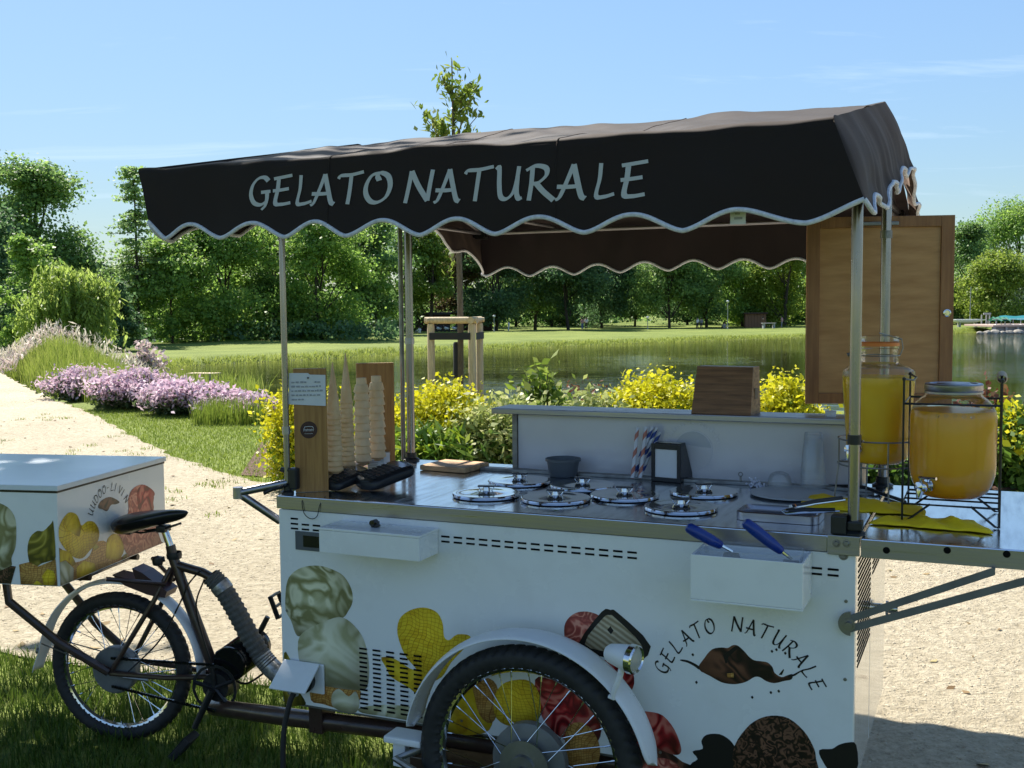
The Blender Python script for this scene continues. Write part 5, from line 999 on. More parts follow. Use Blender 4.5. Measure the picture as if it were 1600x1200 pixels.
# arched name on the front: circle through three measured points
p1, p2, p3 = (Vector((*LY(a, c, YF), 0)) for a, c in ((1034, 1042), (1150, 975), (1277, 1070)))
ax_, ay_, bx_, by_, ccx, ccy = p1.x, p1.y, p2.x, p2.y, p3.x, p3.y
dd = 2*(ax_*(by_-ccy)+bx_*(ccy-ay_)+ccx*(ay_-by_))
ux = ((ax_**2+ay_**2)*(by_-ccy)+(bx_**2+by_**2)*(ccy-ay_)+(ccx**2+ccy**2)*(ay_-by_))/dd; uy = ((ax_**2+ay_**2)*(ccx-bx_)+(bx_**2+by_**2)*(ax_-ccx)+(ccx**2+ccy**2)*(bx_-ax_))/dd
rad_ = math.hypot(p1.x-ux, p1.y-uy); a0 = math.atan2(p1.y-uy, p1.x-ux); a1_ = math.atan2(p3.y-uy, p3.x-ux)
word = 'GELATO NATURALE'; hL = .040
for i, ch in enumerate(word):
    if ch == ' ': continue
    a = a0+(a1_-a0)*i/(len(word)-1); tx, tz = math.sin(a), -math.cos(a); nx, nz = math.cos(a), math.sin(a); ox, oz = ux+(rad_-.5*hL)*nx, uy+(rad_-.5*hL)*nz
    q = MB(); letter(q, ch, lambda u, v, c: (ox+(u-.38)*hL*.92*tx+v*hL*nx, YF-.0008-.0002*c, oz+(u-.38)*hL*.92*tz+v*hL*nz), .074, .026); part(q, 'logo_letter', 'print_black', parent=fp)
# ventilation slots: two rows under the counter, a grille at the left foot
q = MB(); q.box((-.0135, -.0012, -.0028), (.0135, .0006, .0028), .0011); slot = q.build('vent_slot', 'slot_dark', fp); slot.matrix_local = Matrix.Translation((0.04, YF-.0002, .92)); first = True
xs_ = np.arange(.048, 1.70, .0405)
for zz in (.9185, .9035):
    for x in xs_:
        if .139 < x < .505 or 1.17 < x < 1.60: continue
        share(slot, fp, Matrix.Translation((x, YF-.0004, zz-.0005)))
slot.matrix_local = Matrix.Translation((.048, YF-.0004, .934))
gx0, gz0 = LY(566, 1013, YF); gx1, gz1 = LY(652, 1112, YF)
for rrow in range(14):
    for c in range(5): share(slot, fp, Matrix.Translation((gx0+(c+.1)*.047, YF-.0032, gz0-rrow*.0142)))
# control panel window
a = LY(462, 829, YF); c = LY(502, 862, YF); b = MB(); b.box((a[0], YF-.004, c[1]), (c[0]+.01, YF-.0003, a[1]), .002); cp = part(b, 'control_panel', 'tub_grey', parent=fp)
a = LY(475, 836, YF); c = LY(500, 856, YF); b = MB(); b.box((a[0], YF-.0055, c[1]), (c[0], YF-.0042, a[1])); part(b, 'control_display', 'black_gloss', parent=fp)
# cash drawer box at the left
YD = -.150
a = LY(498, 821, YD); c = LY(655, 880, YD); dz1 = LY(500, 824, YD)[1]; dz0 = LY(500, 863, YD)[1]; dx0 = a[0]; dx1 = c[0]
b = MB(); b.box((dx0, YD, dz0), (dx1, YF-.0036, dz1-.008), .002); dr = part(b, 'drawer_box', 'white_panel')
b = MB(); b.box((dx0-.002, YD-.002, dz1-.0075), (dx1+.002, YF-.0036, dz1), .002); part(b, 'drawer_lid', 'white_panel', parent=dr)
lx_, lz_ = (dx0*.53+dx1*.47), dz1
b = MB(); b.box((lx_-.012, YD+.052, lz_), (lx_+.010, YD+.070, lz_+.018), .003); b.cyl((lx_-.004, YD+.046, lz_+.014), (lx_-.004, YD+.07, lz_+.014), .009, 12); b.box((lx_+.004, YD+.048, lz_+.005), (lx_+.02, YD+.056, lz_+.011), .001); part(b, 'drawer_latch', 'black_gloss', parent=dr)
# scoop-well box at the right
YB = -.175
wx0, wz1 = LY(1079, 866, YB); wx1, wz0 = LY(1254, 957, YB); wz0 = .5*(wz0+LY(1080, 938, YB)[1]); 
b = MB()
for (u0, u1, v0, v1) in ((wx0, wx1, YB, YB+.005), (wx0, wx1, YF-.0086, YF-.0036), (wx0, wx0+.005, YB+.005, YF-.0087), (wx1-.005, wx1, YB+.005, YF-.0087)): b.box((u0, v0, wz0+.0055), (u1, v1, wz1), .0012)
b.box((wx0, YB, wz0), (wx1, YF-.0036, wz0+.005), .0012); wb_ = part(b, 'scoop_box', 'white_panel')
b = MB()
tx0, tx1, ty0, ty1, tz1 = wx0+.012, wx1-.012, YB+.012, YF-.014, wz1+.012
def tray(u, v):
    t = u*6.28318; s = 1-v*.08; ex = (abs(math.cos(t))**.35)*math.copysign(1, math.cos(t)); ey = (abs(math.sin(t))**.35)*math.copysign(1, math.sin(t))
    return ((tx0+tx1)/2+ex*(tx1-tx0)/2*s, (ty0+ty1)/2+ey*(ty1-ty0)/2*s, tz1-v*.075)
b.grid(tray, 40, 4); part(b, 'water_tray', 'clear_plastic', True, parent=wb_)
# power inlet with hinged cover
a = LY(478, 1037, YF); 
b = MB(); b.box((a[0]-.045, YF-.012, .392), (a[0]+.072, YF-.004, .486), .004); so = part(b, 'socket_plate', 'white_plastic')
b = MB(); M = Matrix.Translation((a[0]-.004, YF-.014, .484)) @ Matrix.Rotation(R(-52), 4, 'X'); b.box((-.066, -.006, -.105), (.066, .0, .002), .003, M); part(b, 'socket_cover', 'white_plastic', parent=so)
b = MB(); b.lathe([(.0, 0), (.036, 0), (.038, -.02), (.030, -.024), (.028, -.004), (0, -.004)], o=(a[0]+.006, YF-.012, .432), axis=(0, 1, 0), seg=22); part(b, 'socket_ring', 'black_plastic', True, parent=so)
b = MB(); b.tube([(a[0]-.006, YF-.06, .402), (a[0]-.012, YF-.035, .418), (a[0]-.004, YF-.012, .428)], [.016, .018, .014], 12); part(b, 'plug', 'seal_grey', True, parent=so)
SOCK = (a[0]-.006, YF-.06, .402)
# left push handle and clamp at the front left post
b = MB(); h1 = (0.004, .0, 1.040); k0 = Vector((*LZ(372, 770, 1.01), 1.01)); h2 = Vector(LY(446, 815, .02)); 
b.tube([h1, (k0.x, k0.y, k0.z)], .0125, 12); b.tube([(k0.x, k0.y, k0.z), (h2.x-.02, .02, h2.y)], .0125, 12); b.lathe([(0, -.018), (.016, -.018), (.016, .018), (0, .018)], o=k0, axis=(0, 0, 1), seg=14); part(b, 'push_handle', 'steel', True)
b = MB(); b.box((.013, -.010, 1.020), (.042, .016, 1.088), .006); b.cyl((-.028, -.012, 1.028), (.012, -.012, 1.035), .006, 8); b.tube([(.0, -.02, 1.03), (-.03, -.03, 1.022), (-.06, -.035, 1.008)], .006, 8); b.cyl((-.018, 0, 1.08), (.012, 0, 1.08), .008, 10); part(b, 'post_clamp', 'black_plastic')
b = MB(); t = [(.045, -.045, .99)]; A0 = LY(476, 795, YF-.01); A1 = LY(497, 802, YF-.01)
b.tube([(p.x, p.y, p.z) for p in catmull([(A0[0]-.012, -.02, ZC+.003), (A0[0]-.010, YF-.009, .99), (A0[0]-.002, YF-.010, .955), (A0[0]+.022, YF-.010, .940), (A0[0]+.045, YF-.010, .950), (A0[0]+.055, YF-.009, .985), (A0[0]+.062, -.018, ZC+.003)], 5)], .0014, 6); part(b, 'loop_cord', 'wire_black')
# right folding table with two braces
b = MB(); b.box((XR+.012, YF-.006, .955), (2.62, .845, 1.003), .004); flap = part(b, 'side_table', 'counter_steel'); b = MB(); b.box((XR+.013, YF-.0085, .957), (2.62, YF-.0065, 1.000)); part(b, 'edge_strip', 'steel', parent=flap)
for px, py in ((1385, 860), (1480, 860), (1573, 866)):
    x, z = LY(px, py, YF-.009); q = MB(); q.lathe([(.0085, .004), (.0085, 0), (.006, -.0012), (0, -.0012)], o=(x, YF-.0090, z), axis=(0, 1, 0), seg=18); part(q, 'edge_hole', 'slot_dark', parent=flap)
def brace(y):
    pv = LY(1329, 976, YF-.02); e0 = LY(1600, 880, YF-.02); e1 = LY(1600, 906, YF-.02); d0 = (e0[1]-pv[1])/(e0[0]-pv[0]); 
    L_ = 2.5
    for k, (za, zb) in enumerate(((pv[1]+.015, e0[1]+.004), (pv[1]-.010, e1[1]-.004))):
        s = (zb-za)/(e0[0]-pv[0]); xe = min(2.55, pv[0]+(.952-za)/s) ; q = MB()
        q.prism([(pv[0], za-.0095), (xe, za+s*(xe-pv[0])-.0095), (xe, za+s*(xe-pv[0])+.0095), (pv[0], za+.0095)], lambda u, v, d: (u, y+d, v), .006); part(q, 'brace_bar', 'grey_paint', parent=flap)
    q = MB(); n = 16; q.prism([(pv[0]+.030*math.cos(t), pv[1]+.002+.030*math.sin(t)) for t in np.linspace(1.57, 4.71, n)], lambda u, v, d: (u, y-.001+d, v), .008)
    q.lathe([(.0, -.012), (.009, -.012), (.009, 0), (.016, 0), (.016, .004)], o=(pv[0]-.004, y-.002, pv[1]), axis=(0, 1, 0), seg=12); part(q, 'brace_pivot', 'dull_steel', parent=flap)
brace(YF-.022); brace(.80)

# --- canopy frame
PZ = 1.99
def post(x, y, r, z1=1.955, name='canopy_post'):
    q = MB(); q.cyl((x, y, ZC), (x, y, z1), r, 16); o = part(q, name, 'post_steel', True)
    q = MB(); q.lathe([(r*2.1, 0), (r*2.1, .006), (r*1.4, .012), (r*1.35, .03)], o=(x, y, ZC), seg=18); part(q, 'post_foot', 'black_plastic', True, parent=o); return o
pf = post(.004, 0, .0095); pb = post(.004, .80, .0150); pr = post(1.712, 0, .0140, 1.835); pk = post(1.712, .80, .0155); b = MB(); b.cyl((-.030, .80, ZC), (-.030, .80, 1.97), .009, 12); part(b, 'canopy_post', 'dull_steel', True)
for (o, x, y, r, zz, m) in ((pf, .004, 0, .0095, 1.205, 'steel'), (pb, .004, .8, .015, 1.46, 'steel'), (pr, 1.712, 0, .014, 1.245, 'black_plastic'), (pk, 1.712, .8, .0155, 1.80, 'dull_steel'), (pk, 1.712, .8, .0155, 1.085, 'black_plastic')):
    q = MB(); q.lathe([(r, -.012), (r+.003, -.012), (r+.003, .012), (r, .012)], o=(x, y, zz), seg=16); part(q, 'post_collar', m, True, parent=o)
q = MB(); q.box((1.66, -.030, ZC+.002), (1.698, .012, ZC+.050), .004); q.box((1.699, -.022, ZC+.012), (1.735, .018, ZC+.036), .004); part(q, 'post_clamp', 'black_plastic')
XL_, XC_ = -.445, 1.668
b = MB()
for y_ in (-.07, 2.30): b.cyl((XL_+.05, y_, 1.965), (XC_-.04, y_, 1.965), .010, 10)
for x_ in (XL_+.05, XC_-.04): b.cyl((x_, -.07, 1.965), (x_, 2.30, 1.965), .010, 10); b.tube([(x_, -.07, 1.965), (x_, 1.2, 2.235), (x_, 2.30, 1.965)], .009, 10)
b.cyl((XL_+.05, 1.2, 2.235), (XC_-.04, 1.2, 2.235), .010, 10)
for x_ in (.004, 1.712-.075): b.cyl((x_, -.07, 1.985), (x_, 2.30, 1.985), .009, 10)
fr_ = part(b, 'canopy_frame', 'steel', True)
for x_ in (XL_+.05, XC_-.04):
    for y_ in (-.07, 2.30): q = MB(); q.box((x_-.028, y_-.028, 1.935), (x_+.028, y_+.028, 1.995), .006); q.cyl((x_-.04, y_-.02, 1.95), (x_+.04, y_-.02, 1.95), .008, 8); part(q, 'frame_joint', 'black_plastic', parent=fr_)

# --- canopy cloth
TX = [-.445, -.369, -.124, .114, .324, .563, .791, 1.046, 1.309, 1.571, 1.83]; TZ = [1.83, 1.806, 1.801, 1.795, 1.791, 1.785, 1.780, 1.775, 1.770, 1.777, 1.81]
TI = [-1.30, -1, 0, 1, 2, 3, 4, 5, 6, 7, 8]
def scal(t): return (abs(math.sin(math.pi*t)))**1.6
def zfront(x): return float(np.interp(x, TX, TZ))+.043*scal(float(np.interp(x, TX, TI)))
def zback(x): return 1.748+.014*max(0, min(1, (-.1-x)/.35))+.012*math.sin(x*2.1)+.045*scal((x-.075)/.245)
def nz3(x, y, z): return noise.noise((x, y, z))
def roofz(y): return (2.02+(y+.12)/1.32*.255) if y < 1.2 else (2.275-(y-1.2)/1.18*.255)
def fold(x, y):
    f = .016*nz3(x*2.2+y*.9, y*1.2-x*.5, 1)+.015*nz3(x*4.5+y*2.6, y*1.3, 4)+.007*nz3(x*11+y*6, y*2.2, 8)
    return f-.014*math.sin(math.pi*min(1, max(0, (y+.12)/1.32)))*math.sin(math.pi*(x+.445)/2.11) if y < 1.2 else f
def fronty(x, z):
    d = (2.02-z)/.22
    return -.122-.016*d+.008*nz3(x*2.6, z*5, 2)*min(1, max(0, d)+.25)+.004*nz3(x*9+z*6, z*7, 6)
def xsh(x, z, side=True):
    d = max(0, (2.02-z)/.22); e = max(0, 1-(x-XL_)/.28); e2 = max(0, 1-(XC_-x)/.22)
    return x+.062*d*e**1.5+.085*d*e2**1.5
def canopy_pt(u, v):
    x = XL_+(XC_-XL_)*u
    if v < .25: # front valance, upwards
        t = v/.25; z0 = zfront(x); z = z0+(2.012-z0)*t; return (xsh(x, z), fronty(x, z), z)
    if v < .30:
        t = (v-.25)/.05; a = t*1.25; return (x, -.122+.022*(1-math.cos(a))+.006*nz3(x*6, 0, 3), 2.012+.016*math.sin(a)+.010*nz3(x*2.5, 3, 3)+.006*nz3(x*8, 1, 3))
    if v < .72:
        t = (v-.30)/.42; y = -.105+(2.365+.105)*t; return (x, y, roofz(y)+.004+fold(x, y)*min(1, min(t, 1-t)*9+.35))
    if v < .77:
        t = (v-.72)/.05; a = t*1.3; return (x, 2.365+.02*math.sin(a), 2.018-.016*(1-math.cos(a)))
    t = (v-.77)/.23; z0 = zback(x); z = 2.0+(z0-2.0)*t; return (x, 2.385+.010*t+.012*nz3(x*4, z*4, 9)+.006*nz3(x*12, z*5, 9), z)
b = MB(); b.grid(canopy_pt, 230, 110); can = part(b, 'canopy', 'fabric', True, angle=60)
def gable_bottom(y): return roofz(y)-.200-.010*math.sin(y*3)-.052*(1-scal((y+.12)/.417))
def gable(xc, sgn):
    def f(u, v):
        y = -.122+(2.385+.122)*u; zt = roofz(y)+.006; zb = gable_bottom(y); e = min(1, u*12, (1-u)*12)
        k0 = max(0, 1-u/.03); k1 = max(0, 1-(1-u)/.03); zb = zb*(1-k0-k1)+zfront(xc)*k0+zback(xc)*k1
        z = zt+(zb-zt)*v; w_ = .010*nz3(y*5, z*5, xc)+.011*nz3(y*14, z*3, xc+4)*v*e
        puff = sgn*(.014*math.sin(math.pi*min(1, v*1.2)))
        xx = xc+puff+w_*sgn
        if sgn < 0: xx += .062*v*(1-u*.4)
        else: xx += .085*v
        if k0 > 0: xx = xx*(1-k0)+xsh(xc, z)*k0; y = y*(1-k0)+fronty(xc, z)*k0
        if k1 > 0: xx = xx*(1-k1)+xc*k1; y = y*(1-k1)+(2.387+.010*v)*k1
        return (xx, y, z)
    q = MB(); q.grid(f, 130, 16); part(q, 'canopy_gable', 'fabric', True, parent=can, angle=60); return [f(i/520, 1.0) for i in range(521)]
gr_ = gable(XC_, 1); gl_ = gable(XL_, -1)
def piping(pts, name='trim', r=.0062):
    q = MB(); q.tube(pts, r, 8); o = part(q, name, 'trim', True, parent=can)
piping([canopy_pt(i/700, 0) for i in range(701)]); piping([canopy_pt(i/600, 1) for i in range(601)]); piping(gr_); piping(gl_)
for u_ in (.335, .668):
    q = MB(); q.tube([(lambda p: (p[0], p[1]-(.0006 if v_ < .27 else 0), p[2]+(.0006 if .27 <= v_ < .75 else 0)))(canopy_pt(u_, v_)) for v_ in np.linspace(.0, .76, 160)], .0016, 5); part(q, 'canopy_seam', 'fabric', True, parent=can)
# name on the valance
SPN = [('G', 390, 424), ('E', 425, 458), ('L', 461, 489), ('A', 486, 524), ('T', 529, 570), ('O', 568, 612), ('N', 634, 678), ('A', 679, 720), ('T', 728, 773), ('U', 774, 818), ('R', 822, 868), ('A', 869, 917), ('L', 928, 962), ('E', 968, 1014)]
for ch, a, c in SPN:
    pb_ = np.interp(a, [390, 968], [321, 308]); pt_ = np.interp(a, [390, 968], [276, 253]); x0_, zb_ = LY(a, pb_, -.13); x1_, _ = LY(c, pb_, -.13); _, zt_ = LY((a+c)/2, pt_, -.13); _, zb_ = LY((a+c)/2, pb_, -.13)
    w_ = {'L': .68, 'E': .70, 'G': .76, 'A': .78, 'T': .86, 'O': .76, 'N': .82, 'U': .84, 'R': .80}[ch]; sx = (x1_-x0_)/w_; sz = zt_-zb_
    q = MB(); letter(q, ch, lambda u, v, k: (x0_+u*sx, fronty(x0_+u*sx, zb_+v*sz)-.0022-.0004*k, zb_+v*sz), .080, .040); part(q, 'canopy_letter', 'lettering', parent=can)
x0_, z0_ = LY(1141, 333, -.10); x1_, z1_ = LY(1165, 350, -.10)
b = MB(); b.box((x0_, -.100, z1_), (x1_, -.0985, z0_+.02), 0); tg = part(b, 'canopy_tag', 'paper', parent=can)
b = MB(); b.box((x0_+.010, -.1012, z1_+.012), (x1_-.008, -.1004, z1_+.018)); b.box((x0_+.012, -.1012, z1_+.024), (x1_-.014, -.1004, z1_+.028)); part(b, 'tag_print', 'ink_grey', parent=can)

# --- wheels
def wheel(M, Rr, tw, hubr, hubw, nsp, name='wheel', disc=None, treadn=64, rimw=.020, hubm='dull_steel'):
    rr_ = Rr-2*tw
    q = MB(M); q.lathe([(rr_+.006, -rimw), (rr_+.012, -rimw*.9), (rr_-.004, -rimw*.55), (rr_-.010, 0), (rr_-.004, rimw*.55), (rr_+.012, rimw*.9), (rr_+.006, rimw)], axis=(0, 1, 0), seg=72); w = part(q, name, 'chrome', True)
    q = MB(M); pr_ = [(Rr-tw+tw*math.cos(t), tw*1.02*math.sin(t)) for t in np.linspace(-2.75, 2.75, 19)]
    def rip(a, h):
        s = abs(h)/tw; k = math.floor(a/(2*math.pi)*treadn+ (0 if h > 0 else .5)+s*.8); f = (a/(2*math.pi)*treadn+(0 if h > 0 else .5)+s*.8) % 1
        return (-.014 if f < .34 and s < .93 else 0)
    q.lathe(pr_, axis=(0, 1, 0), seg=treadn*6, ripple=rip); part(q, 'tyre', 'rubber', True, parent=w, angle=25)
    q = MB(M); q.lathe([(0, -hubw), (hubr*.45, -hubw), (hubr*.5, -hubw*.8), (hubr, -hubw*.75), (hubr, -hubw*.6), (hubr*.82, -hubw*.5), (hubr*.82, hubw*.5), (hubr, hubw*.6), (hubr, hubw*.75), (hubr*.5, hubw*.8), (0, hubw)], axis=(0, 1, 0), seg=36); q.cyl((0, -hubw-.03, 0), (0, hubw+.03, 0), .008, 12); part(q, 'hub', hubm, True, parent=w)
    if disc: q = MB(M); q.lathe(disc, axis=(0, 1, 0), seg=44); part(q, 'brake_drum', 'grey_paint', True, parent=w, angle=30)
    q = MB(); q.tube([(hubr*.92, 0, 0), (rr_-.006, 0, 0)], .00135, 5); q.lathe([(.0026, 0), (.0026, .014), (.0015, .016)], o=(rr_-.022, 0, 0), axis=(1, 0, 0), seg=6); src = None
    me = q.build('spoke', 'chrome', w)
    for k in range(nsp):
        a = 2*math.pi*k/nsp; sk_ = (1 if k % 4 < 2 else -1)*R(24); sd = 1 if k % 2 else -1
        P0 = Vector((hubr*.92*math.cos(a-sk_), sd*hubw*.66, hubr*.92*math.sin(a-sk_))); P1 = Vector(((rr_-.006)*math.cos(a), sd*.006, (rr_-.006)*math.sin(a)))
        d = P1-P0; xa = d.normalized(); ya = Vector((0, 1, 0)); ya = (ya-xa*ya.dot(xa)).normalized(); za = xa.cross(ya); L0 = rr_-.006-hubr*.92
        MM = M @ Matrix.Translation(P0) @ Matrix((( *xa, 0), (*ya, 0), (*za, 0), (0, 0, 0, 1))).transposed() @ Matrix.Scale(d.length/L0, 4, (1, 0, 0)) @ Matrix.Translation((-hubr*.92, 0, 0))
        if k == 0: me.matrix_local = MM
        else: share(me, w, MM)
    return w
WX, WZc, WR = .881, .338, .328
drum = [(0, .035), (.105, .035), (.108, .03), (.108, .004), (.098, 0), (.060, -.004)]
wheel(Matrix.Translation((WX, -.150, WZc)), WR, .033, .072, .042, 36, disc=drum)
wheel(Matrix.Translation((WX, .955, WZc)), WR, .033, .072, .042, 24)
b = MB(); b.cyl((WX, -.10, WZc-.02), (WX, .90, WZc-.02), .016, 12); b.box((WX-.03, .0, WZc-.04), (WX+.03, .8, WZc-.005), .004); part(b, 'axle', 'grey_paint', True)
def fender(y0_, y1_, name, m):
    ra = WR+.030; ts = np.linspace(R(172), R(8), 46)
    def f(u, v):
        t = ts[0]+(ts[-1]-ts[0])*u; k = (v-.5)*2; e = 1.0
        if u > .94: e = math.sqrt(max(0, 1-((u-.94)/.06)**2))
        if u < .03: e = math.sqrt(max(0, 1-((.03-u)/.03)**2))
        r_ = ra+.012*(1-k*k); return (WX+r_*math.cos(t)*1.0, (y0_+y1_)/2+k*e*(y1_-y0_)/2, WZc+r_*math.sin(t))
    q = MB(); q.grid(f, 60, 8); q2 = part(q, name, m, True); md = q2.modifiers.new('thick', 'SOLIDIFY'); md.thickness = .003; return q2
fen = fender(-.205, -.095, 'mudguard', 'white_plastic'); fender(.90, 1.01, 'mudguard', 'white_plastic')
# headlight on the front mudguard
hx, hz = LY(975, 1025, -.20); ax = Vector((.93, -.22, -.06)).normalized()
b = MB(); b.lathe([(0, -.052), (.016, -.050), (.024, -.040), (.030, -.012), (.034, .012), (.034, .020)], o=(hx, -.205, hz), axis=ax, seg=28); hl = part(b, 'headlight', 'white_plastic', True)
b = MB(); b.lathe([(.034, .019), (.038, .021), (.038, .037), (.034, .041), (.030, .036)], o=(hx, -.205, hz), axis=ax, seg=28); part(b, 'headlight_rim', 'chrome', True, parent=hl)
b = MB(); b.lathe([(.031, .036), (.02, .043), (0, .046)], o=(hx, -.205, hz), axis=ax, seg=24); part(b, 'headlight_lens', 'lens', True, parent=hl)
b = MB(); m0 = LY(962, 1088, -.20); b.tube([(hx-.004, -.205, hz-.028), (hx-.010, -.205, hz-.055), (m0[0]-.004, -.207, m0[1]+.012), (m0[0]-.006, -.203, m0[1]-.004), (m0[0]-.018, -.200, m0[1]-.002)], [.009, .008, .007, .007, .006], 8); b.lathe([(.004, -.010), (.004, -.001)], o=(hx-.006, -.205, hz-.045), axis=(0, 1, 0), seg=8); part(b, 'headlight_bracket', 'white_plastic', True, parent=hl)

# --- rear bicycle half: frame in its own tilted plane
BA = R(11.0); BC = Vector((-1.46, 3.95, 0))
MW = Matrix(((math.cos(BA), math.sin(BA), 0, BC.x), (-math.sin(BA), math.cos(BA), 0, BC.y), (0, 0, 1, 0), (0, 0, 0, 1)))
MC = Matrix(((CS, SN, 0, CX), (-SN, CS, 0, CY), (0, 0, 1, 0), (0, 0, 0, 1)))
MBK = MC.inverted() @ MW
HB = Vector((.012, 0, .278))
wheel(MBK @ Matrix.Translation(HB), .278, .026, .055, .052, 32, disc=[(0, -.058), (.080, -.056), (.086, -.050), (.086, -.020), (.074, -.012), (.05, -.012)], treadn=56, rimw=.017)
b = MB(MBK)
ST = (.232, 0, .690); BB = (.388, 0, .262); TT = (.345, 0, .640)
b.tube([(.222, 0, .735), ST], .018, 12); b.tube([ST, (.300, 0, .50), BB], [.019, .0205, .021], 14); b.tube([(.240, 0, .665), TT, (.395, 0, .615)], .0165, 14)
for s in (-1, 1):
    b.tube([(.228, s*.012, .655), (.175, s*.045, .54), (HB.x+.0, s*.075, HB.z)], .0095, 10)         # seat stays
    b.tube([(HB.x, s*.075, HB.z-.002), (.22, s*.06, .266), (.375, s*.02, .264)], .010, 10)           # chain stays
    b.tube([(HB.x-.0, s*.085, HB.z+.005), (-.16, s*.12, .395), (-.325, s*.16, .548), (-.335, s*.16, .640)], .0155, 10)   # rack struts
b.tube([BB, (.392, 0, .13)], .019, 12)
b.tube([(-.34, -.16, .645), (-.34, .16, .645)], .012, 8); b.tube([(-.95, -.16, .648), (.0, -.16, .648)], .012, 8); b.tube([(-.95, .16, .648), (.0, .16, .648)], .012, 8); b.tube([(-.04, -.16, .645), (-.04, .16, .645)], .012, 8)
b.tube([(.215, -.03, .60), (.06, -.16, .645)], .008, 8); b.tube([(.215, .03, .60), (.06, .16, .645)], .008, 8)
bf = part(b, 'bicycle_frame', 'brown_paint', True)
b = MB(MBK); b.lathe([(.026, -.012), (.028, 0), (.026, .012)], o=(.236, 0, .70), seg=14); b.tube([(.21, -.02, .69), (.185, -.035, .685)], .010, 10); b.lathe([(0, -.02), (.017, -.014), (.02, 0), (.017, .014), (0, .02)], o=(.190, -.035, .685), seg=12); part(b, 'saddle_clamp', 'black_plastic', True)
b = MB(MBK); b.cyl((.236, 0, .69), (.198, 0, .800), .0135, 14); part(b, 'seat_post', 'chrome', True)
def saddle(u, v):
    x = .012+.285*u; w_ = .080*(1-sm(.25, .85, u))+.021; w_ *= math.sqrt(max(0, 1-abs(2*u-1)**5)); hh = (.022+.030*(1-u))*max(0, 1-abs(2*u-1)**6)**.5; a = v*2*math.pi
    zc = .802+.055*u+.010*(1-u)**3+.008*math.sin(u*3.1); return (x, w_*math.cos(a), zc+(hh*.55*math.sin(a) if math.sin(a) > 0 else hh*1.05*math.sin(a)))
b = MB(MBK); b.grid(saddle, 26, 20); sd_ = part(b, 'saddle', 'saddle_black', True)
b = MB(MBK); b.tube([(.06, -.025, .790), (.12, -.022, .782), (.20, -.018, .795), (.26, -.012, .815)], .004, 6); b.tube([(.06, .025, .790), (.12, .022, .782), (.20, .018, .795), (.26, .012, .815)], .004, 6); b.box((.060, -.03, .775), (.082, .03, .795), .003); b.box((.18, -.024, .785), (.215, .024, .808), .003); part(b, 'saddle_rails', 'black_plastic', True, parent=sd_)
# grip-taped bent tube from the top tube down to the cart
gp = [MBK @ Vector(p) for p in ((.375, 0, .628), (.420, 0, .585), (.465, 0, .515), (.512, 0, .430), (.560, 0, .350), (.610, 0, .295), (.675, 0, .25))]; gp = catmull(gp, 8)
b = MB(); b.tube(gp, .0315, 16); tb = part(b, 'steering_tube', 'brown_paint', True)
b = MB(); fine = catmull([MBK @ Vector(p) for p in ((.380, 0, .626), (.420, 0, .585), (.465, 0, .515), (.512, 0, .430), (.560, 0, .350), (.592, 0, .313))], 18)
b.tube(fine, [.0345+.0018*(1 if (i % 4) < 2 else -1) for i in range(len(fine))], 16); part(b, 'grip_tape', 'tape', False, parent=tb)
for (i0, i1) in ((13, 22),): q = MB(); q.tube(fine[i0:i1], .0368, 16); part(q, 'silver_tape', 'silver_tape', True, parent=tb)
q = MB(); q.tube(gp[-17:-5], .0350, 16); part(q, 'silver_tape', 'silver_tape', True, parent=tb)
# lower brown beam
p0 = MBK @ Vector((.375, 0, .145)); b = MB(); m1_ = LY(440, 1119, .05); m2_ = LY(630, 1142, .05); b.tube([p0, (m1_[0], .05, m1_[1]), (m2_[0], .05, m2_[1]), (1.3, .06, m2_[1]+.01)], .029, 16); bm_ = part(b, 'main_beam', 'brown_paint', True)
b = MB(); b.box((.05, .02, .235), (.10, .10, .331), .003); b.box((1.12, .02, .24), (1.17, .10, .331), .003); b.box((.40, -.02, .200), (1.40, .10, .236), .004); part(b, 'beam_bracket', 'brown_paint', parent=bm_)
# step bracket left of the front wheel
s0 = LY(612, 1140, -.12); s1 = LY(655, 1160, -.12)
b = MB(); b.box((s0[0], -.17, s1[1]+.004), (s1[0]+.03, -.09, s0[1]), .006); stp = part(b, 'step_plate', 'white_plastic'); b = MB(); b.box((s0[0]+.02, -.15, s1[1]-.07), (s0[0]+.06, -.12, s1[1]+.003), .003); b.build('step_leg', 'white_plastic', stp)
b = MB(); f0 = LY(618, 1188, -.20); b.tube([(s1[0]+.03, -.13, s1[1]-.005), (f0[0]-.004, -.19, f0[1]), (f0[0]+.16, -.26, f0[1]-.02), (f0[0]+.40, -.26, f0[1]-.03)], .011, 8); part(b, 'step_frame', 'dull_steel', True)
# drive: motor, chainring, cranks, pedals, chain, mudguard
b = MB(MBK); b.lathe([(0, -.05), (.060, -.05), (.064, -.045)]+[(.064-.005*(k % 2), -.04+.009*k) for k in range(22)]+[(.06, .165), (0, .165)], o=(.462, .0, .325), axis=(.05, 1, .05), seg=26); part(b, 'motor', 'black_gloss', True, angle=20)
b = MB(MBK); b.box((.395, -.03, .20), (.455, .05, .36), .01); b.lathe([(0, -.012), (.05, -.012), (.052, .012), (0, .012)], o=(.415, -.055, .245), axis=(0, 1, 0), seg=26); part(b, 'gear_case', 'black_plastic', True)
CRG = Vector((.415, -.072, .243))
b = MB(MBK); b.lathe([(.074, -.002), (.084, -.002), (.084, .002), (.074, .002), (.074, -.002)], o=CRG, axis=(0, 1, 0), seg=48, ripple=lambda a, h: .02*(1 if math.sin(a*24) > 0 else 0)); cr_ = part(b, 'chainring', 'black_plastic')
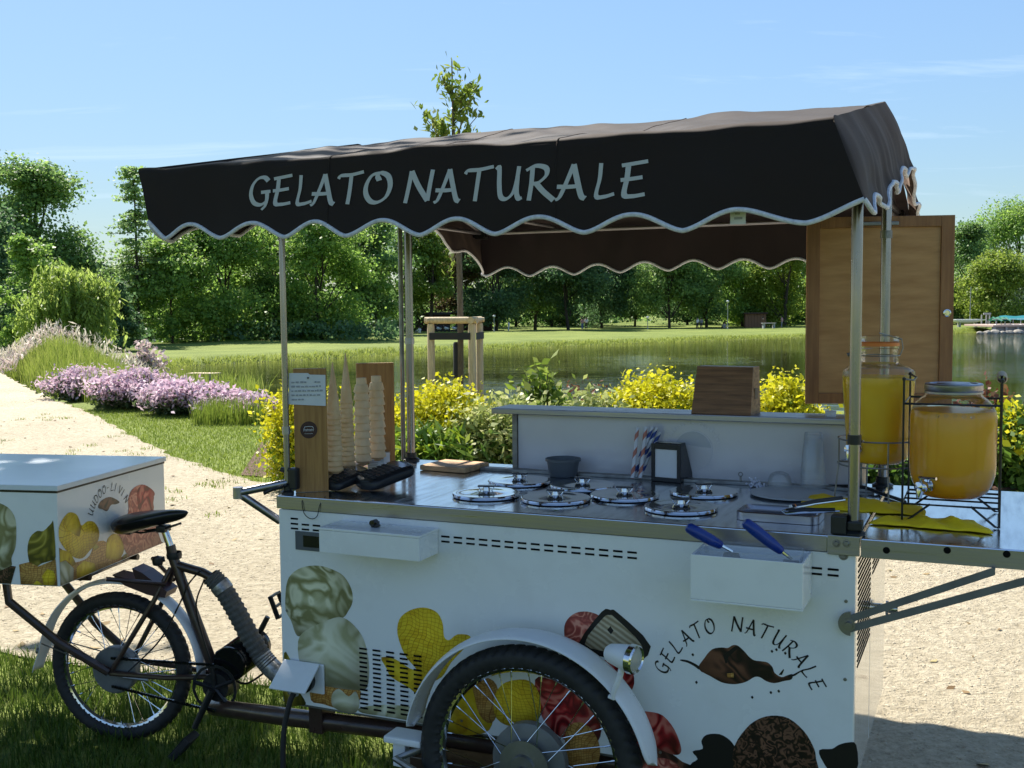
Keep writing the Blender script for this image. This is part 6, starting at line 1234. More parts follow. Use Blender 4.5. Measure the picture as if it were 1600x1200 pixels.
for k in range(5):
    a = 2*math.pi*k/5+.4; q = MB(MBK); q.tube([CRG, CRG+Vector((.078*math.cos(a), 0, .078*math.sin(a)))], .008, 6); part(q, 'chainring_arm', 'black_plastic', parent=cr_)
b = MB(MBK); pe = Vector((.318, -.10, .055)); b.tube([CRG+Vector((0, -.02, 0)), pe+Vector((.03, 0, .05))], [.014, .011], 10); ck = part(b, 'crank', 'black_plastic', True)
M_ = MBK @ Matrix.Translation(pe+Vector((.012, -.045, .0))) @ Matrix.Rotation(R(-48), 4, 'Y')
b = MB(M_); b.box((-.050, -.04, -.012), (.050, .04, .012), .004)
for k in range(7): b.box((-.046+k*.0145, -.042, .0125), (-.040+k*.0145, .042, .016))
part(b, 'pedal', 'rubber', parent=ck)
b = MB(MBK); b.tube([(.42, .14, .25), (.52, .16, .44)], [.013, .010], 10); c2 = part(b, 'crank', 'black_plastic', True)
M_ = MBK @ Matrix.Translation((.545, .20, .475)) @ Matrix.Rotation(R(70), 4, 'Y'); b = MB(M_)
for (u0, u1, v0, v1) in ((-.045, .045, -.04, -.034), (-.045, .045, .034, .04), (-.045, -.037, -.033, .033), (.037, .045, -.033, .033), (-.004, .004, -.033, .033)): b.box((u0, v0, -.009), (u1, v1, .009), .001)
part(b, 'pedal', 'black_plastic', parent=c2)
b = MB(MBK)
for (a_, c_) in (((HB.x+.0, -.070, HB.z+.052), (CRG.x, CRG.y, CRG.z+.084)), ((HB.x, -.070, HB.z-.052), (CRG.x, CRG.y, CRG.z-.084))):
    A = Vector(a_); B = Vector(c_); n = 46
    for k in range(n):
        p = A.lerp(B, (k+.5)/n); e_ = (B-A)/n*.42; b.box((p.x-e_.x, p.y-(.004 if k % 2 else .0025), p.z-.0045), (p.x+e_.x, p.y+(.004 if k % 2 else .0025), p.z+.0045))
part(b, 'chain', 'black_gloss')['kind'] = 'stuff'
def rfend(u, v):
    t = R(186)-R(192)*u; k = (v-.5)*2; r_ = .318+.012*(1-k*k); e = 1 if u < .96 else math.sqrt(max(0, 1-((u-.96)/.04)**2)); fl = .03*max(0, (.07-u)/.07)
    return (HB.x+(r_+fl)*math.cos(t), k*e*.035, HB.z+r_*math.sin(t))
b = MB(MBK); b.grid(rfend, 60, 8); o = part(b, 'rear_mudguard', 'white_plastic', True); o.modifiers.new('thick', 'SOLIDIFY').thickness = .003
b = MB(MBK)
for s in (-.036, .036): b.tube([(HB.x, s*2.0, HB.z), (HB.x-.30, s, HB.z+.08)], .0025, 6)
b.lathe([(.012, 0), (.012, .01), (0, .014)], o=(HB.x-.333, 0, HB.z+.04), axis=(-1, 0, 0), seg=12); part(b, 'mudguard_stay', 'dull_steel', True, parent=o)
b = MB(MBK); b.prism([(.010, .628), (.060, .590), (.150, .560), (.215, .552), (.225, .575), (.130, .640), (.090, .655), (.105, .610)], lambda u, v, d: (u, d-.04, v), .08); part(b, 'rack_plate', 'purple_mudguard')
b = MB(MBK); b.tube([(.06, -.07, .262), (.16, -.072, .258)], .006, 8); part(b, 'axle_lever', 'dull_steel', True)
b = MB(MBK); b.tube([(p.x, p.y, p.z) for p in catmull([(.47, -.03, .26), (.52, -.02, .25), (.60, 0, .30), (.70, .02, .33)], 5)], .004, 6); part(b, 'motor_cable', 'wire_black', True)
b = MB(MBK); b.tube([(-.36, -.17, .60), (-.55, -.19, .585), (-.95, -.2, .57)], .018, 12); part(b, 'rear_rail', 'dull_steel', True)

# brake and motor cables of the bicycle half, panel screws along the front
b = MB(MBK); b.tube([(p.x, p.y, p.z) for p in catmull([(.345, -.016, .652), (.30, -.022, .60), (.26, -.024, .52), (.20, -.06, .40), (.09, -.085, .29)], 6)], .0032, 6); b.tube([(p.x, p.y, p.z) for p in catmull([(.36, -.018, .62), (.33, -.026, .53), (.35, -.026, .42), (.38, -.03, .33)], 6)], .0032, 6); part(b, 'brake_cable', 'wire_black', True)['kind'] = 'stuff'
for (x_, z_) in ((.012, .375), (.012, .64), (1.70, .375), (1.70, .64), (.62, .375), (1.22, .375), (1.70, .84)):
    q = MB(); q.lathe([(.0045, 0), (.0042, .0014), (0, .0018)], o=(x_, YF-.0002, z_), axis=(0, -1, 0), seg=12); part(q, 'panel_screw', 'dull_steel', True, parent=fp)
# ------------------------------------------------------------------ freight box on the rear rack
fb = empty('freight_box', tuple(BC), -BA, 'white lidded box with ice cream prints standing on the rear rack', 'storage box')
BX1, BY0, BY1, BZ0, BZ1 = .010, -.353, .357, .664, .986
b = MB(); b.box((-1.25, BY0, BZ0), (BX1, BY1, BZ1), .003); bxo = b.build('box_body', 'white_panel', fb)
b = MB(); b.box((-1.26, BY0-.006, BZ1+.002), (BX1+.008, BY1+.006, BZ1+.020), .002); ld = b.build('lid', ['lid_top'], fb)
b = MB(); b.box((-1.25, BY0-.0015, BZ1-.006), (BX1+.002, BY1+.0015, BZ1+.0015)); b.build('lid_seal', 'print_black', fb)
def BXL(px, py, axis, k):      # point of the box faces in the box frame
    d = ray(px, py); n = (math.sin(BA), math.cos(BA)) if axis == 'y' else (math.cos(BA), -math.sin(BA))
    t = (k+BC.x*n[0]+BC.y*n[1])/(d[0]*n[0]+d[1]*n[1]); P = Vector((d[0]*t-BC.x, d[1]*t-BC.y, EYE+d[2]*t))
    return (P.x*math.cos(BA)-P.y*math.sin(BA), P.x*math.sin(BA)+P.y*math.cos(BA), P.z)
def bdecal(poly, m, lay, axis, name='print', s=True):
    if s and len(poly) > 6: poly = [(p.x, p.y) for p in catmull([(a/5, 700+c/5, 0) for a, c in poly], 3, True)]
    else: poly = [(a/5, 700+c/5) for a, c in poly]
    o = .0006+.0004*lay; q = MB()
    if axis == 'x':
        P = [BXL(a, c, 'x', BX1) for a, c in poly]; P = [(min(BY1-.002, max(BY0+.002, p[1])), min(BZ1-.008, max(BZ0+.003, p[2]))) for p in P]; q.prism(P, lambda u, v, d: (BX1+o+d, u, v), .0003)
    else:
        P = [BXL(a, c, 'y', BY0) for a, c in poly]; P = [(min(BX1-.002, p[0]), min(BZ1-.008, max(BZ0+.003, p[2]))) for p in P]; q.prism(P, lambda u, v, d: (u, BY0-o-d, v), .0003)
    return q.build(name, m, bxo)
X = lambda p, m, l, n: bdecal(p, m, l, 'x', n)
X([(442, 800), (480, 790), (520, 830), (570, 890), (640, 880), (700, 840), (745, 740), (830, 735), (835, 860), (980, 840), (1050, 785), (1085, 840), (1120, 830), (1278, 770), (1278, 822), (1080, 900), (760, 1010), (470, 1112), (450, 1000)], 'print_waffle', 0, 'cone_print')
X([(920, 660), (940, 590), (1000, 505), (1000, 400), (1030, 325), (1090, 287), (1150, 298), (1200, 358), (1195, 480), (1240, 680), (1275, 800), (1180, 850), (1060, 880), (985, 820), (945, 720)], 'print_rose', 1, 'scoop_print')
X([(1070, 340), (1110, 290), (1160, 305), (1206, 352), (1192, 400), (1196, 490), (1130, 540), (1080, 480)], 'print_red', 2, 'scoop_print')
X([(452, 690), (470, 590), (520, 515), (560, 503), (605, 530), (632, 605), (680, 573), (735, 580), (772, 650), (760, 735), (700, 800), (640, 862), (570, 850), (500, 780)], 'print_yellow', 1, 'scoop_print')
X([(500, 560), (560, 510), (605, 540), (628, 610), (615, 690), (560, 660), (520, 630)], 'print_mango', 2, 'scoop_print')
X([(838, 710), (885, 670), (935, 690), (968, 790), (925, 866), (832, 862), (830, 780)], 'print_mango', 1, 'scoop_print')
X([(448, 900), (510, 880), (575, 940), (572, 1085), (468, 1112), (455, 1000)], 'print_cream_fold', 1, 'scoop_print')
X([(440, 810), (480, 795), (540, 820), (588, 900), (560, 920), (510, 875), (448, 895)], 'print_mango', 2, 'fruit_print')
X([(598, 930), (655, 882), (735, 900), (752, 1000), (680, 1040), (600, 1062)], 'print_mango', 1, 'fruit_print')
X([(720, 780), (745, 750), (772, 770), (740, 800)], 'print_green', 2, 'leaf_print'); X([(945, 875), (965, 835), (992, 822), (980, 860)], 'print_green', 2, 'leaf_print')
X([(765, 465), (785, 415), (845, 383), (895, 395), (932, 424), (900, 440), (865, 445), (835, 493), (800, 480)], 'print_chocbrown', 1, 'logo_splash')
yy = lambda p, m, l, n: bdecal(p, m, l, 'y', n)
yy([(-200, 500), (-60, 430), (10, 435), (80, 480), (122, 560), (128, 680), (120, 780), (90, 860), (85, 930), (-40, 990), (-200, 900)], 'print_cream', 0, 'scoop_print')
yy([(-200, 940), (0, 960), (90, 920), (125, 925), (88, 1098), (-200, 1100)], 'print_choc', 1, 'cone_print')
yy([(215, 800), (235, 700), (290, 648), (340, 648), (400, 590), (418, 585), (436, 850), (400, 880), (330, 900), (290, 925), (240, 915)], 'print_green', 0, 'scoop_print')
yy([(150, 910), (230, 890), (300, 925), (436, 870), (452, 1112), (165, 1102)], 'print_waffle', 1, 'cone_print')
yy([(330, 1000), (370, 945), (420, 960), (440, 1010), (425, 1090), (345, 1100)], 'print_yellow', 2, 'fruit_print')
yy([(262, 1060), (290, 1035), (330, 1060), (338, 1108), (270, 1106)], 'print_mango', 2, 'fruit_print')
# small arched writing on the box end
A_ = [BXL(a/5, 700+c/5, 'x', BX1) for a, c in ((708, 505), (810, 325), (985, 395))]; q1, q2, q3 = [Vector((p[1], p[2])) for p in A_]
dd = 2*(q1.x*(q2.y-q3.y)+q2.x*(q3.y-q1.y)+q3.x*(q1.y-q2.y)); ux2 = ((q1.length_squared)*(q2.y-q3.y)+(q2.length_squared)*(q3.y-q1.y)+(q3.length_squared)*(q1.y-q2.y))/dd; uy2 = ((q1.length_squared)*(q3.x-q2.x)+(q2.length_squared)*(q1.x-q3.x)+(q3.length_squared)*(q2.x-q1.x))/dd
r2 = math.hypot(q1.x-ux2, q1.y-uy2); b0 = math.atan2(q1.y-uy2, q1.x-ux2); b1 = math.atan2(q3.y-uy2, q3.x-ux2); wd = 'UUDOO-LIVIN'
for i, ch in enumerate(wd):
    a = b0+(b1-b0)*i/(len(wd)-1); hh = .030; nx, nz = math.cos(a), math.sin(a); tx, tz = nz, -nx; ox, oz = ux2+(r2-.015)*nx, uy2+(r2-.015)*nz
    q = MB(); letter(q, ch, lambda u, v, c: (BX1+.0012+.0002*c, ox+(u-.36)*hh*.95*tx+v*hh*nx, oz+(u-.36)*hh*.95*tz+v*hh*nz), .06, .035); q.build('logo_letter', 'print_black', bxo)

# ------------------------------------------------------------------ everything standing on the counter
def here(x, y, z=ZC): return from_cart((x, y, z))
def thing(name, x, y, z, label, cat, rz=0, group=None): return empty(name, here(x, y, z), -YAW+rz, label, cat, group)
# steel tub lids
LIDS = [((760, 770), 'leftmost steel tub lid in the front row, next to the card terminal'), ((868, 777), 'steel tub lid in the front row below the grey tub'), ((976, 772), 'steel tub lid between the grey tub and the napkin dispenser, front row'),
        ((1064, 791), 'steel tub lid nearest the counter edge, left of the scoop tray'), ((1100, 767), 'rightmost steel tub lid, right of the napkin dispenser'), ((910, 757), 'steel tub lid in the back row right of the grey tub'), ((812, 750), 'steel tub lid at the back left, beside the grey tub')]
lid0 = None
for k, ((px, py), lab) in enumerate(LIDS):
    x, y = LZ(px, py, ZC+.010)
    if lid0 is None:
        lid0 = thing('tub_lid', x, y, ZC, lab, 'lid', .3, 'steel lids of the ice cream tubs')
        b = MB(); b.lathe([(.0, .0010), (.101, .0010), (.104, .003), (.105, .008), (.103, .0115), (.098, .0125), (.090, .0115), (.060, .013), (.034, .0165), (.018, .0175), (0, .0177)], seg=56); b.build('lid_plate', 'chrome', lid0, True, )
        b = MB(); b.lathe([(.0, .0178), (.012, .0178), (.011, .024), (.010, .0285), (0, .0285)], seg=20); hb = b.build('knob', 'chrome', lid0, True)
        b = MB(); b.box((-.026, -.010, .029), (.026, .010, .0345), .0025); b.build('handle', 'black_gloss', lid0)
        
        for s_ in (-1, 1): b = MB(); b.tube([(s_*.016, 0, .0172), (s_*.022, 0, .024), (s_*.024, 0, .029)], .0018, 6); b.build('handle_strap', 'chrome', lid0, True)
    else: copy_thing(lid0, here(x, y, ZC), -YAW+.3+.25*math.sin(k*5), lab)
# grey plastic tub
x, y = LZ(880, 744, ZC); tb_ = thing('plastic_tub', x, y, ZC, 'small slate grey plastic tub in front of the white shelf', 'tub')
b = MB(); b.lathe([(0, .001), (.044, .001), (.047, .004), (.056, .052), (.061, .053), (.061, .062), (.057, .063), (.055, .058), (.046, .008), (0, .006)], seg=40); b.build('bowl', 'tub_grey', tb_, True)
# napkin dispenser
x, y = LZ(1041, 753, ZC); nd = thing('napkin_dispenser', x, y, ZC, 'black napkin dispenser with pale napkins in front of the white shelf', 'napkin dispenser', -.16)
def frustum(mb, x0, x1, y0, y1, z0, z1, tx, ty0, ty1):
    mb.add([(x0, y0, z0), (x1, y0, z0), (x1, y1, z0), (x0, y1, z0), (x0+tx, y0+ty0, z1), (x1-tx, y0+ty0, z1), (x1-tx, y1-ty1, z1), (x0+tx, y1-ty1, z1)], [(3, 2, 1, 0), (4, 5, 6, 7), (0, 1, 5, 4), (1, 2, 6, 5), (2, 3, 7, 6), (3, 0, 4, 7)])
b = MB(); frustum(b, -.052, .052, .004, .104, .001, .128, .008, .004, .052); b.build('body', 'black_gloss', nd)
b = MB()
for (u0, u1, z0, z1) in ((-.052, -.040, .001, .126), (.040, .052, .001, .126), (-.0398, .0398, .001, .014), (-.0398, .0398, .108, .126)): b.box((u0, -.006, z0), (u1, .0035, z1), .001)
b.build('front_frame', 'black_plastic', nd); b = MB(); b.box((-.0395, -.001, .0145), (.0395, .0034, .1075)); b.build('napkin', 'paper', nd)
# striped straws leaning behind it
for k, (t0, b0_, m_, lab) in enumerate([((996, 668), (988, 742), 'straw_red', 'red striped straw at the far left of the straws'), ((1009, 667), (1000, 730), 'straw_red', 'red striped straw beside the blue straws'), ((1019, 667), (988, 750), 'straw_blue', 'left blue striped straw leaning behind the napkin dispenser'), ((1026, 668), (993, 752), 'straw_blue', 'middle blue striped straw leaning behind the napkin dispenser'), ((1031, 675), (1000, 752), 'straw_blue', 'right blue striped straw leaning behind the napkin dispenser')]):
    bx2, by2 = LZ(b0_[0], 752, ZC); by2 = min(.648, .60+.012*k); xb, zb = LY(b0_[0], b0_[1], by2); zb = ZC+.012; xt, zt = LY(t0[0], t0[1], by2+.055)
    b = MB(); A = Vector((xb, by2, zb)); B = Vector((xt, by2+.055, zt)); d = B-A; L_ = d.length; q = d.normalized(); u = q.orthogonal().normalized(); w2 = q.cross(u); n = 44; sg = 10; V = []; rS = .0066
    for i in range(n+1):
        for s in range(sg): a = 2*math.pi*s/sg+i*.42; V.append(A+d*i/n+(u*math.cos(a)+w2*math.sin(a))*rS)
    o = len(b.v); F = []
    for i in range(n):
        for s in range(sg): F.append((i*sg+s, i*sg+(s+1) % sg, (i+1)*sg+(s+1) % sg, (i+1)*sg+s))
    b.v = [from_cart(v) for v in V]; b.f = F; b.mi = [1 if (j % sg) < 4 else 0 for j in range(len(F))]
    tag(b.build('striped_straw', ['straw_white', m_], None, True), lab, 'straw', 'paper straws by the napkin dispenser')
# little straw pot that holds them
x, y = LZ(990, 752, ZC); b = MB(); b.lathe([(0, .002), (.022, .002), (.026, .05), (.024, .05), (.021, .006), (0, .006)], seg=24); 
# small steel ring pin and crumpled chain by the cups
x, y = LZ(1157, 757, ZC); pn = thing('counter_pin', x, y, ZC, 'small steel pin with ring left of the clear dome', 'pin'); b = MB(); b.cyl((0, 0, .0005), (0, 0, .026), .0035, 8); b.tube([(.0065*math.cos(t), 0, .033+.0065*math.sin(t)) for t in np.linspace(0, 6.283, 17)[:-1]], .0018, 6, True); b.build('ring_pin', 'dull_steel', pn, True)
x, y = LZ(1180, 762, ZC); ch = thing('chain_heap', x, y, ZC, 'small heap of pale beaded chain left of the clear dome', 'chain'); b = MB(); rg = np.random.default_rng(4)
for k in range(46): b.lathe([(0, -.004), (.003, -.002), (.0038, 0), (.003, .002), (0, .004)], o=(rg.normal()*.014, rg.normal()*.010, .005+abs(rg.normal())*.010), seg=7)
b.build('beads', 'trim', ch, True)
# round plate with a clear dome and the stack of cups
x, y = LZ(1238, 770, ZC+.008); pt = thing('round_plate', x, y, ZC, 'flat round grey plate under the clear cups', 'plate'); b = MB(); b.lathe([(0, .001), (.11, .001), (.127, .006), (.127, .009), (.115, .008), (0, .006)], seg=56); b.build('disc', 'plate', pt, True)
def cup_mesh(parent):
    q = MB(); q.lathe([(.0375, 0), (.0388, .001), (.0388, .0035), (.037, .004), (.0275, .112), (.026, .114), (0, .114)], seg=32); return q.build('cup_wall', 'clear_plastic', parent, True)
x, y = LZ(1270, 766, ZC); cp0 = thing('plastic_cup', x, y, ZC+.010, 'clear plastic cup in the upturned stack left of the front right post', 'cup', 0, 'stack of upturned clear cups'); cup_mesh(cp0)
for k in range(1, 8): copy_thing(cp0, here(x+.0006*math.sin(k*3), y, ZC+.010+k*.0082), -YAW, 'clear plastic cup in the upturned stack left of the front right post')
x, y = LZ(1218, 764, ZC); dm = thing('clear_dome', x, y, ZC+.010, 'low clear dome lids beside the cup stack', 'dome lid'); b = MB(); b.lathe([(.043, 0), (.043, .004), (.038, .006), (.036, .024), (.028, .038), (.014, .045), (0, .047)], seg=36); b.build('dome', 'clear_plastic', dm, True); b = MB(); b.lathe([(.036, .004), (.033, .024), (.025, .034), (0, .040)], seg=30); b.build('inner_dome', 'clear_plastic', dm, True)
# wooden block leaning back on the shelf
xb, zb = LY(1080, 640, .735); wbk = thing('wood_block', xb, .735, 1.226, 'dark wooden block standing on the steel shelf top', 'wooden block', -.12); xw = LY(1176, 640, .735)[0]-xb; zh = LY(1130, 573, .75)[1]-1.226
b = MB(); b.add([(0, 0, 0), (xw, 0, 0), (xw, .10, 0), (0, .10, 0), (.008, .035, zh), (xw-.004, .035, zh), (xw-.004, .10, zh), (.008, .10, zh)], [(3, 2, 1, 0), (4, 5, 6, 7), (0, 1, 5, 4), (1, 2, 6, 5), (2, 3, 7, 6), (3, 0, 4, 7)]); b.build('block', 'walnut_block', wbk)
b = MB(); b.box((xw-.002, .045, .05), (xw-.0005, .075, .085)); M_ = None; b.build('side_mark', 'print_black', wbk)
x, y = LZ(1318, 640, 1.226); tp = thing('white_jar_cap', LY(1298, 640, .76)[0], .76, 1.226, 'small white pot on the shelf top beside the lemon juice jar', 'pot'); b = MB(); b.lathe([(0, .0005), (.016, .0005), (.018, .018), (0, .019)], seg=20); b.build('pot', 'white_plastic', tp, True)
# cutting board
p = [LZ(*q, ZC) for q in ((665, 740), (715, 742), (753, 728), (708, 722))]; b = MB(); cxx = sum(a[0] for a in p)/4; cyy = sum(a[1] for a in p)/4
cb_ = thing('cutting_board', cxx, cyy, ZC, 'small worn wooden cutting board left of the steel lids', 'cutting board', -.1); wv = p[1][0]-p[0][0]
b.box((-.095, -.085, .001), (.095, .085, .020), .005); b.build('board', 'cutting_wood', cb_)
# cone holder: two bamboo boards on a base
A = LZ(462, 770, ZC); B = LZ(512, 768, ZC); C2 = LZ(618, 725, ZC)
ch_ang = math.atan2(B[1]-A[1], B[0]-A[0]); W0 = .103; zt0 = LY(480, 576, A[1]+.02)[1]-ZC; d_ = math.hypot(C2[0]-B[0], C2[1]-B[1]); Lh = .60
hd = thing('cone_holder', A[0], A[1], ZC, 'bamboo cone holder with tall front and back boards beside the front left post', 'cone holder', ch_ang)
b = MB(); b.box((0, 0, .001), (W0, .016, zt0), .002); b.build('front_board', 'bamboo', hd)
bkx, bky = LZ(560, 725, ZC); vx, vy = bkx-A[0], bky-A[1]; ux_, uy_ = vx*math.cos(ch_ang)+vy*math.sin(ch_ang), -vx*math.sin(ch_ang)+vy*math.cos(ch_ang)
zt1 = LY(585, 568, bky)[1]-ZC
b = MB(); b.box((ux_-.002, uy_, .001), (ux_+.138, uy_+.016, zt1), .002); b.build('back_board', 'bamboo', hd)
b = MB(); b.add([(.012, .0165, .030), (W0-.004, .0165, .030), (ux_+.12, uy_-.0005, .030), (ux_+.016, uy_-.0005, .030), (.012, .0165, .045), (W0-.004, .0165, .045), (ux_+.12, uy_-.0005, .045), (ux_+.016, uy_-.0005, .045)], [(3, 2, 1, 0), (4, 5, 6, 7), (0, 1, 5, 4), (1, 2, 6, 5), (2, 3, 7, 6), (3, 0, 4, 7)]); b.build('base_board', 'bamboo_flat', hd)
b = MB(); b.box((W0-.030, .0165, .0457), (W0-.004, .13, .06), .002); b.build('base_rail', 'bamboo_flat', hd)
# round sticker
lxm = .045; zc_ = LY(482, 672, A[1]+.02)[1]-ZC; rs_ = .0265
b = MB(); b.prism([(lxm+rs_*math.cos(t), zc_+rs_*1.02*math.sin(t)) for t in np.linspace(0, 6.283, 33)[:-1]], lambda u, v, d: (u, -.0006-d, v), .0004); stk = b.build('round_sticker', 'sticker_brown', hd)
b = MB(); YS = -.0014
b.tube([(lxm-.015, YS, zc_+.004), (lxm-.012, YS, zc_+.010), (lxm, YS, zc_+.011), (lxm+.012, YS, zc_+.010), (lxm+.015, YS, zc_+.004)], .0009, 5)
for k in range(8): xx = lxm-.016+k*.0041; b.box((xx, YS-.0003, zc_-.004), (xx+.0012, YS, zc_+.002+(.0015 if k % 3 == 0 else 0))); b.box((xx+.0013, YS-.0003, zc_+.0006), (xx+.0028, YS, zc_+.0018))
for k in range(10): b.box((lxm-.013+k*.0026, YS-.0003, zc_-.0125), (lxm-.0115+k*.0026, YS, zc_-.0112))
b.build('sticker_print', 'paper', stk)
# handwritten note taped to the front board
nt = thing('paper_note', 0, 0, 0, 'grey-white paper note clipped to the front board of the cone holder', 'note', ch_ang); nt.location = hd.matrix_basis @ Vector((-.016, -.003, LY(480, 633, A[1]+.02)[1]-ZC)); hN = .098; wN = .115
b = MB(); b.prism([(0, .004), (wN, -.004), (wN+.001, hN-.004), (.068, hN-.002), (.062, hN+.003), (.004, hN+.004)], lambda u, v, d: (u, -.0008+d-.004*math.sin(u*20), v), .0005); b.build('sheet', 'paper', nt)
b = MB(); rg = np.random.default_rng(9)
for r_ in range(5):
    x_ = .010
    while x_ < wN-.015-(.05 if r_ == 4 else 0):
        l_ = rg.uniform(.004, .011); zz = hN-.028-r_*.0135
        if not (r_ == 0 and .052 < x_ < .07): b.box((x_, -.0062, zz), (x_+l_, -.0058, zz+rg.uniform(.0035, .006)))
        x_ += l_+rg.uniform(.0015, .005)
b.v = [(v[0], v[1]+.0042-.004*math.sin(v[0]*20)-.0002, v[2]) for v in b.v]; b.build('handwriting', 'ink_grey', nt)
b = MB(); b.lathe([(0, -.003), (.003, -.0025), (.003, 0)], o=(.062, -.005, hN-.012), axis=(0, 1, 0), seg=10); b.build('pin', 'black_plastic', nt, True)
# stacked wafer cones: upturned, nested
def cone_proto(label, grp, big=True):
    t = empty('wafer_cone', (0, 0, 0), 0, label, 'ice cream cone', grp); q = MB()
    q.lathe([(.0262, 0), (.0282, .0015), (.0284, .006), (.0262, .009), (.0238, .020), (.0232, .031), (.0212, .050), (.0018, .168), (.0, .169)], seg=26, ripple=lambda a, h: (.020*math.sin(a*7+h*420)*math.sin(a*7-h*420) if .010 < h < .14 else 0)); q.build('wafer', 'wafer', t, True, angle=60); return t
def cup_proto(label, grp):
    t = empty('wafer_cup', (0, 0, 0), 0, label, 'ice cream cone', grp); q = MB()
    q.lathe([(.0285, 0), (.0305, .001), (.0308, .004), (.0285, .011), (.0245, .026), (.0205, .0285), (.0195, .050), (0, .051)], seg=26, ripple=lambda a, h: (.010*math.cos(a*18) if h < .024 else 0)); q.build('wafer', 'wafer_pale', t, True); return t
def stack(proto, n, px, py, step, z0, y, label, grp, first=None, scale=1.0):
    x, _ = LY(px, py, y)
    for k in range(n):
        pos = here(x+.0012*math.sin(k*2.1), y+.0012*math.cos(k*1.7), z0+k*step)
        if k == 0 and first is not None: r = first; r.location = pos; r['label'] = label
        else: r = copy_thing(proto, pos, k*.7, label, grp)
        s_ = scale*(1-.014*k) if step < .02 else scale*(1-.010*k); r.scale = (s_, s_, 1)
g1 = 'nested wafer cones in the left tall stack'; g2 = 'nested wafer cones in the right tall stack'; g3 = 'wafer cups in the left stack'; g4 = 'wafer cups in the right stack'
zz0 = ZC+.0465
c0 = cone_proto('wafer cone in the tall stack right against the front bamboo board', g1); stack(c0, 12, 523, 738, .0168, LY(523, 736, .16)[1], .16, c0['label'], g1, c0, 1.0)
c1 = cone_proto('wafer cone in the taller stack between front stack and flat cups', g2); stack(c1, 14, 543, 728, .0160, LY(543, 727, .28)[1], .28, c1['label'], g2, c1, .96)
c2 = cup_proto('flat wafer cup in the left of the two short stacks', g3); stack(c2, 10, 567, 718, .0262, LY(568, 720, .38)[1], .38, c2['label'], g3, c2, .98)
c3 = cup_proto('flat wafer cup in the right of the two short stacks', g4); stack(c3, 10, 590, 710, .0262, LY(590, 714, .47)[1], .47, c3['label'], g4, c3, .98)
def peg(px, y):
    x, _ = LY(px, 730, y); z = {523: LY(523, 736, .16)[1], 543: LY(543, 727, .28)[1], 567: LY(568, 720, .38)[1], 590: LY(590, 714, .47)[1]}[px]
    v = Vector((x-A[0], y-A[1])); uu = v.x*math.cos(ch_ang)+v.y*math.sin(ch_ang); ww = -v.x*math.sin(ch_ang)+v.y*math.cos(ch_ang)
    q = MB(); q.cyl((uu, ww, .0455), (uu, ww, z-ZC+.02), .012, 14); q.lathe([(.022, z-ZC-.006), (.022, z-ZC-.0005), (0, z-ZC-.0005)], o=(uu, ww, 0), seg=18); q.build('cone_peg', 'bamboo_flat', hd, True)
for px, y in ((523, .16), (543, .28), (567, .38), (590, .47)): peg(px, y)
# white slip box
x, y = LZ(586, 738, ZC); sb = thing('slip_box', x, y+.02, ZC, 'small white printed card box behind the card terminals', 'card box', .1); b = MB(); b.box((-.030, -.02, .001), (.034, .03, .066), .001); b.build('box', 'paper', sb); b = MB()
for k in range(7): b.box((-.026, -.0205, .010+k*.006), (-.026+.052*(.6+.4*math.sin(k*3)**2), -.0202, .0125+k*.006))
b.build('box_print', 'ink_grey', sb)
b = MB(); b.add([(-.030, -.0204, .046), (.034, -.0204, .064), (.034, -.0204, .067), (-.030, -.0204, .049)], [(0, 1, 2, 3)]); b.build('tape_strip', 'handle_wood', sb)
# card terminals
def terminal(px, py, sc, rz, label, tilt):
    x, y = LZ(px, py, ZC); t = thing('card_terminal', x, y, ZC, label, 'card terminal', rz)
    M = Matrix.Translation((0, 0, .006*sc)) @ Matrix.Rotation(tilt, 4, 'X') @ Matrix.Rotation(.10, 4, 'Y') @ Matrix.Scale(sc, 4) @ Matrix.Scale(1.2, 4, (0, 0, 1)) @ Matrix.Scale(1.25, 4, (1, 0, 0)); b = MB(M)
    def shell(u, v):
        a = v*2*math.pi; e = abs(2*u-1); w_ = .043*(1-.10*math.sin(u*3.14))*math.sqrt(max(0, 1-e**9)); h_ = .017+.012*u
        cx = (abs(math.cos(a))**.5)*math.copysign(1, math.cos(a)); sz = (abs(math.sin(a))**.6)*math.copysign(1, math.sin(a)); return (w_*cx, -.08+.17*u, h_+.016*sz*(1-.3*e**4))
    b.grid(shell, 22, 24); b.build('shell', 'black_plastic', t, True)
    for r_ in range(6):
        for c in range(4): q = MB(M); yy_ = -.062+r_*.0165; zz = .0315+.012*(yy_+.08)/.17; q.box((-.031+c*.0158, yy_, zz), (-.018+c*.0158, yy_+.011, zz+.0026), .001); q.build('key', 'rubber', t)
    q = MB(M); q.box((-.030, .040, .0395), (.030, .072, .0425), .001); q.build('display', 'black_gloss', t)
terminal(600, 761, 1.12, -.42, 'larger black card terminal with keypad nearest the counter edge', .12); terminal(540, 762, .92, -.34, 'smaller black card terminal beside the cone holder', .12)
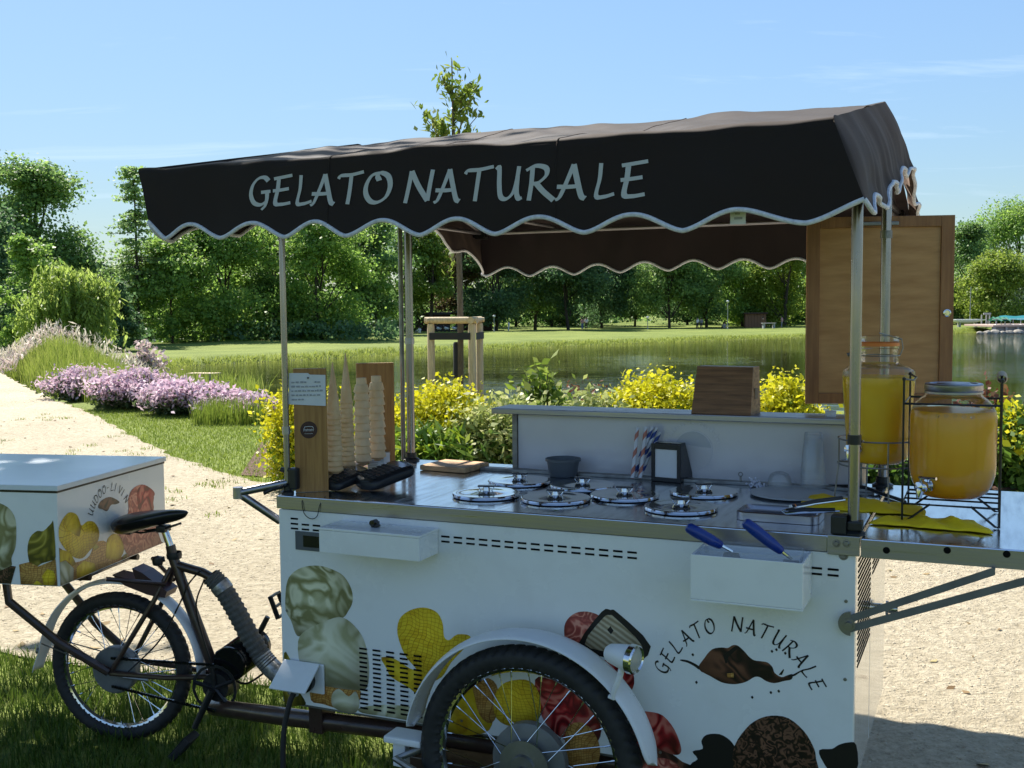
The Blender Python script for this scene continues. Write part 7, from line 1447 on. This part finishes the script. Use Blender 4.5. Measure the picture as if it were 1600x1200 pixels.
# shallow steel tray, tongs
p0 = LZ(1158, 812, ZC); p1 = LZ(1283, 824, ZC); px_ = LZ(1210, 796, ZC)
tr_ = thing('scoop_tray', p0[0]+.095, p0[1]+.055, ZC, 'shallow steel scoop tray at the front right of the counter', 'tray')
b = MB()
def rr(hw, hh, r, n=6): return [(sx*(hw-r)+r*math.cos(a), sy*(hh-r)+r*math.sin(a)) for sx, sy, a0 in ((1, 1, 0), (-1, 1, 90), (-1, -1, 180), (1, -1, 270)) for a in [R(a0+90*k/n) for k in range(n+1)]]
rings = [(.110, .068, .03, .001), (.110, .068, .03, .022), (.104, .062, .026, .024), (.100, .058, .024, .019), (.096, .054, .022, .005)]
V = []; n = 28
for (hw, hh, r_, z) in rings: V += [(a, c, z) for a, c in rr(hw, hh, r_)]
b.add(V, [(i*n+k, i*n+(k+1) % n, (i+1)*n+(k+1) % n, (i+1)*n+k) for i in range(len(rings)-1) for k in range(n)]+[tuple(range(4*n, 5*n))]); b.build('tray', 'steel', tr_, True)
b = MB(); b.box((-.094, -.003, .006), (.094, .003, .021), .001); b.build('divider', 'steel', tr_)
tg_ = thing('tongs', 0, 0, 0, 'steel tongs with black grips lying across the scoop tray', 'tongs'); tg_.location = (CX, CY, 0); tg_.rotation_euler = (0, 0, -YAW)
t0 = Vector((*LZ(1221, 799, ZC+.036), ZC+.036)); t1 = Vector((*LZ(1320, 781, ZC+.05), ZC+.05)); t2 = Vector((*LZ(1312, 799, ZC+.042), ZC+.042))
b = MB(); b.tube([t1+Vector((.0, 0, .0)), t0.lerp(t1, .5)+Vector((0, 0, .004)), t0+Vector((.012, .006, .004)), t0, t0+Vector((.012, -.006, -.004)), t0.lerp(t2, .5)+Vector((0, 0, -.002)), t2], .0032, 8); b.build('tong_arms', 'chrome', tg_, True)
b = MB(); b.tube([t0.lerp(t1, .18)+Vector((0, .004, .006)), t0.lerp(t1, .55)+Vector((0, .003, .010)), t0.lerp(t1, .95)+Vector((0, .003, .006))], .0062, 8); b.tube([t0.lerp(t2, .12)+Vector((0, 0, .001)), t0.lerp(t2, .55)+Vector((0, .002, .003)), t0.lerp(t2, .92)+Vector((0, .002, .003))], .0060, 8); b.build('tong_grips', 'black_plastic', tg_, True)
for k, f in enumerate((.14, .20)): q = MB(); c = t0.lerp(t1, f)+Vector((0, .004, .006)); d = (t1-t0).normalized()*.0014; q.tube([c-d, c+d], .0068, 8); q.build('grip_ring', 'orange_seal' if k else 'paper', tg_, True)
# two blue-handled scoops standing in the water tray
def scoop(tp_, bt, label, rr_):
    yb = YB+.06; xa, za = LY(*tp_, YB+.03); xb, zb = LY(*bt, yb); s_ = thing('ice_cream_scoop', 0, 0, 0, label, 'scoop', 0, 'blue ice cream scoops'); s_.location = (CX, CY, 0); s_.rotation_euler = (0, 0, -YAW)
    A3 = Vector((xa, YB+.03, za)); B3 = Vector((xb, yb, zb)); d = (B3-A3).normalized(); b = MB(); L_ = (B3-A3).length
    b.tube([A3, A3+d*.006, A3+d*L_*.3, A3+d*L_*.7, A3+d*L_*.96, B3], [.009, .0135, .0155, .0145, .011, .008], 12); b.build('handle', 'blue_plastic', s_, True)
    b = MB(); E3 = Vector((B3.x+d.x*.03, B3.y, wz0+.045)); b.tube([B3, B3+d*.03], [.005, .004], 8); 
    b.build('shaft', 'chrome', s_, True); b = MB(); b.prism([(-.02, 0), (.02, 0), (.026, -.03), (.018, -.055), (-.018, -.055), (-.026, -.03)], lambda u, v, q: (B3.x+d.x*.03+u*.9, B3.y+q-.0015, B3.z+d.z*.03+v*.45), .003); b.build('blade', 'chrome', s_)
scoop((1073, 823), (1128, 853), 'left blue-handled scoop lying low over the tray edge', 0); scoop((1163, 815), (1222, 862), 'right blue-handled scoop standing steeper in the tray', 0)
# yellow cloths
def cloth(pts, label, seed):
    P = [Vector((*LZ(a, c, ZC+.004), 0)) for a, c in pts]; rg = np.random.default_rng(seed); n = 40; m = 12
    def f(u, v):
        lo = P[0].lerp(P[1], u); hi = P[3].lerp(P[2], u); p = lo.lerp(hi, v)
        e = math.sin(math.pi*v)**.6*(.35+.65*math.sin(math.pi*min(1, max(0, u)))**.5); z = .003+.020*e*(.55+.45*math.sin(u*17+v*4+seed))*(.6+.6*abs(nz3(u*5, v*3, seed)))+.010*e*abs(nz3(u*9, v*5, seed+3))
        q = p+Vector((.010*nz3(u*7, v*2, seed+1), .012*nz3(u*8, v*2, seed+2), 0)); return from_cart((q.x, q.y, ZC+z))
    b = MB(); b.grid(f, n, m); o = b.build('yellow_cloth', 'yellow_cloth', None, True); o.modifiers.new('thick', 'SOLIDIFY').thickness = .0025; tag(o, label, 'cloth', 'yellow wiping cloths')
cloth([(1244, 792), (1446, 804), (1440, 790), (1262, 770)], 'yellow cloth lying behind the front right post', 2); cloth([(1357, 816), (1552, 832), (1520, 812), (1400, 806)], 'yellow cloth on the side table in front of the orange juice jar', 5)
# ------------------------------------------------------------------ juice dispensers on wire stands
def juice_mat(name, c1, c2, zlo, zhi):
    m = bpy.data.materials.new(name); m.use_nodes = True; t = m.node_tree; bsd = t.nodes['Principled BSDF']; L = t.links.new; MAT[name] = m
    tcn = _n(t, 'ShaderNodeTexCoord'); nzn = _n(t, 'ShaderNodeTexNoise'); nzn.inputs['Scale'].default_value = 7; nzn.inputs['Detail'].default_value = 4; nzn.inputs['Distortion'].default_value = 1.2; L(tcn.outputs['Object'], nzn.inputs['Vector'])
    r = _n(t, 'ShaderNodeValToRGB'); L(nzn.outputs['Fac'], r.inputs[0]); r.color_ramp.elements[0].position = .3; r.color_ramp.elements[0].color = (*c1, 1); r.color_ramp.elements[1].position = .7; r.color_ramp.elements[1].color = (*c2, 1)
    L(r.outputs[0], bsd.inputs['Base Color']); bsd.inputs['Roughness'].default_value = .25; bsd.inputs['Subsurface Weight'].default_value = 0.0; bsd.inputs['Subsurface Scale'].default_value = .12; bsd.inputs['Subsurface Radius'].default_value = (1.0, .55, .08)
    tr = _n(t, 'ShaderNodeBsdfTranslucent'); L(r.outputs[0], tr.inputs[0]); ms = _n(t, 'ShaderNodeMixShader'); ms.inputs[0].default_value = .22; o = t.nodes['Material Output']; L(bsd.outputs[0], ms.inputs[1]); L(tr.outputs[0], ms.inputs[2]); L(ms.outputs[0], o.inputs[0])
juice_mat('lemon_juice', (.98, .64, .015), (.99, .69, .035), 0, 1); juice_mat('orange_juice', (.98, .50, .008), (.99, .56, .02), 0, 1)
def dispenser(name, x, y, z0, prof, lev, juice, label, capf, tap):
    t = thing(name, x, y, z0, label, 'drink dispenser')
    wall = .0035; inner = [(max(0.0005, r-.0006), h+(.001 if i == 0 else 0)) for i, (r, h) in enumerate(prof)]
    b = MB(); b.lathe([(0, 0)]+prof+[(prof[-1][0]-wall, prof[-1][1])], seg=56); b.build('jar', 'glass', t, True)
    jp = []
    for (r, h) in inner:
        if h < lev: jp.append((r-.0008, h+.0006))
    rl = float(np.interp(lev, [h for r, h in inner], [r for r, h in inner]))-.0008; b = MB(); b.lathe([(0, jp[0][1])]+jp+[(rl, lev), (0, lev)], seg=56); b.build('juice', juice, t, True)
    capf(t); tx, tz, tr_ = tap; a = tr_; dx, dy = math.cos(a), math.sin(a); rj = float(np.interp(tz, [h for r, h in prof], [r for r, h in prof])); P = Vector((dx*rj, dy*rj, tz)); D3 = Vector((dx, dy, 0))
    b = MB(); b.lathe([(.017, 0), (.017, .006), (.010, .008), (.010, .020), (.015, .024), (.017, .034), (.013, .046), (0, .049)], o=P, axis=D3, seg=22); b.tube([P+D3*.036, P+D3*.040+Vector((0, 0, -.012)), P+D3*.042+Vector((0, 0, -.030))], [.011, .010, .007], 12); tp2 = b.build('tap', 'chrome', t, True)
    b = MB(); sd2 = Vector((-dy, dx, 0)); b.cyl(P+D3*.034, P+D3*.034+Vector((0, 0, .024)), .004, 8); b.tube([P+D3*.034+Vector((0, 0, .024))-sd2*.006, P+D3*.034+Vector((0, 0, .026))+sd2*.045], .0042, 8); b.build('tap_lever', 'chrome', tp2, True)
    return t
FRONT = R(-90)-YAW*0+R(-12)
# lemon
jx, jy = LZ(1352, 781, ZC); jx, _ = LY(1371, 722, jy+.0); zl0 = LY(1371, 722, jy)[1]
def px2z(py, y, px): return LY(px, py, y)[1]-0
sL = (LY(1371, 530, jy)[1]-zl0)/.345
profL = [(.062, 0), (.074, .004), (.084, .016), (.089, .045), (.096, .14), (.1015, .215), (.1025, .240), (.100, .258), (.088, .268), (.064, .274), (.056, .280), (.0535, .300), (.0535, .316), (.056, .318), (.056, .326)]
profL = [(r*1.0, h*sL) for r, h in profL]
def capL(t):
    q = MB(); q.lathe([(.057, .3265*sL), (.057, .335*sL), (.0545, .3365*sL)], seg=40); q.build('rubber_seal', 'orange_seal', t, True)
    q = MB(); q.lathe([(.0545, .337*sL), (.056, .340*sL), (.055, .352*sL), (.04, .356*sL), (0, .356*sL)], seg=40); q.build('glass_lid', 'glass', t, True)
    q = MB(); q.tube([(.058, 0, .300*sL), (.066, 0, .32*sL), (.062, 0, .345*sL), (.0, 0, .362*sL)], .002, 6); q.tube([(.0575*math.cos(a), .0575*math.sin(a), .300*sL) for a in np.linspace(0, 6.283, 41)[:-1]], .0016, 6, True); q.tube([(-.058, 0, .300*sL), (-.075, 0, .305*sL), (-.088, -.004, .300*sL)], .006, 8); q.build('clip_wire', 'dull_steel', t, True)
lem = dispenser('lemonade_dispenser', jx, jy, zl0, profL, (LY(1371, 588, jy)[1]-zl0), 'lemon_juice', 'tall clip jar of yellow lemon juice with steel tap behind the front right post', capL, (0, .048, R(-122)))
def wire(b, pts, r=.0025, closed=False): b.tube(pts, r, 6, closed)
def ring(cx, cy, r, z, n=40): return [(cx+r*math.cos(a), cy+r*math.sin(a), z) for a in np.linspace(0, 2*math.pi, n+1)[:-1]]
st = thing('wire_stand', jx, jy, ZC, 'thin steel wire stand holding the lemon juice jar', 'jar stand'); hs = zl0-ZC
b = MB(); wire(b, ring(0, 0, .112, hs-.004), .0026, True); wire(b, ring(0, 0, .112, hs+.070), .0024, True); wire(b, [(-.108, 0, hs-.0028), (.108, 0, hs-.0028)], .0024); wire(b, [(0, -.108, hs-.0028), (0, .108, hs-.0028)], .0024); b.build('cradle', 'dull_steel', st, True)
for a in (R(-160), R(-70), R(20), R(110)): b = MB(); c, s = math.cos(a), math.sin(a); wire(b, [(.112*c, .112*s, hs+.070), (.112*c, .112*s, hs-.004), (.124*c, .124*s, .003)], .0026); b.build('leg', 'dull_steel', st, True)
# orange
ox_, oy_ = LZ(1488, 802, 1.003); oy_ = .33; ox_, zo0 = LY(1487, 776, oy_)
sO = (LY(1487, 604, oy_)[1]-zo0)/.262
profO = [(.050, 0), (.070, .003), (.088, .014), (.101, .032), (.1085, .058), (.110, .080), (.110, .190), (.107, .206), (.098, .222), (.084, .234), (.074, .240), (.071, .246), (.070, .262)]
profO = [(r, h*sO) for r, h in profO]
def capO(t):
    hz = .262*sO; q = MB(); q.lathe([(.0722, hz-.018), (.074, hz-.017), (.074, hz-.012), (.0722, hz-.010), (.074, hz-.007), (.0745, hz+.006), (.072, hz+.009), (.060, hz+.0095), (.058, hz+.007), (.044, hz+.007), (.042, hz+.0105), (0, hz+.0105)], seg=44); q.build('screw_lid', 'steel', t, True)
orj = dispenser('orange_dispenser', ox_, oy_, zo0, profO, LY(1487, 640, oy_)[1]-zo0, 'orange_juice', 'squat glass screw-top jar of orange juice in a black wire stand on the side table', capO, (0, .036*sO, R(-122)))
b = MB()
for k, (a_, h_) in enumerate(((-1.9, .205), (-1.7, .206), (-1.5, .206), (-1.3, .205), (-1.1, .204))): b.lathe([(.002, 0), (.006, .002), (0, .004)], o=(.1075*math.cos(a_), .1075*math.sin(a_), h_*sO-.006), axis=(math.cos(a_), math.sin(a_), .3), seg=10)
b.build('embossed_mark', 'glass', orj, True)
so_ = thing('wire_stand', ox_, oy_, 1.003, 'black wire stand with wooden carrying handle round the orange juice jar', 'jar stand'); hs = zo0-1.003
c4 = [tuple(np.array(LZ(a, c, 1.003))-np.array((ox_, oy_))) for a, c in ((1413, 806), (1543, 822))]
hw_, dp_ = .118, .118
b = MB(); z1_ = LY(1487, 632, oy_-.11)[1]-1.003
q = MB(); wire(q, [(-hw_, -dp_, z1_), (hw_, -dp_, z1_), (hw_, dp_, z1_), (-hw_, dp_, z1_)], .003, True); q.build('guard_ring', 'wire_black', so_, True)
wire(b, [(-hw_, -dp_, hs-.006), (hw_, -dp_, hs-.006), (hw_, dp_, hs-.006), (-hw_, dp_, hs-.006)], .003, True)
wire(b, [(-hw_, -.04, hs-.004), (hw_, -.04, hs-.004)], .0028); wire(b, [(-hw_, .04, hs-.004), (hw_, .04, hs-.004)], .0028); b.build('cradle', 'wire_black', so_, True)
zT = LY(1413, 592, oy_-.11)[1]-1.003
for sx in (-1, 1):
    for sy in (-1, 1):
        b = MB(); wire(b, [(sx*hw_, sy*dp_, zT), (sx*hw_, sy*dp_, hs-.006), (sx*hw_, sy*dp_, .003), (sx*hw_*.92, sy*dp_*.98, .004), (sx*hw_*.42, sy*dp_*.9, hs-.006)], .003); b.lathe([(0, -.006), (.005, -.003), (.005, .003), (0, .006)], o=(sx*hw_, sy*dp_, zT), seg=10); b.build('leg', 'wire_black', so_, True)
q = MB(); wire(q, [(-hw_, -dp_, zT), (-hw_+.02, -dp_*.5, zT-.006), (-hw_+.02, dp_*.5, zT-.006), (-hw_, dp_, zT)], .0028); q.build('carry_wire', 'wire_black', so_, True)
for sx in (1,): b = MB(); b.lathe([(.010, -.085), (.013, -.07), (.0135, 0), (.013, .07), (.010, .085)], o=(sx*hw_, 0, zT+.002), axis=(0, 1, 0), seg=14); wire(b, [(sx*hw_, -dp_, zT), (sx*hw_, dp_, zT)], .0028); b.build('carry_handle', 'handle_wood', so_, True)
# black cable on the side table behind the jars
b = MB(); b.tube([(p.x, p.y, p.z) for p in catmull([from_cart((1.56, .70, ZC+.006)), from_cart((1.66, .66, ZC+.016)), from_cart((1.72, .62, ZC+.006)), from_cart((1.78, .54, ZC+.004)), from_cart((1.80, .50, ZC+.004))], 6)], .0055, 8); tag(b.build('black_cable', 'black_plastic', None, True), 'short thick black cable curling at the foot of the back right post', 'cable')
# mains cable hanging from the inlet
s = Vector(from_cart(SOCK)); 
pts = [s, s+Vector((-.012, -.01, -.03)), s+Vector((-.030, -.015, -.12)), s+Vector((-.034, -.02, -.25)), s+Vector((-.028, -.04, -.36)), Vector((s.x+.02, s.y-.10, .012)), Vector((s.x+.3, s.y-.4, .010)), Vector((s.x+.5, s.y-1.0, .010))]
b = MB(); b.tube(catmull(pts, 8), .0085, 10); tag(b.build('mains_cable', 'rubber', None, True), 'black mains cable hanging from the inlet socket onto the grass', 'cable')
# ------------------------------------------------------------------ framed wooden door panel clamped to the back right post
pA = WY(1266, 340, 3.66); pB = WY(1497, 342, 3.60); pC = WY(1258, 631, 3.66); dv = Vector((pB.x-pA.x, pB.y-pA.y, 0)); Wd = dv.length; ang_ = math.atan2(dv.y, dv.x); Hd = pA.z-pC.z
wd_ = empty('wooden_door_panel', (pC.x+.002, pC.y, pC.z), ang_, 'framed wooden door panel with round lock clamped to the back right post', 'door panel')
b = MB()
for (u0, u1, v0, v1) in ((0, .042, 0, Hd), (Wd-.042, Wd, 0, Hd)): q = MB(); q.box((u0, 0, v0), (u1, .024, v1), .0015); q.build('stile', 'oak_frame', wd_)
for (v0, v1) in ((0, .036), (Hd-.036, Hd)): q = MB(); q.box((.0423, .0005, v0), (Wd-.0423, .0235, v1), .0015); q.build('rail', 'oak_frame', wd_)
q = MB(); q.box((.0423, .008, .0363), (Wd-.0423, .018, Hd-.0363)); q.build('panel', 'oak_panel', wd_)
q = MB(); zl = WY(1487, 489, 3.6).z-pC.z; q.lathe([(.0125, 0), (.0125, -.004), (.009, -.005), (.0085, -.002), (.0045, -.002), (.0045, -.006), (0, -.006)], o=(Wd-.021, -.0003, zl), axis=(0, 1, 0), seg=26); q.build('lock', 'chrome', wd_, True)
q = MB(); q.box((.30*Wd, -.008, Hd-.030), (.62*Wd, -.0008, Hd-.018), .002); q.build('clamp_bar', 'dull_steel', wd_)
